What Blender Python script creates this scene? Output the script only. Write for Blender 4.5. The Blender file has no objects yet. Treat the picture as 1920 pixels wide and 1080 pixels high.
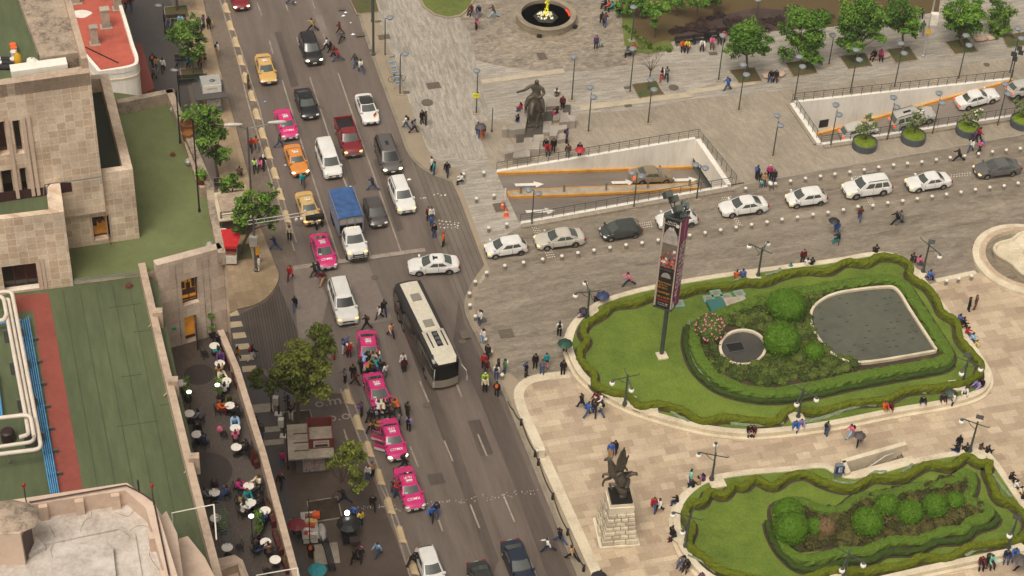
# Aerial view of an avenue, plaza and gardens: camera, light, setting, then objects
import bpy,bmesh,math,random
from mathutils import Vector,Matrix,geometry
rnd=random.Random(11)
S=bpy.context.scene
COL=S.collection
rad=math.radians
F_PX,W_PX,H_PX,CAM_Z=3733.0,1920.0,1080.0,115.0
PITCH,ROLL=rad(40.45),rad(3.28)
_F=Vector((0,math.cos(PITCH),-math.sin(PITCH)))
_U0=Vector((0,math.sin(PITCH),math.cos(PITCH)))
_R0=Vector((1,0,0))
_R=math.cos(ROLL)*_R0+math.sin(ROLL)*_U0
_U=-math.sin(ROLL)*_R0+math.cos(ROLL)*_U0
cam_data=bpy.data.cameras.new("camera")
cam_data.sensor_width=36.0
cam_data.lens=36.0*F_PX/W_PX
cam_data.clip_start,cam_data.clip_end=1.0,3000.0
cam=bpy.data.objects.new("camera",cam_data)
cam.matrix_world=Matrix(((_R.x,_U.x,-_F.x,0),(_R.y,_U.y,-_F.y,0),(_R.z,_U.z,-_F.z,CAM_Z),(0,0,0,1)))
COL.objects.link(cam)
S.camera=cam
SUN_EL,SUN_AZ=rad(62),rad(205)
world=bpy.data.worlds.new("World")
S.world=world
world.use_nodes=True
wn=world.node_tree
bgn=wn.nodes["Background"]
sky=wn.nodes.new("ShaderNodeTexSky")
sky.sky_type='NISHITA'
sky.sun_disc=False
sky.sun_elevation=SUN_EL
sky.sun_rotation=SUN_AZ
sky.dust_density=6.0
hs=wn.nodes.new("ShaderNodeHueSaturation")
hs.inputs["Saturation"].default_value=0.18
tint=wn.nodes.new("ShaderNodeMix")
tint.data_type='RGBA';tint.blend_type='MULTIPLY'
tint.inputs[0].default_value=1.0
tint.inputs[7].default_value=(1.0,0.935,0.845,1)
wn.links.new(sky.outputs[0],hs.inputs["Color"])
wn.links.new(hs.outputs[0],tint.inputs[6])
wn.links.new(tint.outputs[2],bgn.inputs[0])
bgn.inputs[1].default_value=0.088
sun_d=bpy.data.lights.new("sun",'SUN')
sun_d.energy=1.35
sun_d.angle=rad(32)
sun_d.color=(1.0,0.94,0.86)
sun=bpy.data.objects.new("sun",sun_d)
_sd=Vector((math.sin(SUN_AZ)*math.cos(SUN_EL),math.cos(SUN_AZ)*math.cos(SUN_EL),math.sin(SUN_EL)))
sun.rotation_euler=_sd.to_track_quat('Z','Y').to_euler()
COL.objects.link(sun)
vs=S.view_settings
vs.view_transform='Standard';vs.look='None';vs.exposure=0.54;vs.gamma=1.0
def G(u,v,z=0.0):
 """real place (x, y, z) at height z that the photo shows at (u, v)"""
 d=_F*F_PX+_R*(u-W_PX/2)-_U*(v-H_PX/2)
 t=(z-CAM_Z)/d.z
 return Vector((d.x*t,d.y*t,z))
RD=rad(-72.6)
DX=Vector((math.cos(rad(17.4)),math.sin(rad(17.4)),0))
DY=Vector((-math.sin(rad(17.4)),math.cos(rad(17.4)),0))
def srgb(h):
 if isinstance(h,str):
  h=h.lstrip('#')
  c=[int(h[i:i+2],16)/255 for i in(0,2,4)]
 else:
  c=h
 return tuple((x/12.92 if x<=0.04045 else((x+0.055)/1.055)**2.4)for x in c)
_mats={}
def mat(name,col,rough=0.6,metal=0.0,var=0.12,scale=3.0,emit=0.0,spec=0.5,coat=0.0,alpha=1.0,bump=0.0,bscale=20,detail=4,ecol=None,trans=0.0):
 """plain procedural material: noise varies the base colour and the gloss"""
 if name in _mats:return _mats[name]
 m=bpy.data.materials.new(name);m.use_nodes=True
 nt=m.node_tree;b=nt.nodes["Principled BSDF"]
 c=srgb(col)if isinstance(col,str)else col
 tc=nt.nodes.new("ShaderNodeTexCoord")
 nz=nt.nodes.new("ShaderNodeTexNoise");nz.inputs["Scale"].default_value=scale;nz.inputs["Detail"].default_value=detail
 nt.links.new(tc.outputs["Object"],nz.inputs["Vector"])
 rp=nt.nodes.new("ShaderNodeValToRGB")
 rp.color_ramp.elements[0].position=0.28;rp.color_ramp.elements[1].position=0.72
 rp.color_ramp.elements[0].color=tuple(x*(1-var)for x in c)+(1,)
 rp.color_ramp.elements[1].color=tuple(min(1,x*(1+var))for x in c)+(1,)
 nt.links.new(nz.outputs["Fac"],rp.inputs["Fac"])
 nt.links.new(rp.outputs["Color"],b.inputs["Base Color"])
 b.inputs["Roughness"].default_value=rough;b.inputs["Metallic"].default_value=metal
 b.inputs["Specular IOR Level"].default_value=spec
 b.inputs["Coat Weight"].default_value=coat
 if trans:b.inputs["Transmission Weight"].default_value=trans
 if alpha<1:b.inputs["Alpha"].default_value=alpha
 if emit:
  b.inputs["Emission Color"].default_value=(srgb(ecol)if ecol else c)+(1,)
  b.inputs["Emission Strength"].default_value=emit
 if bump:
  n2=nt.nodes.new("ShaderNodeTexNoise");n2.inputs["Scale"].default_value=bscale
  nt.links.new(tc.outputs["Object"],n2.inputs["Vector"])
  bp=nt.nodes.new("ShaderNodeBump");bp.inputs["Strength"].default_value=bump;bp.inputs["Distance"].default_value=0.03
  nt.links.new(n2.outputs["Fac"],bp.inputs["Height"]);nt.links.new(bp.outputs["Normal"],b.inputs["Normal"])
 _mats[name]=m
 return m
def paving(name,c1,c2,cm,w,h,rot=0.0,msize=0.012,stain=0.25,sscale=0.12,rough=0.55,bias=0.0,wet=0.25,offset=0.5,c3=None,wall=False,stretch=None,streak=0.0):
 """laid stones: brick pattern turned by rot, two random stone tints, joints, broad stains and damp patches"""
 if name in _mats:return _mats[name]
 m=bpy.data.materials.new(name);m.use_nodes=True
 nt=m.node_tree;b=nt.nodes["Principled BSDF"];L=nt.links.new
 tc=nt.nodes.new("ShaderNodeTexCoord")
 mp=nt.nodes.new("ShaderNodeMapping")
 if wall:
  vr=nt.nodes.new("ShaderNodeVectorRotate");vr.rotation_type='Z_AXIS';vr.inputs["Angle"].default_value=-rot
  L(tc.outputs["Object"],vr.inputs["Vector"])
  sp=nt.nodes.new("ShaderNodeSeparateXYZ");L(vr.outputs[0],sp.inputs[0])
  ad=nt.nodes.new("ShaderNodeMath");ad.operation='ADD';L(sp.outputs[0],ad.inputs[0]);L(sp.outputs[1],ad.inputs[1])
  cb=nt.nodes.new("ShaderNodeCombineXYZ");L(ad.outputs[0],cb.inputs[0]);L(sp.outputs[2],cb.inputs[1])
  vec=cb.outputs[0]
 else:
  mp.inputs["Rotation"].default_value=(0,0,-rot)
  L(tc.outputs["Object"],mp.inputs["Vector"]);vec=mp.outputs[0]
 def brick(a,bb,sc):
  br=nt.nodes.new("ShaderNodeTexBrick")
  br.inputs["Color1"].default_value=srgb(a)+(1,);br.inputs["Color2"].default_value=srgb(bb)+(1,)
  br.inputs["Mortar"].default_value=srgb(cm)+(1,)
  br.inputs["Scale"].default_value=1.0;br.inputs["Mortar Size"].default_value=msize;br.inputs["Mortar Smooth"].default_value=0.2
  br.inputs["Bias"].default_value=bias
  br.inputs["Brick Width"].default_value=w*sc;br.inputs["Row Height"].default_value=h*sc
  br.offset=offset
  L(vec,br.inputs["Vector"])
  return br
 br=brick(c1,c2,1.0)
 col=br.outputs["Color"]
 if c3:
  b2=brick(c3[0],c3[1],c3[2]);b2.inputs["Mortar Size"].default_value=0.0
  mx=nt.nodes.new("ShaderNodeMix");mx.data_type='RGBA';mx.blend_type='MULTIPLY';mx.inputs[0].default_value=1.0
  L(col,mx.inputs[6]);L(b2.outputs["Color"],mx.inputs[7]);col=mx.outputs[2]
 nz=nt.nodes.new("ShaderNodeTexNoise");nz.inputs["Scale"].default_value=sscale;nz.inputs["Detail"].default_value=7;nz.inputs["Roughness"].default_value=0.62
 if stretch:
  m2=nt.nodes.new("ShaderNodeMapping");m2.inputs["Scale"].default_value=stretch
  L(vec,m2.inputs["Vector"]);L(m2.outputs[0],nz.inputs["Vector"])
 else:
  L(tc.outputs["Object"],nz.inputs["Vector"])
 rp=nt.nodes.new("ShaderNodeValToRGB");rp.color_ramp.elements[0].position=0.33;rp.color_ramp.elements[1].position=0.68
 d=1-stain
 rp.color_ramp.elements[0].color=(d,d*0.985,d*0.96,1);rp.color_ramp.elements[1].color=(1,1,1,1)
 L(nz.outputs["Fac"],rp.inputs["Fac"])
 mx=nt.nodes.new("ShaderNodeMix");mx.data_type='RGBA';mx.blend_type='MULTIPLY';mx.inputs[0].default_value=1.0
 L(col,mx.inputs[6]);L(rp.outputs["Color"],mx.inputs[7]);col=mx.outputs[2]
 n3=nt.nodes.new("ShaderNodeTexNoise");n3.inputs["Scale"].default_value=6.0;n3.inputs["Detail"].default_value=6
 L(tc.outputs["Object"],n3.inputs["Vector"])
 r3=nt.nodes.new("ShaderNodeValToRGB");r3.color_ramp.elements[0].position=0.3;r3.color_ramp.elements[1].position=0.7
 r3.color_ramp.elements[0].color=(0.86,0.86,0.86,1);r3.color_ramp.elements[1].color=(1.06,1.06,1.06,1)
 L(n3.outputs["Fac"],r3.inputs["Fac"])
 mx=nt.nodes.new("ShaderNodeMix");mx.data_type='RGBA';mx.blend_type='MULTIPLY';mx.inputs[0].default_value=1.0
 L(col,mx.inputs[6]);L(r3.outputs["Color"],mx.inputs[7]);col=mx.outputs[2]
 L(col,b.inputs["Base Color"])
 rr=nt.nodes.new("ShaderNodeMapRange");rr.inputs[1].default_value=0.35;rr.inputs[2].default_value=0.65
 rr.inputs[3].default_value=max(0.1,rough-wet);rr.inputs[4].default_value=rough
 L(nz.outputs["Fac"],rr.inputs[0]);L(rr.outputs[0],b.inputs["Roughness"])
 bp=nt.nodes.new("ShaderNodeBump");bp.inputs["Strength"].default_value=0.25;bp.inputs["Distance"].default_value=0.02
 L(br.outputs["Fac"],bp.inputs["Height"]);bp.invert=True
 L(bp.outputs["Normal"],b.inputs["Normal"])
 _mats[name]=m
 return m
def surface(name,cols,rough=0.6,layers=((0.15,1.0),(2.5,0.5),(14,0.35)),rot=0.0,streak=None,bump=0.15,wet=0.0,metal=0.0):
 """worn continuous surface (asphalt, roofing felt, grass): several noise scales blend the listed tints"""
 if name in _mats:return _mats[name]
 m=bpy.data.materials.new(name);m.use_nodes=True
 nt=m.node_tree;b=nt.nodes["Principled BSDF"];L=nt.links.new
 tc=nt.nodes.new("ShaderNodeTexCoord");last=None;first=None
 tot=sum(w for _,w in layers)
 for sc,w in layers:
  nz=nt.nodes.new("ShaderNodeTexNoise");nz.inputs["Scale"].default_value=sc;nz.inputs["Detail"].default_value=5;nz.inputs["Roughness"].default_value=0.6
  mp=nt.nodes.new("ShaderNodeMapping");mp.inputs["Rotation"].default_value=(0,0,-rot)
  v0=nt.nodes.new("ShaderNodeMapping");v0.inputs["Scale"].default_value=streak if(streak and sc<5)else(1,1,1)
  L(tc.outputs["Object"],mp.inputs["Vector"]);L(mp.outputs[0],v0.inputs["Vector"]);L(v0.outputs[0],nz.inputs["Vector"])
  mu=nt.nodes.new("ShaderNodeMath");mu.operation='MULTIPLY_ADD';mu.inputs[1].default_value=w/tot
  L(nz.outputs["Fac"],mu.inputs[0])
  if last:L(last.outputs[0],mu.inputs[2])
  else:mu.inputs[2].default_value=0.0;first=nz
  last=mu;fine=nz
 rp=nt.nodes.new("ShaderNodeValToRGB");cr=rp.color_ramp
 while len(cr.elements)<len(cols):cr.elements.new(0.5)
 for i,c in enumerate(cols):
  cr.elements[i].position=0.36+0.28*i/max(1,len(cols)-1)
  cr.elements[i].color=(srgb(c)if isinstance(c,str)else c)+(1,)
 L(last.outputs[0],rp.inputs["Fac"]);L(rp.outputs["Color"],b.inputs["Base Color"])
 b.inputs["Metallic"].default_value=metal
 if wet:
  rr=nt.nodes.new("ShaderNodeMapRange");rr.inputs[1].default_value=0.38;rr.inputs[2].default_value=0.62
  rr.inputs[3].default_value=rough-wet;rr.inputs[4].default_value=rough
  L(first.outputs["Fac"],rr.inputs[0]);L(rr.outputs[0],b.inputs["Roughness"])
 else:b.inputs["Roughness"].default_value=rough
 if bump:
  bp=nt.nodes.new("ShaderNodeBump");bp.inputs["Strength"].default_value=bump;bp.inputs["Distance"].default_value=0.05
  L(fine.outputs["Fac"],bp.inputs["Height"]);L(bp.outputs["Normal"],b.inputs["Normal"])
 _mats[name]=m
 return m
class MB:
 """collects faces and links them as ONE mesh object"""
 def __init__(s):s.v=[];s.f=[];s.m=[]
 def poly(s,pts,m=0):
  i=len(s.v);s.v+=[tuple(p)for p in pts];s.f.append(tuple(range(i,i+len(pts))));s.m.append(m)
 def grid(s,rows,m=0,closed=False):
  """rows: equal-length lists of points"""
  i=len(s.v);n=len(rows[0])
  for r in rows:s.v+=[tuple(p)for p in r]
  for a in range(len(rows)-1):
   for b in range(n if closed else n-1):
    c=(b+1)%n
    s.f.append((i+a*n+b,i+a*n+c,i+(a+1)*n+c,i+(a+1)*n+b));s.m.append(m(a,b)if callable(m)else m)
  return i
 def cap(s,pts,m=0,flip=False):
  s.poly(list(reversed(pts))if flip else pts,m)
 def prism(s,poly,z0,z1,m=0,mt=None,bottom=False):
  p=[(q[0],q[1])for q in poly]
  if sum(p[i-1][0]*p[i][1]-p[i][0]*p[i-1][1]for i in range(len(p)))<0:p.reverse()
  n=len(p)
  for k in range(n):
   a,b=p[k],p[(k+1)%n]
   s.poly([(a[0],a[1],z0),(b[0],b[1],z0),(b[0],b[1],z1),(a[0],a[1],z1)],m)
  s.poly([(q[0],q[1],z1)for q in p],m if mt is None else mt)
  if bottom:s.poly([(q[0],q[1],z0)for q in reversed(p)],m)
 def box(s,c,d,rz=0.0,m=0,mt=None,tilt=None):
  """c centre of the base, d full sizes"""
  hx,hy=d[0]/2,d[1]/2;co,si=math.cos(rz),math.sin(rz)
  p=[(c[0]+x*co-y*si,c[1]+x*si+y*co)for x,y in((-hx,-hy),(hx,-hy),(hx,hy),(-hx,hy))]
  s.prism(p,c[2],c[2]+d[2],m,mt,True)
 def bar(s,a,b,w,h,m=0):
  """square bar from a to b"""
  a,b=Vector(a),Vector(b);d=(b-a).normalized()
  x=d.cross(Vector((0,0,1)));x=Vector((1,0,0))if x.length<1e-4 else x.normalized()
  y=x.cross(d)
  r=[[p+x*sx*w/2+y*sy*h/2 for sx,sy in((-1,-1),(1,-1),(1,1),(-1,1))]for p in(a,b)]
  s.grid(r,m,True);s.poly(list(reversed(r[0])),m);s.poly(r[1],m)
 def tube(s,pts,r,n=8,m=0,cap=True):
  pts=[Vector(p)for p in pts];rs=r if isinstance(r,(list,tuple))else[r]*len(pts)
  rows=[];px=None
  for i,p in enumerate(pts):
   d=(pts[min(i+1,len(pts)-1)]-pts[max(i-1,0)]).normalized()
   if px is None:
    px=d.orthogonal().normalized()
   else:
    px=(px-d*px.dot(d));px=px.normalized()if px.length>1e-5 else d.orthogonal().normalized()
   py=d.cross(px)
   rows.append([p+(px*math.cos(2*math.pi*k/n)+py*math.sin(2*math.pi*k/n))*rs[i]for k in range(n)])
  s.grid(rows,m,True)
  if cap:s.poly(list(reversed(rows[0])),m);s.poly(rows[-1],m)
 def lathe(s,prof,c=(0,0,0),n=16,m=0,cap=True,sx=1,sy=1):
  rows=[[(c[0]+r*math.cos(2*math.pi*k/n)*sx,c[1]+r*math.sin(2*math.pi*k/n)*sy,c[2]+z)for k in range(n)]for r,z in prof]
  s.grid(rows,m,True)
  if cap:
   if prof[0][0]>1e-3:s.poly(list(reversed(rows[0])),m)
   if prof[-1][0]>1e-3:s.poly(rows[-1],m)
 def ball(s,c,r,nu=12,nv=8,m=0,jit=0.0,rng=None,zcut=None):
  r=r if isinstance(r,(tuple,list))else(r,r,r);rows=[]
  for a in range(nv+1):
   t=-math.pi/2+math.pi*a/nv
   row=[]
   for k in range(nu):
    j=1+(rng.uniform(-jit,jit)if jit else 0)
    row.append((c[0]+r[0]*j*math.cos(t)*math.cos(2*math.pi*k/nu),c[1]+r[1]*j*math.cos(t)*math.sin(2*math.pi*k/nu),c[2]+r[2]*j*math.sin(t)))
   rows.append(row)
  s.grid(rows,m,True)
 def leaves(s,c,r,n,size,rng,mats=(0,1,2),shell=0.55,up=0.35):
  """n small folded leaves spread through an ellipsoid"""
  for _ in range(n):
   d=Vector((rng.gauss(0,1),rng.gauss(0,1),rng.gauss(0,1)))
   if d.length<1e-3:continue
   d.normalize();q=rng.uniform(shell,1.05)
   p=Vector((c[0]+d.x*r[0]*q,c[1]+d.y*r[1]*q,c[2]+d.z*r[2]*q))
   nrm=(d+Vector((rng.uniform(-.7,.7),rng.uniform(-.7,.7),rng.uniform(-.4,.9)+up))).normalized()
   a=nrm.orthogonal().normalized();a.rotate(Matrix.Rotation(rng.uniform(0,6.283),3,nrm));b=nrm.cross(a)
   L=size*rng.uniform(.6,1.35);w=L*rng.uniform(.35,.6)
   mm=mats[min(len(mats)-1,int(rng.random()*len(mats)))]
   s.poly([p-a*L/2,p+b*w/2+nrm*.15*w,p+a*L/2,p-b*w/2+nrm*.15*w],mm)
 def build(s,name,mats,parent=None,smooth=False,loc=None):
  me=bpy.data.meshes.new(name)
  me.from_pydata(s.v,[],s.f)
  for mm in(mats if isinstance(mats,(list,tuple))else[mats]):me.materials.append(mm)
  if len(me.materials)>1:me.polygons.foreach_set("material_index",s.m)
  if smooth:
   me.polygons.foreach_set("use_smooth",[True]*len(me.polygons))
   if smooth!='all':me.set_sharp_from_angle(angle=rad(smooth if smooth is not True else 40))
  o=bpy.data.objects.new(name,me);COL.objects.link(o)
  if parent:o.parent=parent
  if loc is not None:o.location=loc
  return o
_labels={}
def tag(o,label,cat,group=None,kind=None):
 if label:o["label"]=label
 if cat:o["category"]=cat
 if group:o["group"]=group
 if kind:o["kind"]=kind
 if label:_labels.setdefault(label,[]).append(o.name)
 return o
def thing(name,label,cat,loc=(0,0,0),rz=0.0,group=None):
 o=bpy.data.objects.new(name,None);o.empty_display_size=0.3;COL.objects.link(o)
 o.location=loc;o.rotation_euler=(0,0,rz)
 return tag(o,label,cat,group)
def struct(o):o["kind"]="structure";return o
def copy_thing(src,loc,rz,label,group=None,scale=None):
 r=src.copy();COL.objects.link(r);r.location=loc;r.rotation_euler=(0,0,rz)
 if scale:r.scale=(scale,)*3
 r["label"]=label;_labels.setdefault(label,[]).append(r.name)
 if group:r["group"]=group
 for ch in list(src.children):
  c=ch.copy();COL.objects.link(c);c.parent=r
  for g in list(ch.children):
   d=g.copy();COL.objects.link(d);d.parent=c
 return r
ORD="first second third fourth fifth sixth seventh eighth ninth tenth eleventh twelfth thirteenth fourteenth fifteenth sixteenth seventeenth eighteenth nineteenth twentieth".split()
ORD+=["twenty-"+w for w in ORD[:9]]+["thirtieth"]
def spline(pts,n=6,closed=True):
 """Catmull-Rom through pts"""
 P=[Vector(p)for p in pts];N=len(P);out=[]
 for i in range(N if closed else N-1):
  p0,p1,p2,p3=(P[(i-1)%N],P[i],P[(i+1)%N],P[(i+2)%N])if closed else(P[max(i-1,0)],P[i],P[i+1],P[min(i+2,N-1)])
  for k in range(n):
   t=k/n
   out.append(0.5*((2*p1)+(p2-p0)*t+(2*p0-5*p1+4*p2-p3)*t*t+(3*p1-p0-3*p2+p3)*t**3))
 if not closed:out.append(P[-1])
 return out
def offset_path(P,d,closed=True):
 """2D offset of a polyline to its left by d"""
 out=[];N=len(P)
 for i in range(N):
  a=P[(i-1)%N]if closed or i else P[0];b=P[(i+1)%N]if closed or i<N-1 else P[-1]
  t=Vector((b[0]-a[0],b[1]-a[1],0));t=t.normalized()if t.length>1e-6 else Vector((1,0,0))
  out.append(Vector((P[i][0]-t.y*d,P[i][1]+t.x*d,0)))
 return out
def inside(p,poly):
 c=False;n=len(poly)
 for i in range(n):
  a,b=poly[i],poly[i-1]
  if(a[1]>p[1])!=(b[1]>p[1])and p[0]<(b[0]-a[0])*(p[1]-a[1])/(b[1]-a[1])+a[0]:c=not c
 return c
def px(pts,z=0.0):return[G(u,v,z)for u,v in pts]
def area(P):return sum(P[i-1][0]*P[i][1]-P[i][0]*P[i-1][1]for i in range(len(P)))/2
def ccw(P):return list(P)if area(P)>0 else list(reversed(P))
def sheet(name,outer,holes,z,m):
 """flat sheet with holes"""
 loops=[[Vector((p[0],p[1],z))for p in outer]]+[[Vector((p[0],p[1],z))for p in h]for h in holes]
 tri=geometry.tessellate_polygon(loops);pts=[p for l in loops for p in l]
 mb=MB();mb.v=[tuple(p)for p in pts]
 for t in tri:
  a,b,c=(pts[i]for i in t)
  mb.f.append(tuple(t)if(b-a).cross(c-a).z>0 else tuple(reversed(t)));mb.m.append(0)
 return mb.build(name,m)
_font_cache={}
def text_mb(body,size,tf,mb,m=0,sx=1.0,bold=0.0):
 """lettering as flat mesh faces, mapped by tf(x, y) -> point; x is centred"""
 if body not in _font_cache:
  cu=bpy.data.curves.new("lettering",'FONT');cu.body=body;cu.align_x='CENTER';cu.align_y='CENTER';cu.resolution_u=2;cu.offset=bold
  o=bpy.data.objects.new("lettering",cu);COL.objects.link(o);bpy.context.view_layer.update()
  me=bpy.data.meshes.new_from_object(o.evaluated_get(bpy.context.evaluated_depsgraph_get()))
  _font_cache[body]=([tuple(v.co)for v in me.vertices],[tuple(p.vertices)for p in me.polygons])
  bpy.data.objects.remove(o);bpy.data.meshes.remove(me);bpy.data.curves.remove(cu)
 V,Fc=_font_cache[body];i=len(mb.v)
 mb.v+=[tuple(tf(x*size*sx,y*size))for x,y,_ in V]
 for f in Fc:mb.f.append(tuple(i+k for k in f));mb.m.append(m)
M_ASPH=surface("asphalt",['#4b413a','#63574e','#6f635a','#80746a'],rough=0.55,layers=((0.07,0.9),(0.45,0.9),(3,.5),(11,0.5)),rot=RD,streak=(0.25,2.2,1),wet=0.2)
M_PLAZA=paving("plaza_paving",'#a1998c','#bdb4a5','#90887c',1.0,0.15,rad(17.4),stain=0.15,sscale=0.16,c3=((1,1,1),(0.9,0.9,0.9),1.7),offset=0.37,stretch=(0.5,1.6,1))
M_PLAZA2=paving("kerbside_paving",'#a1998c','#bdb4a5','#90887c',0.9,0.16,rad(104),stain=0.16,sscale=0.2,c3=((1,1,1),(0.9,0.9,0.9),1.6),offset=0.31)
M_COBB=paving("cobble_paving",'#92887a','#b9ab97','#80766a',0.42,0.22,rad(17.4),stain=0.25,sscale=0.2,offset=0.45,c3=((1,1,1),(0.85,0.85,0.85),2.3))
M_DRIVE=paving("driveway_paving",'#8f8373','#a49784','#7b7062',0.5,0.17,rad(19),stain=0.32,sscale=0.35,rough=0.5,wet=0.25,stretch=(0.3,1.8,1),c3=((1,1,1),(0.9,0.9,0.9),2.5))
M_WALK=paving("walkway_paving",'#a39786','#b3a591','#8e8272',0.55,0.16,rad(120),stain=0.2,sscale=0.15,c3=((1,1,1),(0.93,0.93,0.93),2.0))
M_BAND=surface("smooth_kerb_band",['#857767','#94856f','#9d8e79'],layers=((0.2,1),(4,.5),(20,.3)),rough=.6,wet=.15)
M_CREAM=paving("pink_cream_paving",'#d3c3ab','#b4a28b','#a5937e',1.15,0.75,rad(17.4),msize=0.008,stain=0.16,sscale=0.12,offset=0.42,c3=((1,0.98,0.95),(0.9,0.87,0.85),1.6),rough=.6,wet=.15)
M_CREAMB=surface("pale_border_stone",['#b3a48b','#cbbda2','#d8cbb2'],layers=((0.5,1),(6,.5)),rough=.6)
M_KERB=surface("kerb_stone",['#6f6556','#857a69','#938876'],layers=((0.6,1),(8,.6)),rough=.7)
M_SIDE=paving("beige_pavement",'#a08a6e','#b39c7e','#8d795f',0.6,0.6,RD,stain=0.2,sscale=0.25,c3=((1,1,1),(0.93,0.92,0.9),3))
M_SIDE2=paving("cycle_pavement",'#74665a','#7f7060','#63574b',0.4,0.4,RD,stain=0.25,sscale=0.3)
M_DARK=surface("dark_pavement",['#403a37','#4d4643','#574f4a'],layers=((0.15,1),(2,.5),(12,.3)),rough=.55,wet=.2)
M_DARK2=surface("brown_pavement",['#43362f','#514339','#5c4d42'],layers=((0.12,1),(1.5,.5),(12,.3)),rough=.55,wet=.2)
M_LINE=surface("worn_line_paint",['#7a6c5e','#94877a','#a59889'],layers=((1.2,1),(9,.8)),rough=.6)
M_LINEY=surface("ochre_line_paint",['#8c7460','#9c846c'],layers=((1,1),(9,.8)),rough=.6)
M_WHITEP=surface("white_road_paint",['#cfc7bb','#e6dfd4'],layers=((1,1),(9,.8)),rough=.6)
M_YELL=surface("yellow_kerb_paint",['#bd8434','#cd9440','#d3a050'],layers=((1,1),(8,.5)),rough=.5)
M_SOIL=surface("bare_soil",['#2b2218','#3d3022','#4e3f2c'],layers=((0.7,1),(5,.8)),rough=.9)
M_MULCH=surface("brown_mulch",['#43351f','#594728','#4a4422'],layers=((0.3,1),(5,.8),(16,.6)),rough=.9,bump=.5)
M_GRASS=surface("lawn_grass",['#3f4e10','#556819','#667a22','#7c8233'],layers=((0.16,1),(.9,.8),(5,.7),(20,.9)),rough=.9,bump=.8)
M_GRASS2=surface("olive_lawn_grass",['#434d1c','#5c6628','#6f7635'],layers=((0.25,1),(2,.7),(18,.9)),rough=.8,bump=.6)  # duller olive grass of the park and round lawns
M_WALL=surface("white_concrete",['#cfc8ba','#e2dbce','#eae4d9'],layers=((0.25,1),(1.5,.6),(8,.3)),rough=.7,streak=(2,2,.4))
M_METAL=mat("dark_green_metal",'#4c534d',0.5,0.3)
M_GREY=mat("grey_metal",'#666a68',0.45,0.5)
M_BLACK=mat("black_metal",'#1d1c1b',0.5,0.2)
M_STEEL=mat("pale_steel",'#b9b6ae',0.4,0.4)
M_WHITE=mat("white_paint",'#dcd5c8',0.5)
M_GLOBE=mat("white_glass_globe",'#e8e2d6',0.2,var=.03)
M_DISK=mat("grey_lamp_disc",'#7b8084',0.4)
M_STONEW=mat("pale_wall_stone",'#d2c6ae',0.7,var=.14,scale=1.2,bump=.2)
M_STONEG=paving("grey_slab_stone",'#9a9083','#aea497','#857b6f',1.6,1.6,rad(17.4),stain=.3,sscale=.5)
M_BRONZE=mat("weathered_bronze",'#554d41',0.5,0.3,var=.25,scale=2.5)
M_RED=mat("red_paint",'#6b2622',0.5)
M_CONC=surface("stained_concrete",['#84796a','#a39685','#b5a895'],layers=((0.5,1),(3,.7),(14,.3)),rough=.8)
PZ=0.12
ramp1=[(932,326),(1304,264),(1362,350),(974,419)]
ramp2=[(1489,196),(1898,152),(1985,205),(1540,271)]
stair=[(1588,885),(1688,857),(1676,868),(1596,892)]
R1,R2=[px(r,PZ)for r in(ramp1,ramp2)]
ST_A,ST_B,ST_C,ST_D=G(1584,880,PZ),G(1690,849.5,PZ),G(1699,864.5,PZ),G(1590,894,PZ)
ST=[ST_A,ST_B,ST_C,ST_D]
ext=[Vector((x,y,0))for x,y in((-900,-200),(900,-200),(900,1400),(-900,1400))]
struct(sheet("ground",ext,[ccw(R1),ccw(R2),ccw(ST)],0.0,M_ASPH))
kerb_a=[(630,-110),(655,-50),(672,30),(700,115),(737,215),(750,250),(762,283),(779,306),(801,322),(828,334),(848,341)]
flush=[(862,372),(885,435),(908,497)]
kerb_b=[(886,527),(873,556),(871,580),(880,606),(905,655),(947,747),(1082,1080),(1112,1150)]
plaza_px=kerb_a+flush+kerb_b+[(2050,1150),(2050,-130),(630,-130)]
PLAZA=px(plaza_px,PZ)
struct(sheet("plaza",PLAZA,[ccw(R1),ccw(R2),ccw(ST)],PZ,M_PLAZA))
def strip(mb,P,w,z0,z1,closed=False,m=0,mt=None,side=1):
 """band of width w along the polyline P, from z0 to z1"""
 Q=offset_path(P,w*side,closed);n=len(P)
 for i in range(n if closed else n-1):
  j=(i+1)%n
  a,b,c,d=P[i],P[j],Q[j],Q[i]
  if side<0:a,b,c,d=b,a,d,c
  mb.poly([(a[0],a[1],z1),(b[0],b[1],z1),(c[0],c[1],z1),(d[0],d[1],z1)],m if mt is None else mt)
  if z1-z0>0.01:
   mb.poly([(a[0],a[1],z0),(b[0],b[1],z0),(b[0],b[1],z1),(a[0],a[1],z1)],m)
   mb.poly([(c[0],c[1],z0),(d[0],d[1],z0),(d[0],d[1],z1),(c[0],c[1],z1)],m)
_fl=[0]
def flat(name,pts,m,z=PZ+.004,holes=()):
 _fl[0]+=1;z+=.0015*_fl[0]
 return struct(sheet(name,px(pts,z),[ccw(h)for h in holes],z,m))
for k in(kerb_a+flush[:0],kerb_b):
 P=spline(px(k,PZ),4,False);mb=MB();strip(mb,P,.35,-.05,PZ+.006,side=1);struct(mb.build("kerb",M_KERB))
P=spline(px(kerb_a,PZ),4,False);Q0=offset_path(P,.35,False);mb=MB();strip(mb,Q0,1.7,PZ,PZ+.004);struct(mb.build("kerb_walk",M_BAND))
P=spline(px(kerb_b,PZ),4,False);Q0=offset_path(P,.35,False);mb=MB();strip(mb,Q0,1.5,PZ,PZ+.004);struct(mb.build("kerb_walk",M_BAND))
mb=MB();strip(mb,px([(848,341)]+flush+[(886,527)],PZ),.5,-.05,PZ+.006);struct(mb.build("kerb",M_BAND))
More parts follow.
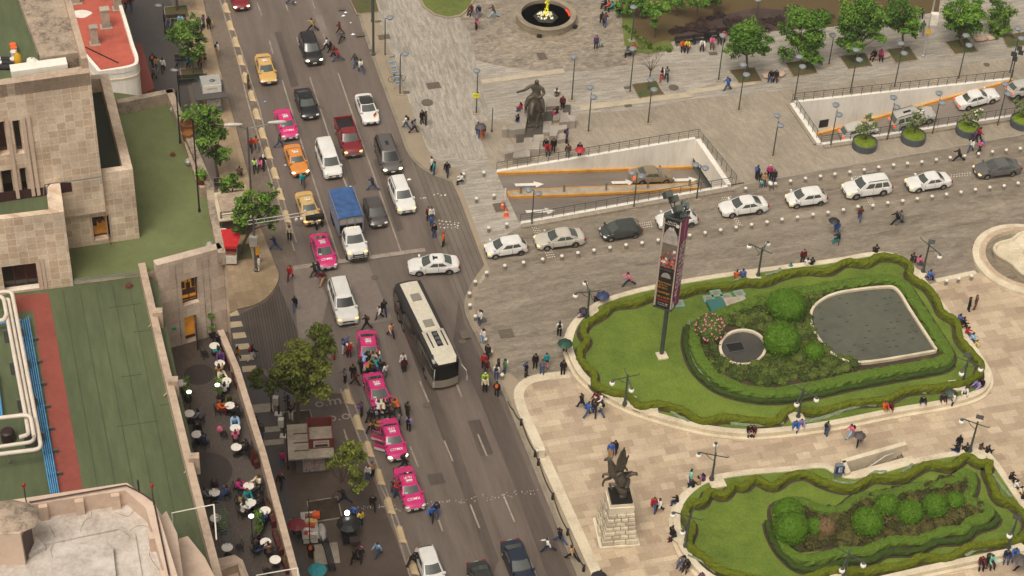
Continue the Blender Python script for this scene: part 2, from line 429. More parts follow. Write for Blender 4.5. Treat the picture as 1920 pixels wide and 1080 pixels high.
flat("grooved_crossing",[(768,293),(785,317),(808,331),(847,343),(861,373),(906,498),(885,526),(872,555),(869,585),(848,540),(822,452),(800,395)],paving("grooved_paving",'#6e6459','#7a7064','#544a41',60,0.5,rad(107.4),msize=.03,stain=.25,sscale=.3),0.004)
flat("kerbside_paving",[(718,60),(738,110),(776,215),(790,250),(806,278),(870,300),(905,300),(925,250),(880,60),(800,-60),(680,-60)],M_PLAZA2)
FC=G(1023,38,PZ)
mb=MB();mb.poly([(FC.x+14*math.cos(a*math.pi/24),FC.y+9.5*math.sin(a*math.pi/24),PZ+.004)for a in range(48)]);struct(mb.build("cobble_field",M_COBB))
mb=MB()
for r0,r1 in((3.5,3.85),(4.7,4.95),(6.0,6.25),(7.2,7.4)):
 n=56
 mb.grid([[(FC.x+r*math.cos(2*math.pi*k/n),FC.y+r*math.sin(2*math.pi*k/n),PZ+.03)for k in range(n+1)]for r in(r1,r0)])
struct(mb.build("ring_paving",M_BAND))
flat("driveway",[(905,470),(975,424),(1080,406),(1366,357),(1400,345),(1620,306),(1990,240),(1990,520),(1828,510),(1757,528),(1640,560),(1090,640),(1062,695),(1012,699),(975,715),(955,700),(916,640),(895,605),(888,575),(890,555),(900,532),(920,512)],M_DRIVE)
flat("walkway",[(890,228),(1200,205),(1300,185),(1487,168),(1700,140),(1990,96),(1990,146),(1898,149),(1486,193),(1538,275),(1990,207),(1990,238),(1620,304),(1400,343),(1367,347),(1308,259),(1040,302),(928,320),(915,300)],M_WALK)
mb=MB()
for a,b,w in(((905,158),(1060,137),.8),((1090,208),(1300,182),.9),((1290,178),(1420,158),.7)):
 p,q=G(*a,PZ),G(*b,PZ);strip(mb,[p,q],w,PZ+.03+w*.01,PZ+.034+w*.01)
struct(mb.build("pale_paving_band",surface("pale_paving_stone",['#a5977f','#bcae96'],layers=((1,1),(9,.5)))))
cream_px=[(1060,697),(1015,701),(987,709),(969,723),(963,742),(970,770),(1110,1080),(1140,1150),(2050,1150),(2050,470),(1828,514),(1757,530),(1400,620)]
flat("cream_plaza",cream_px,M_CREAM,PZ+.008,[ST])
mb=MB();P=spline(px([(1066,696),(1015,701),(987,709),(969,723),(963,742),(970,770)],PZ),5,False)+px([(1110,1080),(1140,1150)],PZ)
strip(mb,P,.85,PZ,PZ+.05);strip(mb,px([(1757,530),(1832,514)],PZ),.5,PZ,PZ+.05)
struct(mb.build("pale_border",M_CREAMB))
M_COVER=mat("iron_cover",'#6b6053',0.6,0.3,var=.25,scale=8)
mbs=0
def cover(u,v,w,d,rz=rad(17.4),z=PZ+.05,roundc=False):
 global mbs
 c=G(u,v,z);mb=MB();w*=.75;d*=.7
 if roundc:mb.lathe([(w/2,-.01),(w/2,.006),(w/2*.85,.006),(w/2*.83,.002),(0.001,.004)],c,18)
 else:
  mb.box((c.x,c.y,c.z-.01),(w,d,.016),rz)
  for k in range(4):mb.box((c.x+math.cos(rz)*(k-1.5)*w*.22,c.y+math.sin(rz)*(k-1.5)*w*.22,c.z+.006),(w*.05,d*.86,.006),rz)
 struct(mb.build("manhole_cover",M_COVER))
for u,v,w,d in((675,64,1.3,1.0),(720,69,1.6,1.2),(709,40,.9,.5),(697,94,.7,.6),(735,105,.8,.5),(813,160,1.8,1.5),(762,173,.9,.6),(1016,105,1.2,1.8),(1176,164,.9,.6),(1178,198,1,.6),(938,388,1.6,1.8),(949,625,1.7,1.6),(1337,100,1.2,.8),(641,16,1,.8),(872,627,1.1,1.5)):
 cover(u,v,w,d)
for u,v,w in((1263,164,1.4),(801,192,1.6),(905,600,1),(1850,121,.9)):cover(u,v,w,w,roundc=True)
side_px=[(288,-120),(330,-20),(345,60),(375,160),(400,280),(412,330),(380,600),(425,590),(446,579),(470,574),(493,563),(509,548),(519,532),(523,516),(517,497),(506,470),(488,425),(466,330),(440,230),(412,130),(385,20),(360,-120)]
P=px(side_px,PZ);struct(sheet("beige_pavement",P,[],PZ,M_SIDE))
mb=MB();strip(mb,spline(px([(425,590),(446,579),(470,574),(493,563),(509,548),(519,532),(523,516),(517,497),(506,470),(488,425),(466,330),(440,230),(412,130),(385,20),(360,-120)],PZ),4,False),.3,-.05,PZ+.006,side=1);struct(mb.build("kerb",M_SIDE))
flat("dark_footway",[(225,-120),(288,-120),(330,40),(356,180),(410,420),(380,620),(300,640),(230,200)],M_DARK,.008)
flat("cycle_lane",[(362,-120),(386,20),(413,130),(441,230),(467,330),(489,425),(507,470),(518,497),(531,497),(553,497),(530,390),(500,268),(470,150),(440,30),(410,-120)],M_SIDE2,.008)
flat("grooved_footway",[(450,590),(475,577),(497,566),(512,551),(522,534),(560,625),(625,770),(540,700),(490,690)],paving("grooved_dark_paving",'#544a42','#5e534a','#3a322d',60,0.24,rad(104),msize=.035,stain=.2,sscale=.4),.008)
flat("dark_footway",[(395,600),(428,592),(450,592),(490,690),(496,706),(600,770),(660,860),(590,1150),(380,1150),(360,800)],M_DARK,.012)
flat("brown_footway",[(505,760),(600,735),(640,738),(690,870),(776,1100),(800,1150),(590,1150),(560,1000)],M_DARK2,.016)
mb=MB()
for k in range(6):
 a=G(424+3.6*k*1.62,583+20.8*k,.05);b=G(445+6.6*k*1.05,583+20.8*k-2,.05);c=G(448+6.6*k*1.05+1,591+20.8*k,.05);d=G(424+3.6*k*1.62+2,594+20.8*k,.05)
 mb.poly([a,d,c,b])
struct(mb.build("crossing_bars",surface("cream_bars",['#b8a484','#cdb998'],layers=((1,1),(7,.5)))))
mb=MB()
def pline(a,b,w,z=.05):
 p,q=G(*a,z),G(*b,z);d=(q-p).normalized();n=Vector((-d.y,d.x,0))*w/2
 mb.poly([p-n,q-n,q+n,p+n])
for pts in([(395,-60),(414,5),(449,125),(467,200),(514,355),(535,415),(552,470)],[(405,-60),(421,0),(446,75),(487,205),(515,322),(536,390),(556,455)],[(638,728),(646,750),(691,866),(724,933),(768,1077),(785,1120)],[(650,718),(662,750),(691,829),(734,945),(783,1074),(800,1120)]):
 for a,b in zip(pts,pts[1:]):pline(a,b,.13)
for a,b in(((529,150),(566,270)),((566,270),(636,487)),((581,145),(622,270)),((635,312),(654,359)),((676,425),(695,480)),((634,137),(680,270)),((680,270),(752,472)),((482,5),(491,29)),((505,76),(512,101)),((556,70),(561,85)),((536,8),(540,20)),((606,62),(611,75)),((585,0),(590,16)),((769,837),(784,875)),((833,826),(849,865)),((896,814),(913,855)),((819,965),(830,996)),((882,946),(899,990)),((943,926),(965,979)),((787,715),(804,754)),((856,720),(866,744)),((645,805),(651,825)),((993,1050),(1010,1090))):
 pline(a,b,.14)
pline((550,502),(797,468),.55,.055)
struct(mb.build("lane_markings",M_LINE))
mb=MB()
def specks(u0,v0,u1,v1,n,s=.1,jit=6,z=.02):
 for k in range(n):
  t=(k+.5)/n;c=G(u0+(u1-u0)*t+rnd.uniform(-jit,jit),v0+(v1-v0)*t+rnd.uniform(-jit*.6,jit*.6),z+.04)
  mb.lathe([(s*rnd.uniform(.4,1),-.01),(s*.5,.015),(.002,.02)],c,6)
specks(740,955,1010,920,80,.045,9);specks(660,955,740,945,30,.05,5)
for r in range(3):specks(818+r*3,414+r*6,862,417+r*5,6,.11,2)
specks(787,372,800,371,3,.12,1);specks(812,366,840,364,5,.12,5)
struct(mb.build("glass_specks",M_WHITE))
def studs(u,v,du,dv,eu,ev,n,k):
 mb=MB()
 for a in range(n):
  for b in range(k):
   c=G(u+du*a+eu*b,v+dv*a+ev*b,PZ+.045);mb.lathe([(.06,-.012),(.05,.015),(.002,.02)],c,6)
 struct(mb.build("road_studs",M_WHITE))
studs(998,427,4,.6,2.2,4.2,4,4);studs(1021,470,4,-.5,2.2,4.2,4,4);studs(1200,419,4,-.6,1,4,6,3);studs(1354,371,4,-.6,-1,4,5,2)
studs(1374,408,4,1,3,4,3,4);studs(1625,371,4,0,2,4,3,4);studs(1600,332,4,-.5,2,3,4,2);studs(1784,328,5,-.6,0,4,8,2)
def scrap(u,v,w,col='#dcdcdc',z=.03):
 c=G(u,v,z);m2=MB();r=w/2
 m2.poly([(c.x-r,c.y-r*.4,z),(c.x+r*.3,c.y-r*.7,z+.06),(c.x+r,c.y+r*.3,z+.01),(c.x-r*.2,c.y+r*.6,z+.08)])
 m2.poly([(c.x-r*.2,c.y+r*.6,z+.08),(c.x+r*.3,c.y-r*.7,z+.06),(c.x,c.y,z+.12)])
 o=m2.build("paper_scrap",mat("paper"+col,col,.7,var=.05))
 return o
for i,(u,v,w,col,lab)in enumerate(((644,30,.45,'#dfe0e6',"white paper scrap on the road, lower one near the top kerb"),(648,24,.4,'#dfe0e6',"white paper scrap on the road, upper one near the top kerb"),(658,43,.25,'#dcdcdc',"small pale scrap at the kerb foot above the walking couple"),(662,65,.5,'#dfe0ea',"bluish white scrap at the kerb beside the red-shirted walker"),(554,5,.3,'#dcdcdc',"white scrap behind the walker at the top edge"),(497,191,.3,'#69b7dd',"light blue scrap on the road above the pink taxi"),(767,337,.45,'#e6e4de',"white card on the road beside the white sport utility"),(535,310,.3,'#d8d4cc',"pale scrap left of the orange taxi"),(657,350,.25,'#d8d4cc',"pale scrap below the white wagon"))):
 tag(scrap(u,v,w,col),lab,"litter","scraps of litter on the road")
def ramp(name,P,zs,lab):
 """P: far-left, far-right, near-right, near-left corners at ground level; zs: floor heights at those corners"""
 root=thing(name,lab,"ramp",(0,0,0))
 fl,fr,nr,nl=P
 low=[Vector((p.x,p.y,z))for p,z in zip(P,zs)]
 mb=MB();n=12
 mb.grid([[low[3].lerp(low[2],k/n)for k in range(n+1)],[low[0].lerp(low[1],k/n)for k in range(n+1)]])
 mb.build("ramp_floor",surface("ramp_asphalt",['#6a6056','#7a7066','#877d71'],layers=((.3,1),(3,.5),(12,.3)),rough=.5,wet=.2,rot=rad(17.4),streak=(.3,2,1)),root)
 return root,low
def wall_face(mb,a0,b0,za0,zb0,z1,m=0,t=.3,out=None):
 """upright slab: face along a0-b0 from sloping foot to level top, thickened outwards"""
 d=(b0-a0);d.z=0;d.normalize();o=Vector((-d.y,d.x,0))*t*(1 if out is None else out)
 A0,B0=Vector((a0.x,a0.y,za0-.2)),Vector((b0.x,b0.y,zb0-.2));A1,B1=Vector((a0.x,a0.y,z1)),Vector((b0.x,b0.y,z1))
 mb.poly([A0,B0,B1,A1],m);mb.poly([A0+o,A1+o,B1+o,B0+o],m);mb.poly([A1,B1,B1+o,A1+o],m)
 mb.poly([A0,A1,A1+o,A0+o],m);mb.poly([B0,B0+o,B1+o,B1],m)
def arrow(mb,u,v,L,rz,zf):
 c=G(u,v,zf)
 d=Vector((math.cos(rz),math.sin(rz),0));n=Vector((-d.y,d.x,0))
 return c,d,n
root1,low1=ramp("garage_ramp",R1,(0.1,-3.2,-2.6,0.1),"car ramp with white far wall and orange kerbs, sinking to the right")
mb=MB();wall_face(mb,R1[0],R1[1],.1,-3.2,PZ+.25,t=.35,out=1);mb.build("far_wall",M_WALL,root1)
mb=MB();wall_face(mb,R1[3],R1[2],.1,-2.6,PZ+.25,t=.35,out=-1);mb.build("near_wall",M_WALL,root1)
mb=MB()
p,q=R1[1],R1[2];dn=(q-p).normalized();ox=Vector((-dn.y,dn.x,0))
if ox.dot(DX)<0:ox=-ox
mb.bar(p+Vector((0,0,-.95))+ox*.25,q+Vector((0,0,-.95))+ox*.25,.5,2.3)
mb.build("portal_beam",M_WALL,root1)
mb=MB();dk=mat("dark_passage",'#57514a',.9)
e0,e1=low1[1]+ox*9,low1[2]+ox*9
mb.poly([low1[1],low1[2],e1,e0]);mb.poly([low1[1],e0,e0+Vector((0,0,3)),Vector((p.x,p.y,-.1))]);mb.poly([e0,e1,e1+Vector((0,0,2.6)),e0+Vector((0,0,3))])
mb.build("passage",dk,root1)
def on_ramp(low,s,t):
 return low[0].lerp(low[1],s).lerp(low[3].lerp(low[2],s),t)
mb=MB()
for a in range(20):
 mb.bar(on_ramp(low1,a/20,.015)+Vector((0,0,.12)),on_ramp(low1,(a+1)/20,.015)+Vector((0,0,.12)),.22,.3)
mb.build("orange_kerb",M_YELL,root1)
def ray_ramp(low,u,v):
 o=Vector((0,0,CAM_Z));d=(_F*F_PX+_R*(u-W_PX/2)-_U*(v-H_PX/2)).normalized()
 best=None
 for tri in((low[0],low[1],low[2]),(low[0],low[2],low[3])):
  h=geometry.intersect_ray_tri(tri[0],tri[1],tri[2],d,o,False)
  if h is not None and(geometry.intersect_ray_tri(tri[0],tri[1],tri[2],d,o,True)is not None or best is None):best=h
 return best
isl_far=[(952,362),(1000,358),(1100,353),(1200,350),(1305,346)]
isl_near=[(956,371),(1000,370),(1100,366),(1200,361),(1312,354)]
F_=[ray_ramp(low1,*a)for a in isl_far];N_=[ray_ramp(low1,*a)for a in isl_near]
up=Vector((0,0,.16))
mb=MB()
for a in range(4):
 mb.poly([N_[a]+up,N_[a+1]+up,F_[a+1]+up,F_[a]+up])
 mb.poly([N_[a],N_[a+1],N_[a+1]+up,N_[a]+up]);mb.poly([F_[a+1],F_[a],F_[a]+up,F_[a+1]+up])
mb.build("island",M_CONC,root1)
mb=MB()
for a in range(4):
 mb.bar(N_[a]+up*.55,N_[a+1]+up*.55,.16,.26);mb.bar(F_[a]+up*.7,F_[a+1]+up*.7,.1,.2)
mb.bar(F_[0]+up*.6,N_[0]+up*.6,.18,.26)
mb.build("orange_kerb",M_YELL,root1)
def arrows(low,spots,parent,turn=False):
 for u,v,L in spots:
  c=ray_ramp(low,u,v);d=(low[1]-low[0]).normalized();n=(low[3]-low[0]);n=(n-d*n.dot(d)).normalized();e=Vector((0,0,.012))
  mb=MB();h=L/2
  mb.poly([c+e-d*h-n*.22,c+e-d*h+n*.22,c+e+d*h*.35+n*.22,c+e+d*h*.35-n*.22]);mb.poly([c+e+d*h*.35-n*.5,c+e+d*h*.35+n*.5,c+e+d*h])
  for f in range(len(mb.f)):pass
  mb.build("painted_arrow",M_WHITEP,parent)
arrows(low1,((993,346,3.0),(1168,342,2.4),(1286,337,2.6),(1014,396,3.0)),root1)
root2,low2=ramp("garage_ramp",R2,(-4.7,0.1,0.1,-4.7),"car ramp beside the potted trees, rising to the right past a white wall")
mb=MB();wall_face(mb,R2[0],R2[1],-4.7,.1,PZ+.25,t=.35,out=1);mb.build("far_wall",M_WALL,root2)
mb=MB();wall_face(mb,R2[3],R2[2],-4.7,.1,PZ+.25,t=.35,out=-1);mb.build("near_wall",M_WALL,root2)
mb=MB();wall_face(mb,R2[0],R2[3],-4.7,-4.7,PZ+.25,t=.5,out=-1);mb.build("end_wall",M_WALL,root2)
mb=MB()
for a in range(20):
 mb.bar(on_ramp(low2,a/20,.015)+Vector((0,0,.14)),on_ramp(low2,(a+1)/20,.015)+Vector((0,0,.14)),.24,.34)
mb.build("orange_kerb",M_YELL,root2)
w0=on_ramp(low2,.13,.0)
mb=MB();dd=(R2[1]-R2[0]).normalized();oo=Vector((dd.y,-dd.x,0))
mb.poly([w0+oo*.02+Vector((0,0,.9)),w0+oo*.02+dd*1.0+Vector((0,0,.95)),w0+oo*.02+dd*1.0+Vector((0,0,1.9)),w0+oo*.02+Vector((0,0,1.85))])
mb.build("vent_grille",mat("dark_grille",'#3a332c',.6,.3,scale=30),root2)
arrows(low2,((1768,230,2.6),(1884,199,2.4)),root2)
def railing(name,label,pts,z=PZ+.25,step=1.05,h=.95,closed=False,zs=None,group="handrails round the car ramps",heavy=.045,rails=(.95,.7,.45),mt=None):
 root=thing(name,label,"railing",tuple(pts[0]),0,group)
 o=Vector(pts[0]);mr=MB();m_=mt or M_METAL;mp=MB();mp.bar((0,0,0),(0,0,h),heavy,heavy);pm=mp.build("post",m_,root)
 first=True
 for a,b in zip(pts,pts[1:]):
  L=(b-a).length;n=max(1,round(L/step))
  for k in range(n+1):
   p=a.lerp(b,k/n)-o;p.z=z-o.z
   if first:pm.location=p;first=False
   elif k or a is pts[0]:
    c=pm.copy();COL.objects.link(c);c.parent=root;c.location=p
  for r in rails:
   p,q=a-o,b-o;p.z=q.z=z-o.z+r*h/.95
   mr.bar(p,q,.04 if r==rails[0]else .02,.05 if r==rails[0]else .02)
 mr.build("rails",m_,root)
 return root
def lift(pts,z):return[Vector((p[0],p[1],z))for p in pts]
off=Vector((-DY.x,-DY.y,0))
railing("ramp_railing","dark handrail along the far and right edge of the ramp by the horse statue",lift([R1[0]+DY*.2,R1[1]+DY*.2+DX*.3,R1[2]+DX*.9],PZ+.25))
railing("ramp_railing","dark handrail along the near edge of the ramp by the waiting cars",lift([R1[3]-DY*.2,R1[2]-DY*.2+DX*.4],PZ+.25))
railing("ramp_railing","dark handrail along the far edge of the ramp below the tree row",lift([R2[0]+DY*.2,R2[1]+DY*.2],PZ+.25))
railing("ramp_railing","dark handrail along the left and near edge of the ramp beside the potted trees",lift([R2[0]-DX*.2+DY*.2,R2[3]-DX*.2-DY*.2,R2[2]-DY*.2],PZ+.25))
mb=MB()
strip(mb,lift([R1[3],R1[2]+DX*.3],0),.9,PZ,PZ+.24,side=-1);strip(mb,lift([R1[1]+DX*.5,R1[2]+DX*.5],0),1.3,PZ,PZ+.2,side=1);strip(mb,lift([R2[0],R2[3]],0),.8,PZ,PZ+.2,side=-1);strip(mb,lift([R2[3],R2[2]],0),.8,PZ,PZ+.24,side=-1)
struct(mb.build("ramp_coping",M_WALK))
M_PAT1=surface("dark_asphalt_repair",['#453b34','#544941','#5f544b'],rough=.5,layers=((.2,1),(2,.7),(12,.5)),rot=RD,streak=(.3,2,1),wet=.2);M_PAT2=surface("pale_asphalt_repair",['#6a5e55','#786c62','#867a6f'],rough=.6,layers=((.2,1),(2,.7),(12,.5)),rot=RD)
for q,m_ in(([(860,560),(870,605),(893,655),(936,747),(1070,1080),(1030,1090),(960,900),(905,760),(850,640)],M_PAT1),([(735,560),(748,558),(860,840),(935,1050),(925,1075),(840,850)],M_PAT1),([(548,500),(560,640),(600,625),(615,560),(585,497)],M_PAT2),([(876,790),(900,786),(925,850),(901,855)],M_PAT1),([(640,300),(652,298),(668,345),(655,348)],M_PAT1),([(590,30),(604,28),(622,80),(608,84)],M_PAT2),([(610,500),(690,492),(735,600),(655,615)],M_PAT2),([(515,60),(528,58),(560,160),(546,163)],M_PAT1),([(700,300),(712,297),(757,430),(744,434)],M_PAT1),([(800,890),(828,886),(836,905),(808,910)],M_PAT1)):
 flat("asphalt_repair",q,m_,.004)
for u,v,w in((655,470,.8),(702,520,.9),(867,640,.9),(560,420,.7),(800,760,.8),(600,200,.7)):cover(u,v,w,w,z=.06,roundc=True)
M_PINK=paving("pink_stone_wall",'#ecd6bd','#d2b699','#f0e2cf',0.58,0.52,rad(17.4),msize=.02,offset=0.0,stain=.38,sscale=.35,wall=True,rough=.8,wet=0.1)
M_PINK2=paving("facade_stone_wall",'#d6c2ae','#bfab97','#b29e8a',1.1,1.0,rad(17.4),msize=.012,stain=.3,sscale=.5,wall=True,rough=.8,wet=0.1)
M_COP=surface("coping_stone",['#8d7a68','#b09a85','#bfaa94'],layers=((.5,1),(3,.8),(14,.4)),rough=.8)
M_COPD=surface("dirty_coping_stone",['#4a4038','#9b8a77','#b5a28d'],layers=((.35,1),(2,.8),(8,.4)),rough=.85)
M_FELT=surface("green_roof_felt",['#424a30','#4f583a','#5c6646'],layers=((.25,1),(1.6,.7),(14,.6)),rough=.8,rot=RD,streak=(.35,1.6,1),bump=.3)
M_FELT2=surface("bright_green_roof_felt",['#565d37','#646c41','#747b4d'],layers=((.12,1),(1.2,.5),(14,.6)),rough=.8,bump=.3)
M_REDF=surface("red_roof_felt",['#74352b','#844034','#8d493b'],layers=((.4,1),(3,.5),(20,.5)),rough=.8)
M_REDR=surface("red_roof_coating",['#7a4236','#a9503f','#b65c49'],layers=((.3,1),(1.6,.7),(9,.5)),rough=.75)
M_TERR=paving("terrace_setts",'#5a5049','#6a5f56','#443c36',.18,.1,RD,stain=.3,sscale=.4,rough=.55)
M_ROOFW=surface("pale_roof_screed",['#8b7f73','#a89d92','#bfb6ac','#cbc3ba'],layers=((.18,1),(1,.8),(5,.5)),rough=.8,bump=.3)
M_PLAST=surface("pink_plaster",['#b39c89','#c6ae9a','#cdb7a3'],layers=((.3,1),(2,.6),(10,.3)),rough=.8)
M_DGLASS=mat("dark_window_glass",'#231a17',0.12,spec=.7,var=.3)
M_LIT=mat("warm_lit_interior",'#c98a33',0.6,emit=.03,var=.5,scale=1.5)
M_LIT2=mat("bright_lit_interior",'#e0962f',0.6,emit=.12,var=.4,scale=1.2)
M_DOORB=mat("brown_door_paint",'#3f2620',.5)
M_SEAM=mat("felt_seam",'#3b432d',.8)
def wall_pt(A,B,u,v):
 """where the sight line (u, v) meets the upright plane through A and B: distance along it and height"""
 d=_F*F_PX+_R*(u-W_PX/2)-_U*(v-H_PX/2)
 e=Vector((B.x-A.x,B.y-A.y,0)).normalized();n=Vector((-e.y,e.x,0))
 t=Vector((A.x,A.y,0)).dot(n)/d.dot(n);p=Vector((0,0,CAM_Z))+d*t
 return(p-Vector((A.x,A.y,0))).dot(e),p.z
def rect_on(A,B,u0,v0,u1,v1):
 s0,zt=wall_pt(A,B,u0,v0);s1,zb=wall_pt(A,B,u1,v1)
 return(s0,s1,zb,zt)
def holed_wall(mb,A,B,z0,z1,holes,depth=.45,m=0):
 e=Vector((B.x-A.x,B.y-A.y,0));L=e.length;e.normalize();n=Vector((-e.y,e.x,0))
 xs=sorted({0,L,*[h[0]for h in holes],*[h[1]for h in holes]});zs=sorted({z0,z1,*[h[2]for h in holes],*[h[3]for h in holes]})
 P=lambda s,z,d=0:Vector((A.x,A.y,0))+e*s+n*d+Vector((0,0,z))
 for a,b in zip(xs,xs[1:]):
  for c,d in zip(zs,zs[1:]):
   if any(h[0]-1e-4<=a and b<=h[1]+1e-4 and h[2]-1e-4<=c and d<=h[3]+1e-4 for h in holes):continue
   mb.poly([P(a,c),P(b,c),P(b,d),P(a,d)],m)
 for s0,s1,c,d in holes:
  q=[P(s0,c),P(s1,c),P(s1,d),P(s0,d)];r=[P(s0,c,depth),P(s1,c,depth),P(s1,d,depth),P(s0,d,depth)]
  for k in range(4):mb.poly([q[k],r[k],r[(k+1)%4],q[(k+1)%4]],m)
 return P
def window(root,P,h,depth,glass,name="window",bars=1,fm=None):
 s0,s1,c,d=h;fm=fm or M_DOORB
 f=MB();w=.07
 for a,b,x,y in((s0,s1,c,c+w),(s0,s1,d-w,d),(s0,s0+w,c+w,d-w),(s1-w,s1,c+w,d-w)):
  q=[P(a,x,depth-.06),P(b,x,depth-.06),P(b,y,depth-.06),P(a,y,depth-.06)];r=[P(a,x,depth+.02),P(b,x,depth+.02),P(b,y,depth+.02),P(a,y,depth+.02)]
  f.grid([q,r],0,True);f.poly(q)
 for k in range(1,bars+1):
  x=s0+(s1-s0)*k/(bars+1);q=[P(x-.03,c+w,depth-.05),P(x+.03,c+w,depth-.05),P(x+.03,d-w,depth-.05),P(x-.03,d-w,depth-.05)];f.poly(q)
 o=f.build(name,fm,root)
 g=MB();g.poly([P(s0,c,depth+.015),P(s1,c,depth+.015),P(s1,d,depth+.015),P(s0,d,depth+.015)]);g.build("pane",glass,o)
 return o
def para(root,pts,z0,z1,w,m,side=1,closed=False,name="parapet"):
 mb=MB();strip(mb,pts,w,z0,z1,closed,side=side)
 P=pts;Q=offset_path(P,w*side,closed)
 for i in((0,len(P)-1)if not closed else()):
  a,b=P[i],Q[i];mb.poly([(a[0],a[1],z0),(b[0],b[1],z0),(b[0],b[1],z1),(a[0],a[1],z1)])
 return mb.build(name,m,root)
ZT,ZL,ZU=25.0,31.0,31.3
sears=thing("department_building","pink stone building with green roof decks and a cafe terrace","building",tuple(G(300,560,0)))
sears_o=sears.location.copy()
def under(o):o.parent=sears;o.matrix_parent_inverse=Matrix.Translation(-sears_o);return o
class Root:
 pass
def fin():
 for o in list(COL.objects):
  if o.get("_b"):
   pass
_before=set(COL.objects)
tr_out=[(419,617),(450,690),(500,850),(562,1078),(590,1180)]
T=px(tr_out,ZT+1.0)
mb=MB();base=[Vector((p.x,p.y,0))for p in T]+[G(300,1250,ZT),G(150,900,ZT),G(280,560,ZT),G(300,480,ZT)]
fac_a,fac_b=G(308,656,ZT),G(427,622,ZT)
mb.prism([*[(p.x,p.y)for p in px(tr_out,ZT+1.0)],*[tuple(p.xy)for p in(G(420,1200,ZT),G(200,900,ZT),G(230,640,ZT))],(fac_a.x-1,fac_a.y+.2),(fac_b.x+.1,fac_b.y)],0,ZT,0,1)
mb.build("terrace_block",[M_PINK2,M_TERR])
para(None,T,ZT-.05,ZT+1.0,.42,M_COP,side=-1)
mb=MB()
for u,v,r in((373,702,1.0),(383,885,1.75)):
 c=G(u,v,ZT+.006);mb=MB();mb.lathe([(r,-.01),(r*.98,.004),(.002,.004)],c,28);mb.build("round_floor_inlay",mat("dark_inlay",'#3a302c',.6))
mb=MB()
Q=offset_path(T,-.42,False);
c=G(370,890,ZT+.003)
mb.build("x",M_TERR)if False else None
up_out=[(323,166),(352,235),(400,347),(404,385),(423,473)]
U_=px(up_out,ZU+1.0)
blk=[tuple(p.xy)for p in U_]+[tuple(fac_b.xy),tuple(fac_a.xy)]
fA,fB=Vector((fac_a.x,fac_a.y,0)),Vector((fac_b.x,fac_b.y,0))
holes=[rect_on(fA,fB,339,527,374,566),rect_on(fA,fB,345,596,371,647)]
holes[1]=(holes[1][0],holes[1][1],ZT+.02,holes[1][3])
mb=MB();Pf=holed_wall(mb,fA,fB,ZT,ZU+1.0,holes,.5)
n_=Vector((-(fB-fA).normalized().y,(fB-fA).normalized().x,0))
A2,B2=fA+n_*.6,fB+n_*.6
for z0,z1 in((ZU+1.0,ZU+1.0),):mb.poly([(fA.x,fA.y,z1),(fB.x,fB.y,z1),(B2.x,B2.y,z1),(A2.x,A2.y,z1)])
mb.poly([(A2.x,A2.y,ZU),(A2.x,A2.y,ZU+1),(B2.x,B2.y,ZU+1),(B2.x,B2.y,ZU)])
mb.poly([(fA.x,fA.y,ZT),(fA.x,fA.y,ZU+1),(A2.x,A2.y,ZU+1),(A2.x,A2.y,ZT)]);mb.poly([(fB.x,fB.y,ZT),(B2.x,B2.y,ZT),(B2.x,B2.y,ZU+1),(fB.x,fB.y,ZU+1)])
mb.build("facade",M_PINK2)
window(None,Pf,holes[0],.42,M_LIT2,bars=1)
mb=MB();s0,s1,c,d=holes[1]
mb.poly([Pf(s0,c,.45),Pf(s1,c,.45),Pf(s1,d,.45),Pf(s0,d,.45)]);mb.build("doorway",M_LIT2)
mb=MB();q0=Pf(s1,c,-.02);mb.bar(q0+Vector((0,0,(d-c)/2)),q0+Vector((.15,-.95,(d-c)/2)),.06,d-c);mb.build("open_door",M_DOORB)
s0,s1,c,d=holes[0];mb=MB()
for a,b,y0,y1 in((.12,.9,.28,.5),(.1,.3,.55,.8),(.36,.62,.5,.74),(.7,.9,.52,.86),(.05,.95,.08,.16)):mb.poly([Pf(s0+(s1-s0)*a,c+(d-c)*y0,.37),Pf(s0+(s1-s0)*b,c+(d-c)*y0,.37),Pf(s0+(s1-s0)*b,c+(d-c)*y1,.37),Pf(s0+(s1-s0)*a,c+(d-c)*y1,.37)])
mb.build("kitchen_counter",M_DOORB)
s0,s1,c,d=holes[1];mb=MB()
for a,b in((.1,.25),(.3,.48),(.52,.66),(.7,.9)):mb.poly([Pf(s0+(s1-s0)*a,c+(d-c)*.86,.42),Pf(s0+(s1-s0)*b,c+(d-c)*.84,.42),Pf(s0+(s1-s0)*b,d-.05,.42),Pf(s0+(s1-s0)*a,d-.05,.42)])
mb.poly([Pf(s0,c+.02,.42),Pf(s1,c+.02,.42),Pf(s1,c+.28,.42),Pf(s0,c+.28,.42)]);mb.build("doorway_shelf",M_DOORB)
for x,w in((holes[1][0]-.35,.08),(holes[1][1]+1.1,.08),(holes[0][1]+.35,.06)):
 mb=MB();mb.poly([Pf(x,ZT+.1,-.012),Pf(x+w,ZT+.1,-.012),Pf(x+w,ZU+.6,-.012),Pf(x,ZU+.6,-.012)]);mb.build("wall_joint",M_COPD)
mb=MB();mb.box((*Pf(holes[1][0]-.75,0,-.05).xy,holes[1][3]-.75),(.3,.06,.18),rad(17));mb.build("exit_sign",mat("exit_green",'#1c7a4a',.5,emit=.15))
core=[(U_[0].x,U_[0].y),*[(p.x,p.y)for p in U_[1:]],(fB.x,fB.y),(B2.x,B2.y),(A2.x,A2.y)]
core+=[tuple(G(150,545,ZL).xy),tuple(G(120,470,ZU).xy),tuple(G(200,170,ZU).xy)]
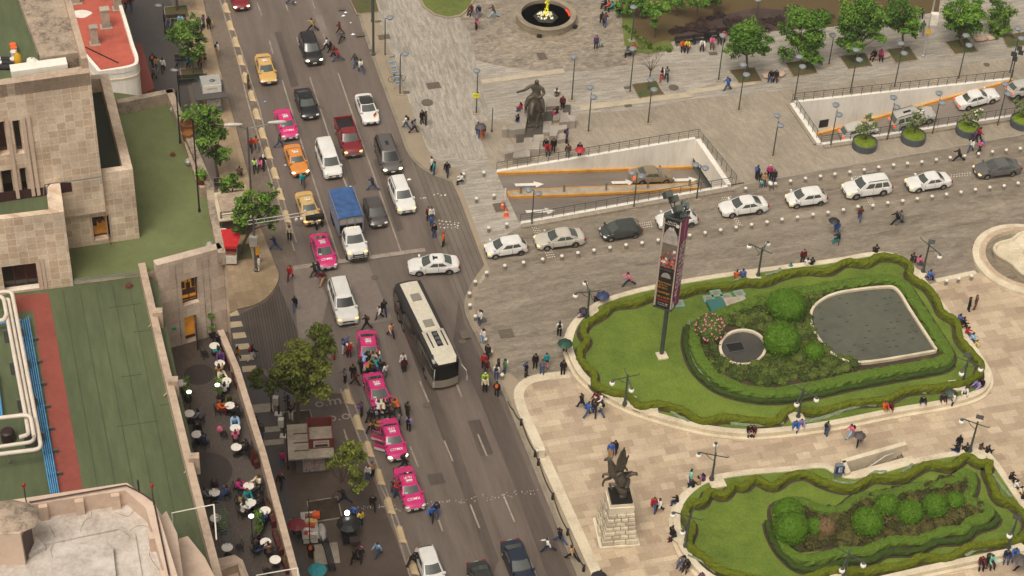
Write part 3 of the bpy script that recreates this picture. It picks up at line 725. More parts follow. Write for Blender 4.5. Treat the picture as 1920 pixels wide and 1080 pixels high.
mb=MB();mb.prism([*[(p.x,p.y)for p in U_],(B2.x-.02,B2.y+.02),(A2.x-.3,A2.y+.02),tuple(G(139,527,ZU).xy),tuple(G(60,470,ZU).xy),tuple(G(150,165,ZU).xy)],0,ZU,0,1);mb.build("upper_block",[M_PINK2,M_FELT2])
mb=MB();mb.prism([tuple(G(u,v,ZL).xy)for u,v in((-160,560),(137,533),(272,512))]+[tuple(Vector((fA.x-.05,fA.y-.02)))]+[tuple(G(u,v,ZL+1).xy)for u,v in((402,1022),(440,1170))]+[tuple(G(-160,1200,ZL).xy)],0,ZL,0,1)
mb.build("lower_block",[M_PINK2,M_FELT])
low_edge=px([(272,492),(310,655),(358,850),(402,1022),(440,1170)],ZL+1.0)
para(None,low_edge,ZL-.02,ZL+1.0,.45,M_COP,side=-1)
para(None,U_,ZU-.02,ZU+1.0,.5,M_COPD,side=-1)
para(None,px([(218,187),(324,165)],ZU+1.0),ZU-.02,ZU+1.0,.5,M_COPD,side=-1)
para(None,px([(339,236),(349,236),(398,346),(376,352)],ZU+.9),ZU,ZU+.88,.3,M_COP,side=-1,name="planter_ledge")
mb=MB();mb.prism([tuple(G(u,v,ZU+.6).xy)for u,v in((337,240),(347,240),(394,346),(372,350))],ZU,ZU+.6);mb.build("planter_ledge",M_COP)
mb=MB()
for k in range(5):
 a,b=G(118+31*k,545-3*k,ZL+.012),G(186+36*k,930+12*k,ZL+.012);mb.bar(a,b,.025,.02)
for k,(u,v,du)in enumerate(((205,577,60),(226,707,40),(250,623,52),(218,800,80),(300,760,40))):
 mb.bar(G(u,v,ZL+.012),G(u+du,v-du*.14,ZL+.012),.015,.02)
mb.build("felt_seam",M_SEAM)
flat_red=[((29,554),(90,549),(92,581),(30,585)),((62,581),(92,553),(157,925),(112,935))]
mb=MB();
for z,f in zip((.010,.014),flat_red):mb.poly([G(u,v,ZL+z)for u,v in f])
for f in range(len(mb.f)):mb.f[f]=tuple(reversed(mb.f[f]))
mb.build("red_walkway",M_REDF)
mb=MB();mb.tube(px([(139,524),(170,520),(270,508)],ZL+.95),.025,6)
for u,v in((140,530),(171,526),(212,520),(268,512)):mb.bar(G(u,v,ZL),G(u,v,ZL)+Vector((0,0,.35)),.05,.05)
for u,v in((171,526),(212,521)):mb.box(G(u,v,ZL),(.5,.3,.12),rad(17))
mb.tube(px([(139,528),(170,524),(270,511)],ZL+.35),.025,6);mb.build("guard_rail",M_GREY)
for u,v,z in((281,560,ZL+.35),(325,205,ZU+.5),(220,228,ZU+.2),(393,460,ZU+.4),(353,303,ZU+.35)):
 p=G(u,v,z);mb=MB();mb.lathe([(.05,-.25),(.22,-.15),(.26,.05),(.16,.2),(.01,.24)],p,10);mb.box((p.x,p.y,p.z-.45),(.16,.16,.25));mb.build("floodlight",M_STEEL,None,True)
for u,v in((298,611),(327,740),(366,884)):
 p=G(u,v,ZL);mb=MB();mb.box(p,(.6,.5,1.3),rad(10));mb.bar(p+Vector((-.6,-.2,.05)),p+Vector((-.1,-.1,.6)),.08,.05);mb.build("wall_bracket",M_COP)
for u,v,z,r in((242,537,ZL,.22),(324,291,ZU,.16),(40,409,36.4,.3)):
 mb=MB();mb.lathe([(r*1.3,0),(r*1.3,.03),(r,.05),(r*.9,.16),(.01,.18)],G(u,v,z),12);mb.build("roof_drain",mat("rusty_drain",'#5b2f20',.7),None,True)
ZB=36.2
b1=[G(u,v,ZB)for u,v in((-90,452),(106,427),(94,365),(-90,385))]
wA,wB=G(-60,561,ZL),G(138,536,ZL);wA.z=wB.z=0
hs_=[rect_on(wA,wB,2,501,74,541)];hs_=[(max(.1,hs_[0][0]),hs_[0][1],max(ZL+.2,hs_[0][2]),hs_[0][3])]
mb=MB();Pw=holed_wall(mb,wA,wB,ZL,ZB+.85,hs_,.6)
wn_=Vector((-(wB-wA).normalized().y,(wB-wA).normalized().x,0));cA,cB=wA+wn_*4.3,wB+wn_*4.3
mb.poly([(wB.x,wB.y,ZL),(cB.x,cB.y,ZL),(cB.x,cB.y,ZB+.85),(wB.x,wB.y,ZB+.85)])
iA,iB=wA+wn_*.45,wB+wn_*.45
mb.poly([(wA.x,wA.y,ZB+.85),(wB.x,wB.y,ZB+.85),(iB.x,iB.y,ZB+.85),(iA.x,iA.y,ZB+.85)]);mb.poly([(iA.x,iA.y,ZB),(iA.x,iA.y,ZB+.85),(iB.x,iB.y,ZB+.85),(iB.x,iB.y,ZB)])
jB=wB-(wB-wA).normalized()*.9;kB=jB+wn_*4.3
mb.poly([(wB.x,wB.y,ZB+.855),(cB.x,cB.y,ZB+.855),(kB.x,kB.y,ZB+.855),(jB.x,jB.y,ZB+.855)]);mb.poly([(jB.x,jB.y,ZB),(jB.x,jB.y,ZB+.85),(kB.x,kB.y,ZB+.85),(kB.x,kB.y,ZB)])
mb.build("front_wall",M_PINK)
window(None,Pw,hs_[0],.5,M_DGLASS,bars=2)
mb=MB();mb.poly([(iA.x,iA.y,ZB),(jB.x,jB.y,ZB),(kB.x,kB.y,ZB),(cA.x,cA.y,ZB)]);mb.build("balcony_floor",M_FELT)
mb=MB();s0,s1,c,d=hs_[0]
for a in(s1+.1,s1+.34):mb.poly([Pw(a,ZL+.05,-.05),Pw(a+.16,ZL+.05,-.05),Pw(a+.16,d+.3,-.05),Pw(a,d+.3,-.05)])
mb.poly([Pw(s0,c-.14,-.06),Pw(s1+.2,c-.14,-.06),Pw(s1+.2,c,-.06),Pw(s0,c,-.06)]);mb.build("window_surround",M_PLAST)
mA,mB_=G(104,470,ZU),G(262,446.5,ZU);mA.z=mB_.z=0
hm=[rect_on(mA,mB_,172,408,208,447)]
mb=MB();Pm=holed_wall(mb,mA,mB_,ZU,37.0,hm,.6)
mn=Vector((-(mB_-mA).normalized().y,(mB_-mA).normalized().x,0));me_=(mB_-mA).normalized();Lm=(mB_-mA).length
back=10.6
def mp(s,d,z=0):return Vector((mA.x,mA.y,0))+me_*s+mn*d+Vector((0,0,z))
mb.poly([mp(Lm,0,ZU),mp(Lm,back,ZU),mp(Lm,back,37),mp(Lm,0,37)])
mb.poly([mp(0,0,37),mp(Lm,0,37),mp(Lm,.5,37),mp(0,.5,37)]);mb.poly([mp(Lm,.5,37),mp(Lm,back,37),mp(Lm-.6,back,37),mp(Lm-.6,.5,37)])
mb.poly([mp(0,.5,34),mp(0,.5,37),mp(Lm-.6,.5,37),mp(Lm-.6,.5,34)]);mb.poly([mp(Lm-.6,.5,34),mp(Lm-.6,.5,37),mp(Lm-.6,back,37),mp(Lm-.6,back,34)])
mb.poly([mp(0,back,34),mp(Lm,back,34),mp(Lm,back,37),mp(0,back,37)]);mb.poly([mp(0,back,37),mp(Lm,back,37),mp(Lm,back+.5,37),mp(0,back+.5,37)])
mb.poly([mp(0,0,ZU),mp(0,0,37),mp(0,4,37),mp(0,4,ZU)])
mb.build("middle_block",M_PINK)
mb=MB();mb.poly([mp(0,.5,35.9),mp(Lm-.6,.5,35.9),mp(Lm-.6,back,35.9),mp(0,back,35.9)]);mb.build("well_floor",surface("dark_roof_felt",['#2b3023','#333a29','#3c4230'],layers=((.3,1),(2,.5),(14,.5)),rough=.8))
window(None,Pm,hm[0],.55,M_LIT,bars=0)
mb=MB();s0,s1,c,d=hm[0]
mb.leaves(Pm((s0+s1)/2-.1,c+(d-c)*.75,.4),(.4,.1,.35),60,.22,random.Random(2),(0,));mb.poly([Pm(s0+.05,c+(d-c)*.45,.5),Pm(s0+.3,c+(d-c)*.4,.5),Pm(s0+.3,c+(d-c)*.8,.5),Pm(s0+.05,c+(d-c)*.8,.5)]);mb.build("window_plant",M_DOORB);mb=MB()
for a,b,x,y in((s0-.12,s0,c-.1,d+.1),(s1,s1+.12,c-.1,d+.1),(s0,s1,c-.14,c)):mb.poly([Pm(a,x,-.04),Pm(b,x,-.04),Pm(b,y,-.04),Pm(a,y,-.04)])
mb.build("window_surround",M_PLAST)
tA,tB=G(-90,394,ZB),G(191,333,36.95);tA.z=tB.z=0
tn=Vector((-(tB-tA).normalized().y,(tB-tA).normalized().x,0));te=(tB-tA).normalized();Lt=(tB-tA).length
ht=[rect_on(tA,tB,-10,230,18,289),rect_on(tA,tB,22,227,46,287),rect_on(tA,tB,0,321,30,369),rect_on(tA,tB,35,316,56,365)]
ht=[(a,b,c,d)for a,b,c,d in ht]
ZR=45.0
mb=MB();Pt=holed_wall(mb,tA,tB,ZB-2,ZR,[(a,b,min(c,d),max(c,d))for a,b,c,d in ht],.45)
def tp(s,d,z=0):return Vector((tA.x,tA.y,0))+te*s+tn*d+Vector((0,0,z))
TD=13.5
mb.poly([tp(Lt,0,30),tp(Lt,TD,30),tp(Lt,TD,ZR),tp(Lt,0,ZR)]);mb.poly([tp(0,TD,0),tp(0,TD,ZR),tp(Lt,TD,ZR),tp(Lt,TD,0)]);mb.build("tower_wall",M_PINK)
for h in ht:window(None,Pt,h,.4,M_DGLASS,bars=0,fm=M_PLAST)
mb=MB()
for a in(ht[0][1]+.02,ht[1][1]+.08,ht[1][1]+.4):
 mb.poly([Pt(a,ht[2][2]-.1,-.1),Pt(a+.22,ht[2][2]-.1,-.1),Pt(a+.22,ht[0][3]+.1,-.1),Pt(a,ht[0][3]+.1,-.1)])
 mb.poly([Pt(a+.22,ht[2][2]-.1,-.1),Pt(a+.22,ht[2][2]-.1,0),Pt(a+.22,ht[0][3]+.1,0),Pt(a+.22,ht[0][3]+.1,-.1)])
mb.build("window_surround",M_PLAST)
mb=MB();mb.poly([Pt(2,ZB+.02,-.01),Pt(ht[1][1]+2.6,ZB+.02,-.01),Pt(ht[1][1]+2.6,ZB+.75,-.01),Pt(ht[1][1]+1.5,ZB+.95,-.01),Pt(ht[1][1]+.9,ZB+.7,-.01),Pt(2,ZB+.85,-.01)]);mb.build("waterproof_strip",mat("maroon_waterproofing",'#3d1f1b',.8,var=.3))
mb=MB();mb.poly([tp(0,.4,ZR-.25),tp(Lt-2.2,.4,ZR-.25),tp(Lt-2.2,TD,ZR-.25),tp(0,TD,ZR-.25)]);mb.build("roof_deck",M_FELT)
mb=MB();mb.prism([tp(0,0).xy,tp(Lt-.02,0).xy,tp(Lt-.02,.8).xy,tp(0,.45).xy],ZR-.9,ZR+.01);mb.build("parapet",M_COP)
mb=MB();mb.prism([tp(Lt-2.7,1.9).xy,tp(Lt-.4,1.9).xy,tp(Lt-.4,TD).xy,tp(Lt-3.4,TD).xy],ZR-.9,ZR+.3);mb.build("parapet",M_COPD)
mb=MB();mb.prism([tp(Lt-.4,.5).xy,tp(Lt,.5).xy,tp(Lt,TD).xy,tp(Lt-.4,TD).xy],ZR-.9,ZR+.75);mb.build("parapet",M_COP)
mb=MB();mb.prism([tp(Lt-4.6,.95).xy,tp(Lt-1.2,.95).xy,tp(Lt-1.2,1.75).xy,tp(Lt-4.6,1.75).xy],ZR-.8,ZR+.2);mb.build("white_ledge",M_WALL)
gA=tp(Lt-9.5,10.3);gB=tp(Lt-3.1,10.6)
mb=MB();mb.bar(gA+Vector((0,0,ZR+.4)),gB+Vector((0,0,ZR+.4)),.3,2.4);gw=mb.build("graffiti_wall",M_WALL)
mb=MB();gd=(gB-gA).normalized();gn=Vector((gd.y,-gd.x,0))*.16
def gp(s,z):return gA+gd*s+gn+Vector((0,0,ZR-.7+z))
for pts in(((2.8,.4),(2.75,1.3),(3.2,1.7),(3.9,1.5),(4,.4)),((4.3,.5),(5,.9),(5.2,.5)),((5.5,.4),(5.5,1.8),(4.6,1.75)),((.3,1.2),(.9,.9),(1.3,1.4),(1.8,1.1),(2.4,1.3)),((5.7,.3),(6.3,.4))):
 mb.tube([gp(*q)for q in pts],.05,5)
o=mb.build("graffiti_line",M_BLACK,gw)
mb=MB();mb.tube(px([(190,331),(150,337),(95,344),(85,347),(82,352),(82,366)],ZB+1.6),.04,6);mb.tube(px([(95,344),(88,350),(88,364)],ZB+1.55),.04,6);mb.build("conduit_pipe",M_GREY)
M_PIPE=mat("white_pipe_lagging",'#cfc3b4',.5,var=.1,scale=1.2);M_BLUE=mat("blue_pipe_paint",'#4a8fbf',.4,var=.2)
def roofpipe(pts,z,r,m,nm):
 P=[G(u,v,z)for u,v in pts];Q=[P[0]]
 for a,b,c in zip(P,P[1:],P[2:]):
  d1,d2=(a-b),(c-b);k=min(.45,d1.length*.4,d2.length*.4)
  for t in(0,.25,.5,.75,1):
   p1,p2=b+d1.normalized()*k,b+d2.normalized()*k
   Q.append(p1*(1-t)**2+b*2*t*(1-t)+p2*t*t)
 Q.append(P[-1]);m_=MB();m_.tube(Q,r,10);return m_.build(nm,m,None,True)
roofpipe([(-30,552),(22,545),(78,842),(-30,855)],ZL+1.3,.13,M_PIPE,"white_pipe")
roofpipe([(-30,556),(6,555),(48,778),(54,815),(36,820)],ZL+1.2,.13,M_PIPE,"white_pipe")
roofpipe([(8,562),(16,561),(66,828),(-30,842)],ZL+1.0,.12,M_PIPE,"white_pipe")
roofpipe([(-30,787),(57,777),(64,818)],ZL+1.6,.13,M_PIPE,"white_pipe")
roofpipe([(-30,605),(8,600),(12,590)],ZL+1.35,.14,M_PIPE,"white_pipe")
for k in range(5):roofpipe([(38+3.7*k,603-2.5*k),(95+3.9*k,925)],ZL+.35,.036,M_BLUE,"blue_pipe")
for k in range(2):roofpipe([(-10+4*k,700),(0+4*k,780)],ZL+.4,.07,M_BLUE,"blue_pipe")
roofpipe([(40,600),(-20,610)],ZL+.5,.08,M_BLUE,"blue_pipe")
mb=MB();mb.lathe([(.4,0),(.42,.1),(.4,.7),(.3,.8),(.01,.82)],G(16,825,ZL),14);mb.build("pump_housing",mat("dark_red_pump",'#2c1a19',.5),None,True)
for v in range(640,920,42):
 t=(v-603)/322;p=G(52+57*t,v,ZL);mb=MB();mb.box(p,(.85,.12,.25),rad(15));mb.build("pipe_support",M_GREY)
for v in(640,700,770,835):
 p=G(20+(v-600)*.2,v,ZL);mb=MB();mb.box(p,(1.2,.14,1.0),rad(15));mb.build("pipe_support",M_GREY)
mb=MB();mb.bar(G(15,848,ZL+1.2),G(17,866,ZL+.1),.1,.1);mb.build("pipe_support",M_STEEL)
for o in set(COL.objects)-_before:
 if o.parent is None:under(o)
_before=set(COL.objects)
ZW=37.0
out_px=[(-120,960),(30,936),(238,905),(292,946),(336,1090),(350,1160)]
O=px(out_px,ZW+1.1)
mb=MB();mb.prism([p.xy for p in O]+[G(-120,1200,ZW).xy],0,ZW,0,1);mb.build("block",[M_PLAST,M_ROOFW])
para(None,O,ZW-.01,ZW+1.1,.55,M_PLAST,side=-1)
Oi=offset_path(O,-.55,False)
for a,b,n in((Oi[1],Oi[2],3),(Oi[3],Oi[4],2)):
 for k in range(n):
  p=a.lerp(b,(k+.7)/n);d=(b-a).normalized();q=Vector((d.y,-d.x,0))
  mb=MB();mb.box((p.x+q.x*.1,p.y+q.y*.1,ZW),(.45,.3,1.0),math.atan2(d.y,d.x));mb.build("pilaster",M_PLAST)
mb=MB();mb.prism([G(u,v,ZW).xy for u,v in((100,1100),(96,1060),(113,1036),(195,1024),(213,1036),(222,1120))],ZW,ZW+.35);mb.build("raised_slab",M_ROOFW)
mb=MB();strip(mb,px([(62,1042),(80,1024),(224,994),(243,1006),(262,1120)],ZW),.3,ZW,ZW+.12,m=0);mb.build("low_upstand",M_ROOFW)
for cr in([(112,1078),(100,1050),(96,1030),(104,1010),(92,985)],[(150,1000),(158,978),(172,968),(168,950)],[(236,1000),(262,985),(285,992)],[(215,960),(240,968),(255,955),(270,960)],[(290,1010),(280,1040),(300,1070)],[(120,1040),(150,1050),(170,1045),(198,1060)]):
 mb=MB();mb.tube(spline(px(cr,ZW+.004),3,False),.022,3);mb.build("crack",M_COPD)
pent=[G(u,v,ZW+2.4).xy for u,v in((-60,1000),(-40,950),(28,944),(56,962),(38,1000))]
mb=MB();mb.prism(pent,ZW,ZW+2.4);mb.build("stair_penthouse",M_PLAST)
mb=MB();mb.ball((G(16,966,ZW+2.5).x,G(16,966,ZW+2.5).y,ZW+2.35),(1.6,1.2,.35),12,6);mb.build("penthouse_roof",M_COPD,None,True)
d0,d1=Vector((*pent[4],0)),Vector((*pent[3],0));e=(d1-d0).normalized();nn=Vector((e.y,-e.x,0))*.02
mb=MB();a,b=d0+e*.12+nn,d0+e*((d1-d0).length-.12)+nn;mb.poly([a+Vector((0,0,ZW+.1)),b+Vector((0,0,ZW+.1)),b+Vector((0,0,ZW+2.1)),a+Vector((0,0,ZW+2.1))]);mb.build("door",M_DOORB)
mb=MB();mb.box(G(62,1030,ZW),(1.0,.9,.3),rad(40));mb.build("door_step",M_ROOFW)
mb=MB();mb.tube([p+Vector((0,0,.25))for p in px([(56,948),(237,916),(262,928),(289,946),(300,1000),(318,1085)],ZW+1.0)],.045,6);mb.build("pipe_rail",M_DOORB)
for u,v in((50,945),(288,946)):
 p=G(u,v,ZW+1.1);mb=MB();mb.bar(p,p+Vector((0,0,1.3)),.05,.05);o=mb.build("beacon_pole",M_DOORB);mb=MB();mb.ball(p+Vector((0,0,1.4)),(.11,.11,.16));mb.build("beacon_lamp",mat("red_beacon",'#8c1d1d',.3),o,True)
p=G(264,950,ZW);mb=MB();mb.bar(p,p+Vector((0,0,2.0)),.08,.08);mb.build("mast",M_BLACK)
for k,(pts,z)in enumerate(((((292,948),(303,966),(312,958),(332,1000),(345,1090),(320,1160),(300,1100)),ZW-.3),(((335,1010),(352,1005),(384,1045),(402,1080),(380,1170),(330,1160)),ZW-2.2),(((388,1052),(440,1040),(455,1050),(470,1090),(440,1170),(380,1170)),ZT+2.2))):
 mb=MB();mb.prism([G(u,v,z).xy for u,v in pts],0 if k<2 else ZT,z);mb.build("setback",M_PLAST)
for pts,z in((((388,1046),(418,1040),(416,1060),(392,1066)),ZT+3.6),(((402,1066),(452,1052),(462,1090)),ZT+2.9)):
 pass
para(None,px([(400,1066),(452,1052),(470,1110)],ZT+2.9),ZT+2.0,ZT+2.9,.3,M_COP,side=-1)
mb=MB();a=px([(322,962),(401,946),(406,1012)],ZL+2.4);mb.tube([a[0],a[1]],.035,6);mb.tube([a[1],a[2]],.045,6);mb.tube([a[0],a[0]-Vector((0,0,1.5))],.035,6)
b=px([(480,1079),(558,1065),(560,1100)],ZT+2.2);mb.build("white_gantry",M_WHITE);mb=MB();mb.tube([b[0],b[1]],.035,6);mb.tube([b[1],b[2]],.045,6);mb.build("white_gantry",M_WHITE)
mb=MB()
for k in range(12):
 c=G(409+1.2*k,950+6.4*k,ZT+4.2);r=.36
 mb.tube([(c.x+r*math.cos(t*.7),c.y+.05*t,c.z+r*math.sin(t*.7))for t in range(10)],.02,4,cap=False)
mb.build("wire_coil",M_GREY)
roof2=thing("corner_building","building top with pale cracked roof, pink parapet and stair hut at the bottom left","building",tuple(G(150,1000,0)))
for o in set(COL.objects)-_before-{roof2}:
 if o.parent is None:o.parent=roof2;o.matrix_parent_inverse=Matrix.Translation(-roof2.location)
_before=set(COL.objects)
ZRD=11.0
red_out=[(120,-140),(208,-140),(226,0),(240,45),(251,82),(259,105),(258,118),(248,124),(232,128),(184,134)]
ro=spline(px(red_out[2:9],ZRD),5,False);ro=px(red_out[:2],ZRD)+ro+px([(184,134),(120,60)],ZRD)
mb=MB();mb.prism([p.xy for p in ro],4.6,ZRD-.5,0,1);mb.build("curved_wall",[M_WALL,M_REDR])
mb=MB();mb.prism([(p.x,p.y)for p in offset_path(ccw(ro),.35)],0,4.6);mb.build("shop_glazing",M_DGLASS)
para(None,ccw(ro),ZRD-.6,ZRD,.32,M_WALL,closed=True)
mb=MB();strip(mb,offset_path(ccw(ro),-.06),.06,ZRD-1.2,ZRD-1.05,True);mb.build("cornice_line",M_CREAMB)
for u,v,h,w in((199,50,1.9,.75),(178,82,1.8,.65),(142,4,1.2,.8),(221,16,1.6,.7)):
 p=G(u,v,ZRD-.5);mb=MB();mb.box(p,(w,w*.8,h),rad(17));mb.box((p.x,p.y,p.z+h),(w*1.2,w*1.0,.12),rad(17));mb.box((p.x,p.y,p.z),(w*1.5,w*1.3,.07),rad(17));mb.build("vent_stack",M_CONC)
c=G(153,26,ZRD-.49);mb=MB();mb.poly([(c.x+.9*math.cos(t)*(1+.2*math.sin(3*t)),c.y+.7*math.sin(t),c.z+.004)for t in[k*.393 for k in range(16)]]);mb.build("white_patch",M_WHITE)
mb=MB();mb.bar(G(160,88,ZRD-.46),G(222,118,ZRD-.46),.12,.05);mb.build("roof_repair",M_BLACK)
aw=[G(u,v,3.4)for u,v in((253,80),(266,84),(290,166),(262,176),(240,150),(236,80))]
mb=MB();mb.prism([p.xy for p in aw],3.1,3.4,bottom=True);mb.build("awning",M_REDF)
redb=thing("shop_building","low building with rounded white end and red coated roof","building",tuple(G(190,60,0)))
for o in set(COL.objects)-_before-{redb}:
 if o.parent is None:o.parent=redb;o.matrix_parent_inverse=Matrix.Translation(-redb.location)
def proj(p):
 d=Vector(p)-Vector((0,0,CAM_Z));w=d.dot(_F)
 return W_PX/2+F_PX*d.dot(_R)/w,H_PX/2-F_PX*d.dot(_U)/w
def height_at(base,v):
 """height above base at which the upright through base reaches picture row v"""
 lo,hi=0.0,40.0
 for _ in range(40):
  m=(lo+hi)/2
  if proj((base.x,base.y,base.z+m))[1]>v:lo=m
  else:hi=m
 return lo
PLAZA2=[(p.x,p.y)for p in PLAZA];SIDE2=[(p.x,p.y)for p in px(side_px,PZ)]
def level(u,v):
 p=G(u,v,0);return PZ if inside(p,PLAZA2)or inside(p,SIDE2)else 0.0
def ground(u,v,dz=0.0):return G(u,v,level(u,v)+dz)
def scale_at(p):
 return F_PX/(Vector(p)-Vector((0,0,CAM_Z))).dot(_F)
def upright(base,u,v,depth=0.0):
 """point at (u, v) standing in the upright plane through base that faces the lens; depth pushes it back"""
 d=_F*F_PX+_R*(u-W_PX/2)-_U*(v-H_PX/2);n=Vector((base.x,base.y,0)).normalized()
 t=(base.xy.length+depth)/(d.x*n.x+d.y*n.y);return Vector((0,0,CAM_Z))+d*t
def leafset(nm,a,b,c,r=.75):
 return[mat(nm+"_leaf_dark",a,r,var=.25,scale=6,spec=.18),mat(nm+"_leaf",b,r,var=.25,scale=6,spec=.18),mat(nm+"_leaf_pale",c,r,var=.25,scale=6,spec=.18)]
L_TREE=leafset("tree",'#33471a','#527026','#72903a');L_TREE2=leafset("olive_tree",'#434b1a','#616b26','#858c3c');L_PLAZA=leafset("plaza_tree",'#344f18','#527627','#6d9034')
L_HEDGE=leafset("olive_hedge",'#343a08','#5a6212','#7f8426');L_HEDGE2=leafset("green_hedge",'#32440f','#516720','#708638');L_DHEDGE=leafset("dark_hedge",'#27340f','#364618','#465620')
L_TOP=leafset("topiary",'#2b4009','#456512','#628020');L_SHRUB=leafset("shrub",'#39451a','#525f26','#6c7434');L_POT=leafset("potted_tree",'#3c4a20','#5a6a32','#7b8a4a');L_MOSS=leafset("pot_moss",'#55661a','#6c7d22','#7f8e2f')
L_SHRUB2=leafset("brown_shrub",'#38381a','#524d27','#6b643a');L_DUSTY=leafset("silver_edging",'#5f6a52','#7a8468','#939c80');L_BROWN=leafset("withered_topiary",'#4a3a26','#6b573b','#7f6a4b');L_PURP=leafset("purple_cover",'#2e2220','#43302c','#574338');L_ROSE=leafset("rose_bush",'#33461a','#4a5c28','#6f7a45')
M_BARK=mat("bark",'#5a4a38',.9,var=.3,scale=5,bump=.4)
def tree(name,label,base,clumps,leaves,dens=1.0,size=.30,group=None,lean=None,trunk=.13,seed=0,cat="tree"):
 """trunk with a limb to every clump; crown of leaf faces"""
 rg=random.Random(seed+17);root=thing(name,label,cat,tuple(base),0,group);o=Vector(base);s=scale_at(base)
 cs=[(upright(base,u,v,rg.uniform(-.5,.5)*r/s*1.2)-o,r/s)for u,v,r in clumps]
 zmin=min(c.z-r for c,r in cs);ctr=sum((c for c,_ in cs),Vector())/len(cs)
 fork=Vector((ctr.x*.6,ctr.y*.6,max(.8,zmin*.75+ctr.z*.2)))
 mt_=MB();mt_.tube([(0,0,-.1),(fork.x*.2,fork.y*.2,fork.z*.35),(fork.x*.6,fork.y*.6,fork.z*.7),fork],[trunk*1.3,trunk,trunk*.9,trunk*.8],8)
 for c,r in cs:
  m_=fork.lerp(c,.5)+Vector((rg.uniform(-.2,.2),rg.uniform(-.2,.2),.1));mt_.tube([fork,m_,c],[trunk*.6,trunk*.4,trunk*.15],5)
  for _ in range(3):
   e=c+Vector((rg.uniform(-1,1),rg.uniform(-1,1),rg.uniform(-.4,.9)))*r*.8;mt_.tube([m_.lerp(c,.6),c.lerp(e,.6),e],[trunk*.25,trunk*.15,trunk*.06],4,cap=False)
 mt_.build("trunk",M_BARK,root,True)
 lf=MB()
 for c,r in cs:
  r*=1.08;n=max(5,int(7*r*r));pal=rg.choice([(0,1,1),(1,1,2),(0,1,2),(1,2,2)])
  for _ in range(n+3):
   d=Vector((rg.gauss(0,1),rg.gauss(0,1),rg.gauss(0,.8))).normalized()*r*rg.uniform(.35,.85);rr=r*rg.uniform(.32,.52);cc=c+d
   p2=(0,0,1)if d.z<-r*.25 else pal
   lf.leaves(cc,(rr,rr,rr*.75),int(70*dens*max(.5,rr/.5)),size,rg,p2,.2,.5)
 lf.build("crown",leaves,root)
 return root
def bed(name,pts_px,m,z=PZ+.02,hexp=None):
 return struct(sheet(name,px(pts_px,z),[],z,m))
def pit(q,m,curb=True,lev=PZ,rim=None):
 P=ccw(px(q,lev+.03));struct(sheet("tree_pit",P,[],lev+.05,m))
 mb=MB();strip(mb,P,.12,lev,lev+.08,True,side=-1);struct(mb.build("pit_edging",rim or M_COPD))
 return P
M_PITG=surface("pit_ground",['#2e3a17','#445022','#5c4a31','#4a3d28'],layers=((.6,1),(3,.7),(14,.5)),rough=.9,bump=.5)
pits={1:[(1369,132),(1414,127),(1429,152),(1386,156)],2:[(1473,118),(1518,113),(1533,137),(1488,144)],3:[(1574,106),(1621,100),(1634,123),(1591,130)],4:[(1663,93),(1704,88),(1721,112),(1680,118)],5:[(1773,79),(1814,72),(1832,96),(1791,102)],6:[(1878,68),(1920,60),(1936,84),(1890,89)],7:[(1185,159),(1230,152),(1244,177),(1199,184)],8:[(657,0),(703,-6),(710,22),(670,26)],9:[(308,14),(349,10),(355,32),(312,36)],10:[(338,130),(378,126),(384,146),(343,151)],11:[(440,460),(467,457),(474,485),(441,490)]}
for k,q in pits.items():pit(q,M_PITG)
for q in([(530,774),(580,770),(588,796),(533,806)],[(577,942),(632,933),(640,970),(585,979)]):pit(q,M_SOIL,lev=.03)
GT="row of leafy trees in square pits on the plaza"
tree("plaza_tree","round leafy tree in the plaza row, leftmost, above a square lawn pit",ground(1400,141),[(1397,70,32),(1379,82,20),(1425,75,22),(1370,94,14),(1428,94,15),(1400,54,22)],L_PLAZA,group=GT,seed=1)
tree("plaza_tree","tall ragged tree in the plaza row, its crown hanging almost to its pit",ground(1503,127),[(1503,33,28),(1536,39,24),(1473,54,17),(1521,60,26),(1476,97,17),(1509,85,24),(1533,78,20),(1530,112,15),(1509,105,16),(1488,70,14)],L_PLAZA,group=GT,seed=2)
tree("plaza_tree","wide double-crowned tree in the plaza row, left of the bench with two sitters",ground(1606,116),[(1591,24,26),(1627,18,28),(1594,54,26),(1630,51,26),(1600,85,20),(1642,72,17),(1579,78,13),(1654,36,15),(1612,36,22)],L_PLAZA,group=GT,seed=3)
tree("plaza_tree","slim-trunked tree in the plaza row, between the sitters' bench and the white box pole",ground(1692,104),[(1687,18,27),(1708,33,24),(1687,45,24),(1711,54,17),(1672,30,16)],L_PLAZA,group=GT,seed=4)
tree("plaza_tree","broad tree in the plaza row, just right of the white box pole",ground(1804,88),[(1799,18,28),(1787,39,21),(1823,33,28),(1811,54,21),(1778,24,15),(1833,14,18)],L_PLAZA,group=GT,seed=5)
tree("plaza_tree","darker drooping tree at the right end of the plaza row",ground(1905,73),[(1868,36,23),(1884,18,21),(1881,57,17),(1863,60,13),(1872,5,15)],L_TREE,group=GT,seed=6)
GP="trees along the beige pavement"
tree("street_tree","slender tree with airy crown above the benches at the top left",ground(362,139),[(345,60,24),(365,45,19),(328,68,18),(374,70,15),(366,92,16),(345,97,11),(368,108,11),(352,75,16)],L_TREE,group=GP,seed=7,trunk=.09)
tree("street_tree","tree cut by the top edge, its trunk in the upper lawn pit",ground(332,21),[(330,-35,22),(342,-22,14),(318,-20,12)],L_TREE,group=GP,seed=8,trunk=.12)
tree("street_tree","dense dark green tree beside the roof planter pots",ground(408,331),[(374,213,18),(389,210,21),(378,234,26),(400,241,23),(387,260,25),(415,252,14),(404,284,20),(422,287,16),(415,299,12)],L_TREE,1.25,group=GP,seed=9)
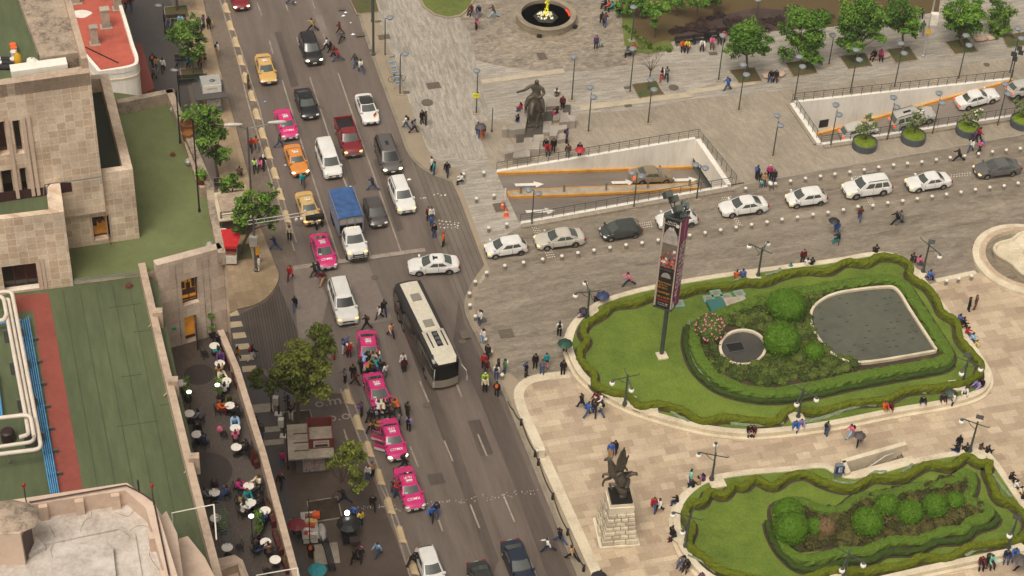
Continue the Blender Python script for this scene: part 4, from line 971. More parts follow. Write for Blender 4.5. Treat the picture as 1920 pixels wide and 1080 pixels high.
tree("street_tree","small tree half covering the stall with white letters",ground(441,402),[(430,340,18),(420,350,11),(446,350,12),(425,365,11),(440,332,9)],L_TREE,group=GP,seed=10,trunk=.08)
tree("street_tree","forked tree with two crowns behind the traffic signal arm",ground(452,476),[(500,362,21),(510,392,16),(457,382,20),(450,405,21),(485,388,20),(446,430,12),(510,420,15),(495,408,16),(465,365,12)],L_TREE,group=GP,seed=11)
tree("street_tree","big spreading olive green tree beside the crossing and pink taxis",ground(559,793),[(597,625,24),(612,648,22),(562,655,26),(540,680,30),(585,690,32),(488,708,20),(515,712,24),(475,706,12),(600,730,22),(568,735,24),(605,690,20),(550,712,24)],L_TREE2,1.1,.32,group=GP,seed=12,trunk=.16)
tree("street_tree","small leaning olive green tree by the newsstand roof",ground(617,954),[(663,838,18),(633,860,17),(654,872,22),(675,857,13),(668,906,17),(620,872,10),(672,890,12),(648,845,12)],L_TREE2,1.1,.28,group=GP,seed=13,trunk=.1)
bed("park_bed",[(1167,-60),(1166,20),(1168,60),(1171,84),(1184,97),(1210,100),(1242,97),(1264,92),(1257,78),(1355,64),(1480,56),(1560,50),(1760,22),(1770,-60)],M_MULCH,PZ+.03)
bed("purple_border",[(1262,74),(1350,62),(1480,54),(1480,20),(1420,14),(1330,34),(1275,52)],surface("purple_border_soil",['#2f2420','#40302b','#4d3d34'],layers=((.5,1),(5,.8)),rough=.9,bump=.5),PZ+.036)
bed("park_lawn",[(1166,20),(1168,60),(1171,84),(1184,97),(1210,100),(1242,97),(1264,92),(1254,74),(1200,88),(1185,60),(1190,20),(1180,-20)],M_GRASS2,PZ+.04)
def cover_mass(name,label,spots,leaves,size,dens,z=PZ,seed=0,hs=.6):
 rg=random.Random(seed);mb=MB()
 for u,v,r in spots:
  c=G(u,v,z);s=scale_at(c);r/=s
  mb.ball((c.x,c.y,z+r*hs*.25),(r*.8,r*.8,r*hs*.65),9,5,rg.choice((0,1)),.18,rg);mb.leaves((c.x,c.y,z+r*hs*.3),(r,r,r*hs),int(dens*1.5*r*r),size*rg.uniform(.85,1.3),rg,rg.choice(((0,1,1,2),(0,0,1),(1,1,2))),.75,.5)
 return tag(mb.build(name,leaves),label,"ground cover",kind="stuff")
cover_mass("ground_cover","dark purple ground cover along the park border behind the benches",[(1258+i*13+rnd.uniform(-4,4),64-i*1.1+rnd.uniform(-9,9),rnd.uniform(9,14))for i in range(17)]+[(1300+i*16+rnd.uniform(-4,4),48-i*1.5+rnd.uniform(-14,9),rnd.uniform(9,14))for i in range(17)],L_PURP,.2,90,seed=3,hs=.5)
cover_mass("ground_cover","long grass tufts on the rounded corner of the park bed",[(1172+i*5,50+i*4+rnd.uniform(-3,3),6)for i in range(10)]+[(1200+i*9,93+rnd.uniform(-5,3),6)for i in range(7)],L_HEDGE2,.2,200,seed=4,hs=.7)
for i,(b,cl,lab)in enumerate((((1228,70),[(1232,24,16),(1218,12,15),(1246,12,14),(1230,42,11)],"low tree in the park bed, second from the fountain side"),((1305,44),[(1300,-6,18),(1318,2,14)],"pale-trunked tree in the park bed above the purple cover"),((1160,30),[(1162,8,11),(1160,22,8),(1170,-4,12)],"bush at the park corner nearest the fountain"),((1200,34),[(1195,4,18),(1180,14,12),(1208,18,12)],"leafy tree at the left end of the park bed"),((1268,30),[(1262,6,16),(1280,0,16)],"bushy tree cut by the top edge over the park bed"),((1338,22),[(1335,-4,16),(1350,-8,12)],"tree tip above the park bed, rightmost at the top edge"))):
 tree("park_tree",lab,ground(*b),cl,L_PLAZA,1.1,.3,group="trees in the park border",seed=30+i,trunk=.08)
bed("round_lawn",[(783,-40),(790,0),(798,14),(816,27),(840,33),(862,29),(878,15),(886,0),(892,-40)],M_GRASS2,PZ+.03)
mb=MB();strip(mb,px([(783,-40),(790,0),(798,14),(816,27),(840,33),(862,29),(878,15),(886,0),(892,-40)],PZ),.25,PZ,PZ+.12,side=-1);struct(mb.build("bed_edging",M_BAND))
b0=ground(1215,168);t_=thing("bare_tree","leafless young tree in the square pit left of the strolling couple","tree",tuple(b0))
mb=MB();rg=random.Random(5);mb.tube([(0,0,0),(.05,0,1.6),(.1,.05,2.4)],[.09,.07,.05],6);mb.build("trunk",M_BARK,t_,True);mb=MB()
for k in range(9):
 a=k*.7;e=Vector((math.cos(a)*rg.uniform(.6,1.3),math.sin(a)*rg.uniform(.6,1.3),rg.uniform(3.4,4.6)));m_=Vector((e.x*.4+.06,e.y*.4,3.0));mb.tube([(.08,.04,2.2),m_,e],[.04,.025,.01],4)
 for _ in range(3):mb.tube([m_.lerp(e,.5),e+Vector((rg.uniform(-.4,.4),rg.uniform(-.4,.4),rg.uniform(-.1,.5)))],[.015,.006],3)
mb.build("crown",M_BARK,t_)
M_POT=mat("slate_grey_planter",'#4b4f52',.6)
for i,(u,v,rp,cl,lab)in enumerate(((1620,276,23,[(1624,238,16),(1612,242,11),(1639,236,12),(1630,220,12),(1621,256,7)],"round grey planter with pale tree beside the silver hatchback in the ramp"),(1711,263,23,[(1715,223,14),(1724,211,12),(1708,236,9),(1730,227,9)],"round grey planter with thin tree in front of the silver off-roader"),(1813,248,22,[(1823,217,16),(1836,208,12),(1820,234,9),(1812,222,10)],"round grey planter with flowering tree beside the group with a blue bag"),(1915,234,22,[(1911,196,13),(1918,206,10),(1926,190,14)],"round grey planter cut by the right edge"))):
 b=ground(u,v);root=thing("planter_tree",lab,"potted tree",tuple(b),0,"round planters along the ramp");r=rp/scale_at(b)
 mb=MB();mb.lathe([(r,0),(r*1.02,.75),(r*.95,.78),(r*.93,.68),(.01,.72)],(0,0,0),28);mb.build("pot",M_POT,root,True)
 rg=random.Random(i+50);mb=MB();mb.ball((0,0,.68),(r*.9,r*.9,.22),18,6,1,.04,rg);mb.leaves((0,0,.7),(r*.93,r*.93,.28),420,.14,rg,(0,1,2),.8,.6);mb.build("moss",L_MOSS,root)
 tp_=Vector((0,0,1.2));mb=MB();mb.tube([(0,0,.6),(.05,0,1.4),(.1,.05,2.0)],[.07,.06,.04],6);lf=MB()
 for q in cl:
  c=upright(b,*q[:2],rg.uniform(-.4,.4))-b;rr=q[2]/scale_at(b);mb.tube([(.05,0,1.3),c],[.04,.015],4)
  for _ in range(7):
   d=Vector((rg.gauss(0,1),rg.gauss(0,1),rg.gauss(0,1))).normalized()*rr*rg.uniform(.3,.9);lf.leaves(c+d,(rr*.4,)*3,34,.2,rg,(0,1,2,2),.2,.3)
 mb.build("trunk",M_BARK,root);lf.build("crown",L_POT,root)
 if i in(2,1):
  fl=MB()
  for _ in range(5):
   c=upright(b,cl[1][0]+rg.uniform(-8,8),cl[1][1]+rg.uniform(-4,10),-.6)-b;fl.ball(c,.1,6,4)
  fl.build("blossom",M_WHITE,root)
def hedge(name,label,pts_px,z0,h,w,leaves,closed=True,dens=26,seed=0,wob=0.1,soil_shade=.24,cat="hedge",size=.13,parent=None):
 rg=random.Random(seed);P=spline(px(pts_px,z0+h),8,closed)
 out=[P[0]];acc=0
 seq=P[1:]+([P[0]]if closed else[])
 for p in seq:
  while(p-out[-1]).length>.3:out.append(out[-1]+(p-out[-1]).normalized()*.3)
 P=out;sec=[(-.5,0),(-.52,.55),(-.42,.93),(0,1.0),(.42,.93),(.52,.55),(.5,0)];rows=[]
 for i,p in enumerate(P):
  a,b=P[(i-1)%len(P)]if closed or i else P[0],P[(i+1)%len(P)]if closed or i<len(P)-1 else P[-1]
  t=(b-a);t.z=0;t.normalize();n=Vector((-t.y,t.x,0))
  rows.append([Vector((p.x,p.y,z0))+n*(sx*w*(1+rg.uniform(-wob,wob)*2))+Vector((rg.uniform(-.03,.03),rg.uniform(-.03,.03),sz*h*(1+rg.uniform(-wob,wob))))for sx,sz in sec])
 if closed:rows.append(rows[0])
 mb=MB();mb.grid(rows,1)
 for i,r in enumerate(rows[:-1]):
  q=rows[i+1]
  for _ in range(int(dens*.3*(w+h))):
   k=rg.choice((0,1,1,2,2,3,3,4,4,5));f,g=rg.random(),rg.random()
   p=(r[k]*(1-f)+r[k+1]*f)*(1-g)+(q[k]*(1-f)+q[k+1]*f)*g
   nrm=(r[k+1]-r[k]).cross(q[k]-r[k]);nrm=nrm.normalized()if nrm.length>1e-6 else Vector((0,0,1))
   if nrm.z<0:nrm=-nrm if k in(2,3)else nrm
   mb.leaves(p+nrm*.02,(.03,.03,.03),1,size,rg,(0,1,1,2),.2,.6)
 o=mb.build(name,leaves);tag(o,label,cat)
 if soil_shade:  # soil strip; its dark tone also paints the shade at the hedge foot
  ms=MB();PP=[Vector((p.x,p.y,0))for p in P];A=offset_path(PP,w*.5+soil_shade,closed);B=offset_path(PP,-w*.5-soil_shade,closed)
  ms.grid([[Vector((q.x,q.y,z0+.008))for q in(X+[X[0]]if closed else X)]for X in(B,A)]);struct(ms.build("hedge_soil_shade",M_SOIL))
 return o
def garden(name,label,out_px,z_wall=.55,wall_w=.55,lawn=M_GRASS):
 root=thing(name,label,"garden wall",tuple(G(*out_px[0],PZ)))
 O=ccw(spline(px(out_px,PZ+z_wall),5,True));o=Vector(root.location)
 mb=MB();strip(mb,[p-o for p in O],wall_w,PZ-o.z,PZ+z_wall-o.z,True);mb.build("seat_wall",M_CREAMB,root)
 mb=MB();P2=offset_path(O,-.28,True);strip(mb,[Vector((p.x-o.x,p.y-o.y,0))for p in P2],.3,PZ-o.z,PZ+.16-o.z,True);mb.build("plinth",M_CREAMB,root)
 I=offset_path(O,wall_w-.02,True);struct(sheet("lawn",I,[],PZ+z_wall-.1,lawn))
 return PZ+z_wall-.1
g1=[(1063,655),(1065,625),(1078,599),(1104,575),(1142,556),(1220,535),(1340,514),(1450,499),(1560,485),(1640,472),(1690,479),(1722,507),(1760,556),(1805,615),(1845,672),(1858,702),(1853,724),(1832,741),(1780,756),(1680,773),(1560,797),(1470,809),(1400,813),(1330,806),(1260,790),(1190,768),(1130,738),(1085,701)]
g2=[(1263,985),(1268,945),(1290,916),(1326,894),(1390,882),(1480,874),(1545,868),(1600,888),(1720,858),(1806,843),(1846,842),(1866,860),(1890,893),(1935,960),(1975,1010),(1950,1025),(1838,1050),(1760,1066),(1681,1084),(1560,1110),(1420,1115),(1330,1085),(1280,1035)]
ZG=garden("garden_wall","white seat wall round the upper garden bed with the big pool",g1)
garden("garden_wall","white seat wall round the lower garden bed with the topiary balls",g2)
h1=[(1374,530),(1335,533),(1301,538),(1262,551),(1220,552),(1191,563),(1149,568),(1132,583),(1101,602),(1093,620),(1102,635),(1088,653),(1091,673),(1113,694),(1117,717),(1144,730),(1177,737),(1200,757),(1234,753),(1279,764),(1316,785),(1361,778),(1414,784),(1456,785),(1484,762),(1536,767),(1600,751),(1664,745),(1701,727),(1768,721),(1826,706),(1841,682),(1826,660),(1801,632),(1795,600),(1768,582),(1759,562),(1740,535),(1707,513),(1709,495),(1685,480),(1649,477),(1624,489),(1585,487),(1554,504),(1511,502),(1468,511),(1432,525),(1400,524)]
hedge("wavy_hedge","wavy olive hedge following the rim of the upper garden",h1,ZG,.55,.6,L_HEDGE,seed=1)
h2=[(1479,889),(1450,907),(1417,893),(1396,908),(1376,905),(1358,925),(1331,917),(1319,937),(1293,941),(1285,963),(1299,982),(1291,1015),(1320,1039),(1346,1061),(1385,1074),(1440,1086),(1490,1085),(1527,1077),(1557,1065),(1622,1067),(1667,1059),(1699,1055),(1732,1040),(1779,1041),(1821,1021),(1874,1014),(1916,1004),(1930,975),(1901,941),(1874,931),(1862,902),(1853,879),(1858,862),(1839,865),(1812,851),(1785,871),(1744,866),(1720,876),(1690,892),(1637,891),(1607,908),(1578,910),(1542,899),(1510,884)]
hedge("wavy_hedge","wavy olive hedge following the rim of the lower garden",h2,ZG,.55,.6,L_HEDGE,seed=2)
band1=[(1306,612),(1304,645),(1320,680),(1355,712),(1400,728),(1450,733),(1500,728),(1560,714),(1640,697),(1720,683),(1768,673),(1778,660),(1764,635),(1735,590),(1708,548),(1692,528),(1668,520),(1640,519),(1590,527),(1540,536),(1480,546),(1430,557),(1385,572),(1340,588)]
hedge("green_hedge","flat-topped green hedge enclosing the inner bed of the upper garden",band1,ZG,.55,1.05,L_HEDGE2,dens=22,seed=3,soil_shade=.35)
dark1=[(1290,608),(1286,645),(1303,690),(1345,727),(1400,744),(1455,748),(1520,740),(1600,722),(1700,703),(1770,690),(1789,674)]
hedge("low_hedge","low dark hedge outside the green hedge on the upper garden's near side",dark1,ZG,.35,.45,L_DHEDGE,closed=False,dens=26,seed=4,soil_shade=.2)
def edging(label,pts,h=.16,w=.28,seed=0):
 return hedge("silver_edging",label,pts,ZG,h,w,L_DUSTY,False,30,seed,.2,0,"edging plants",.12)
edging("silver plants tracing the near side of the upper inner bed",[(1293,600),(1289,630),(1296,668),(1320,702),(1360,726),(1410,738),(1470,739),(1530,728),(1620,709),(1700,694),(1772,682),(1783,665),(1775,640)],seed=5)
edging("silver plants behind the lamp at the upper garden's far rim",[(1356,533),(1375,527),(1388,517)],.16,.25,6)
edging("silver plants beside the left lamp cover on the upper garden",[(1435,514),(1455,509),(1468,501)],.16,.25,7)
edging("silver plants inside the seat wall left of the woman in orange",[(1500,790),(1540,783),(1590,765),(1620,757),(1650,758)],.16,.28,8)
edging("silver plants inside the seat wall between the lamps on the upper garden's near side",[(1370,793),(1420,795),(1470,790)],.16,.28,9)
edging("silver plants inside the wall near the pegasus",[(1258,771),(1280,783),(1296,791)],.16,.26,10)
edging("silver plants near the stair entrance of the lower garden",[(1560,901),(1600,905),(1625,896),(1640,884),(1665,883)],.16,.25,11)
edging("silver plants by the right lamp of the lower garden",[(1690,885),(1705,875),(1715,866)],.16,.22,12)
edging("silver plants along the right rim of the lower garden",[(1863,888),(1880,912),(1900,935)],.16,.22,13)
edging("silver plants at the lower left rim of the lower garden",[(1290,1040),(1325,1055),(1345,1078)],.16,.24,14)
edging("silver plants near the bottom right lamp",[(1810,1041),(1830,1029),(1855,1025)],.16,.24,15)
edging("silver plants in a short strip near the upper garden's right end",[(1700,736),(1715,731),(1738,735)],.16,.24,16)
band2=[(1458,952),(1478,940),(1503,936),(1535,950),(1570,955),(1592,944),(1610,930),(1650,925),(1690,917),(1718,909),(1760,906),(1788,896),(1808,884),(1822,888),(1822,910),(1815,930),(1835,943),(1856,953),(1850,965),(1820,975),(1806,990),(1775,992),(1745,1000),(1722,1010),(1680,1010),(1655,1016),(1625,1030),(1580,1032),(1520,1045),(1490,1038),(1470,1020)]
hedge("green_hedge","winding flat-topped green hedge round the topiary of the lower garden",band2,ZG,.5,.85,L_HEDGE2,dens=22,seed=21,soil_shade=.35)
dark2=[(1440,975),(1446,1000),(1466,1035),(1500,1062),(1540,1064),(1590,1050),(1635,1048),(1662,1033),(1720,1030),(1755,1013),(1806,1009),(1830,990),(1866,978),(1872,960)]
hedge("low_hedge","low dark hedge trailing outside the winding hedge of the lower garden",dark2,ZG,.4,.5,L_DHEDGE,closed=False,dens=26,seed=22,soil_shade=.2)
bed("inner_soil",[(1312,615),(1310,650),(1330,690),(1400,722),(1450,727),(1560,708),(1760,670),(1765,650),(1690,535),(1640,523),(1430,560),(1345,590)],M_SOIL,ZG+.03)
bed("inner_soil",[(1462,955),(1503,940),(1570,958),(1612,934),(1720,912),(1806,890),(1817,930),(1850,955),(1800,985),(1722,1005),(1625,1025),(1500,1036),(1470,1010)],M_SOIL,ZG+.03)
def topiary(label,u,v,r,leaves=L_TOP,h=.9,cat="topiary",name="topiary_ball",group="clipped round bushes",seed=0,blooms=None,dens=1.0,zb=None):
 c=G(u,v,ZG+.5);s=scale_at(c);r*=1.08/s;rg=random.Random(seed)
 root=thing(name,label,cat,(c.x,c.y,ZG),0,group)
 mb=MB();mb.ball((0,0,r*h*.7),(r*.97,r*.97,r*h),22,14,1,.045,rg);mb.leaves((0,0,r*h*.7),(r*.99,r*.99,r*h*1.02),int(620*r*r*dens),.17,rg,(0,1,1,1,2),.95,.3)
 mb.build("foliage",leaves,root)
 if blooms:
  fl=MB()
  for _ in range(blooms[1]):
   d=Vector((rg.gauss(0,1),rg.gauss(0,1)-.5,rg.gauss(.5,1))).normalized();fl.ball((d.x*r*1.03,d.y*r*1.03,r*h*.7+d.z*r*h*1.03),rg.uniform(.05,.1),5,3)
  fl.build("blossom",blooms[0],root)
 mb=MB();mb.tube([(0,0,0),(0,0,r*h*.6)],.08,6);mb.build("stem",M_BARK,root)
 return root
M_PINKF=mat("pink_blossom",'#d9808a',.6,var=.2,scale=8)
topiary("big clipped ball bush right of the small round pool",1464,646,33,seed=1)
topiary("smaller clipped ball bush between the big ball and the large pool",1526,660,18,seed=2)
topiary("broad shaggy round bush above the small pool in the upper garden",1474,580,34,L_TOP,.8,seed=3)
topiary("pink flowering round bush at the left end of the inner bed",1331,622,26,L_ROSE,.95,seed=4,blooms=(M_PINKF,90),name="flowering_bush",cat="flowering bush")
for i,(lab,u,v,r,L)in enumerate((("clipped ball bush at the left front of the lower garden",1482,998,31,L_TOP),("clipped ball bush behind the left front ball",1477,966,27,L_TOP),("withered brown clipped ball bush",1548,990,18,L_BROWN),("small green ball bush touching the withered brown one",1528,987,16,L_TOP),("largest clipped ball bush in the middle of the lower garden",1625,985,28,L_TOP),("clipped ball bush just behind the largest one",1663,950,22,L_TOP),("clipped ball bush to the right of the rear middle ball",1705,965,24,L_TOP),("clipped ball bush right of centre in the lower garden",1752,952,23,L_TOP),("small clipped ball bush near the right tip of the inner bed",1790,939,17,L_TOP))):
 topiary(lab,u,v,r,L,.95,seed=40+i)
rg=random.Random(77)
def inpoly(poly,n,rmin,rmax,avoid=()):
 out=[];us=[p[0]for p in poly];vs_=[p[1]for p in poly];k=0
 while len(out)<n and k<5000:
  k+=1;u,v,r=rg.uniform(min(us),max(us)),rg.uniform(min(vs_),max(vs_)),rg.uniform(rmin,rmax)
  if inside((u,v),poly)and all(math.hypot(u-a,(v-b)*1.4)>c+r*.4 for a,b,c in avoid)and all(math.hypot(u-a,(v-b)*1.3)>(r+c)*.43 for a,b,c in out):out.append((u,v,r))
 return out
in1=[(1318,655),(1340,695),(1400,718),(1450,722),(1540,706),(1600,690),(1612,682),(1560,668),(1530,640),(1515,600),(1520,575),(1560,548),(1600,535),(1530,541),(1440,560),(1390,580),(1350,595),(1362,612),(1400,615),(1440,625),(1440,670),(1400,690),(1352,675),(1340,650)]
cover_mass("shrub_bed","mass of low dark shrubs filling the upper garden's inner bed",inpoly(in1,230,9,15,((1394,650,44),(1464,646,28),(1474,580,22))),L_SHRUB,.16,170,ZG,5,.9)
in2=[(1466,955),(1503,942),(1570,960),(1612,936),(1720,914),(1806,892),(1815,930),(1842,955),(1800,980),(1722,1000),(1625,1020),(1500,1030),(1475,1010)]
cover_mass("shrub_bed","mass of low brownish shrubs between the topiary balls of the lower garden",inpoly(in2,170,10,19,((1625,985,22),(1705,962,18),(1752,950,18))),L_SHRUB2,.16,170,ZG,6,.8)
M_POOL=surface("still_green_pool",['#44453a','#535447','#5c5d50'],layers=((.15,1),(1.2,.5),(8,.2)),rough=.4,bump=.03)
def pool(name,label,rim_px,w=.24,zr=.32,floor=M_POOL,closed=True):
 root=thing(name,label,"pool",tuple(G(*rim_px[0],ZG)));o=Vector(root.location)
 O=ccw(spline(px(rim_px,ZG+zr),6,True));mb=MB();strip(mb,[Vector((p.x-o.x,p.y-o.y,0))for p in O],w,-.1,zr,True);mb.build("rim",M_CREAMB,root)
 I=[Vector((p.x-o.x,p.y-o.y,0))for p in offset_path(O,w*.9,True)];s_=sheet("water",I,[],.12,floor);s_.parent=root
 return root,o
pr,po=pool("large_pool","large rounded still pool with pale rim in the upper garden",[(1757,655),(1740,661),(1615,680),(1565,667),(1535,637),(1519,606),(1521,578),(1542,558),(1572,546),(1615,539),(1658,535),(1676,536),(1690,548),(1707,576),(1731,613),(1752,645)])
mb=MB()
for k in range(10):
 t=k/9;a=G(1532+20*t,566+t*98,ZG+.13);b=G(1690+62*t,543+t*98,ZG+.13)
 n=16
 for q in range(n):
  if rg.random()<.3:p1,p2=a.lerp(b,q/n)-po,a.lerp(b,(q+.5)/n)-po;mb.bar(p1,p2,.06,.012)
mb.build("joint_moss",mat("pool_joint",'#2a251c',.8),pr)
pr2,po2=pool("small_pool","small round dry pool with a square dark hatch",[(1393+45*math.cos(a*.3927),650-34*math.sin(a*.3927))for a in range(16)],floor=surface("dark_pool_floor",['#37342f','#403d37','#4a463f'],layers=((.5,1),(5,.5)),rough=.6))
mb=MB();hp=[p-po2 for p in px([(1361,646),(1389,642),(1396,656),(1368,661)],ZG+.14)];mb.poly([p+Vector((0,0,.01))for p in ccw(hp)]);mb.build("hatch",mat("hatch_dark",'#0e0c0a',.9),pr2)
mb=MB();strip(mb,ccw(hp),.08,.1,.2,True,side=-1);mb.build("hatch_frame",M_GREY,pr2)
M_TEAL=mat("teal_service_lid",'#75907c',.5,var=.1)
for i,(u,v,w)in enumerate(((1272,572,1.0),(1329,563,1.0),(1342,553,1.0),(1362,560,1.0),(1386,553,.95))):
 b=G(u,v,ZG);t_=thing("service_box",("pale green service box, %s from the banner mast"%ORD[i]),"service box",tuple(b),rad(10+i*3),"green service boxes on the lawn")
 mb=MB();mb.box((0,0,0),(w,w*.9,.22));mb.build("lid",M_TEAL,t_);mb=MB();mb.lathe([(w*.28,.2),(w*.28,.25),(.01,.26)],(0,0,0),14);mb.build("valve_cover",mat("valve_brown",'#7d7264',.6),t_)
b=G(1358,577,ZG);t_=thing("equipment_box","low box with a blue-green and a beige lid beside the pink bush","service box",tuple(b),rad(15))
mb=MB();mb.box((-.7,0,0),(1.5,1.7,.4));mb.build("blue_lid",mat("blue_green_lid",'#33655f',.5),t_);mb=MB();mb.box((1.1,.1,0),(2.0,1.5,.38));mb.build("beige_lid",M_CONC,t_)
for i,(u,v,rz,lab)in enumerate(((1241,668,.3,"square concrete base plate at the foot of the banner mast"),(1224,774,.1,"white square plate in the grass near the pegasus"),(1110,586,.3,"lamp base slab by the black umbrella"),(1177,752,-.2,"lamp base slab at the upper garden's lower left rim"),(1412,519,.2,"lamp base slab on the far rim of the upper garden"),(1720,516,.9,"lamp base slab at the upper garden's right shoulder"),(1344,905,.3,"lamp base slab beside the child in red"),(1832,853,.1,"lamp base slab at the lower garden's top corner"),(1276,1008,.7,"lamp base slab by the couple on the lower garden's left rim"),(1898,1022,.7,"lamp base slab at the lower right rim"),(1492,782,.3,"lamp base slab behind the seated pair on the upper garden"),(1570,1078,.1,"lamp base slab at the bottom edge"),(1795,724,.2,"lamp base slab near the man on the wall at the right end"))):
 c=G(u,v,ZG);mb=MB();w=1.25 if i>1 else .9;mb.box((0,0,0),(w,w,.14));mb.box((0,0,.14),(w*.75,w*.75,.03));o=mb.build("stone_slab",M_CREAMB,loc=c);o.rotation_euler.z=rz;tag(o,lab,"slab","pale slabs in the grass")
M_WATER=mat("dark_basin_water",'#3a3a34',.3,var=.2,scale=1)
fr=thing("round_fountain","round stone fountain with a yellow lit jet at the top edge","fountain",(FC.x,FC.y,PZ))
mb=MB();mb.lathe([(3.15,0),(3.15,.7),(3.2,.74),(3.2,.84),(2.62,.84),(2.6,.3)],(0,0,0),48,cap=False);mb.build("basin_wall",paving("fountain_stone",'#8f8371','#a5977f','#786c5b',.6,.25,0,wall=True,stain=.25,sscale=.6),fr,30)
mb=MB();mb.lathe([(2.62,.45),(.01,.45)],(0,0,0),48);mb.build("water",M_WATER,fr)
mb=MB();mb.lathe([(1.35,.46),(.5,.7),(.01,.75)],(0,0,0),6);mb.build("nozzle_plinth",mat("dark_fountain_stone",'#2c2b26',.5),fr)
rg=random.Random(3);mb=MB()
for k in range(85):
 a,q=rg.uniform(0,6.28),rg.uniform(0,1);r=(.04+.22*rg.random()+.1*(1-q))*rg.choice((.6,1));mb.ball((r*math.cos(a),r*math.sin(a),.7+q*4.6),(rg.uniform(.02,.06),)*2+(rg.uniform(.06,.2),),5,4)
mb.build("jet",mat("yellow_glow_water",'#d8cf3a',.3,emit=.4,var=.3,ecol='#d2cc2a',trans=.3),fr,True)  # light on the jet is put into its yellow colour and glow
mb=MB()
for k in range(90):
 a,q=rg.uniform(0,6.28),rg.random();mb.ball((q*.9*math.cos(a),q*.9*math.sin(a),.55+.5*(1-q)*rg.random()),rg.uniform(.05,.13),5,4)
mb.build("splash",mat("glow_splash",'#efe9c6',.3,emit=.1,ecol='#f5f0c0'),fr,True)  # light on the splash is painted as a pale glow
mb=MB()
for k in range(6):a=rad(8)+k*.085;mb.box((2.5*math.cos(a),2.5*math.sin(a),.5),(.18,.16,.12),a)
mb.build("red_basin_light",mat("red_glow",'#d8401c',.4,emit=.5),fr)
for k in range(4):
 a=rad(-100+k*80);mb=MB();mb.box((3.35*math.cos(a),3.35*math.sin(a),0),(.4,.5,.25),a);mb.build("floor_light_box",M_BLACK,fr)
c=G(1928,490,PZ);f2=thing("lobed_fountain","pale stone fountain with lobed basin in a round moat, cut by the right edge","fountain",tuple(c))
mb=MB();mb.lathe([(5.15,0),(5.15,.3),(4.55,.32),(4.5,.46),(4.0,.46),(3.95,.05),(.01,.04)],(0,0,0),64);mb.build("outer_ring",M_CREAMB,f2,30)
mb=MB();mb.lathe([(4.48,.465),(4.02,.466)],(0,0,0),64,cap=False);mb.build("ring_stone",paving("pinkish_ring",'#bfa58b','#cdb699','#a88f77',.5,.5,0,stain=.2),f2)
mb=MB();mb.lathe([(3.94,.06),(.01,.062)],(0,0,0),40);mb.build("moat_floor",M_DRIVE,f2)
def lobe(rr,n=96):return[((rr+.42*math.cos(4*t+.6))*math.cos(t),(rr+.42*math.cos(4*t+.6))*math.sin(t))for t in[2*math.pi*k/n for k in range(n)]]
mb=MB();prof=[(2.75,.05),(2.85,.5),(3.0,.85),(2.95,1.0),(2.75,1.0),(2.6,.75),(1.6,.68),(.02,.66)]
mb.grid([[(x,y,z)for x,y in lobe(r)]if r>.5 else[(0,0,z)]*96 for r,z in prof],0,True);mb.build("lobed_basin",M_CREAMB,f2,35)
mb=MB()
for k in range(10):
 a=k*.7;mb.tube([(1.0*math.cos(a)+t*.12*math.cos(a+t),1.0*math.sin(a)+.12*t*math.sin(a+t),.7)for t in range(7)],.05,4)
mb.lathe([(.7,.68),(.6,1.2),(.3,1.6),(.01,1.7)],(0,0,0),16);mb.build("carved_scrolls",M_STONEW,f2,True)
def skin(name,verts,edges,radii,root=0,sub=2,mats=None,parent=None,smooth=True,keep=False):
 me=bpy.data.meshes.new(name);me.from_pydata(verts,edges,[]);o=bpy.data.objects.new(name,me);COL.objects.link(o)
 bm=bmesh.new();bm.from_mesh(me);sl=bm.verts.layers.skin.verify();bm.verts.ensure_lookup_table()
 for i,v in enumerate(bm.verts):
  r=radii[i];v[sl].radius=r if isinstance(r,tuple)else(r,r);v[sl].use_root=(i==root)
 bm.to_mesh(me);bm.free()
 md=o.modifiers.new("skin",'SKIN');md.use_smooth_shade=True;md.branch_smoothing=.3
 if sub:s_=o.modifiers.new("sub",'SUBSURF');s_.levels=s_.render_levels=sub
 bpy.context.view_layer.update()
 m2=bpy.data.meshes.new_from_object(o.evaluated_get(bpy.context.evaluated_depsgraph_get()));bpy.data.objects.remove(o);bpy.data.meshes.remove(me)
 m2.name=name
 if keep:return m2
 m2.materials.clear()
 for m_ in(mats if isinstance(mats,list)else[mats]):m2.materials.append(m_)
 for p in m2.polygons:p.use_smooth=True
 o=bpy.data.objects.new(name,m2);COL.objects.link(o)
 if parent:o.parent=parent
 return o
class Skel:
 def __init__(s):s.v=[];s.e=[];s.r=[]
 def add(s,p,r,par=None):
  s.v.append(tuple(p));s.r.append(r);i=len(s.v)-1
  if par is not None:s.e.append((par,i))
  return i
 def chain(s,par,pts):
  for p,r in pts:par=s.add(p,r,par)
  return par
hp=G(1002,225,PZ+.55)
blocks=thing("stone_blocks","stepped pale stone blocks under the bronze horseman","statue base",(hp.x,hp.y,PZ))
def Z6(x,y):return(x/6.356+930,y/6.356+140)
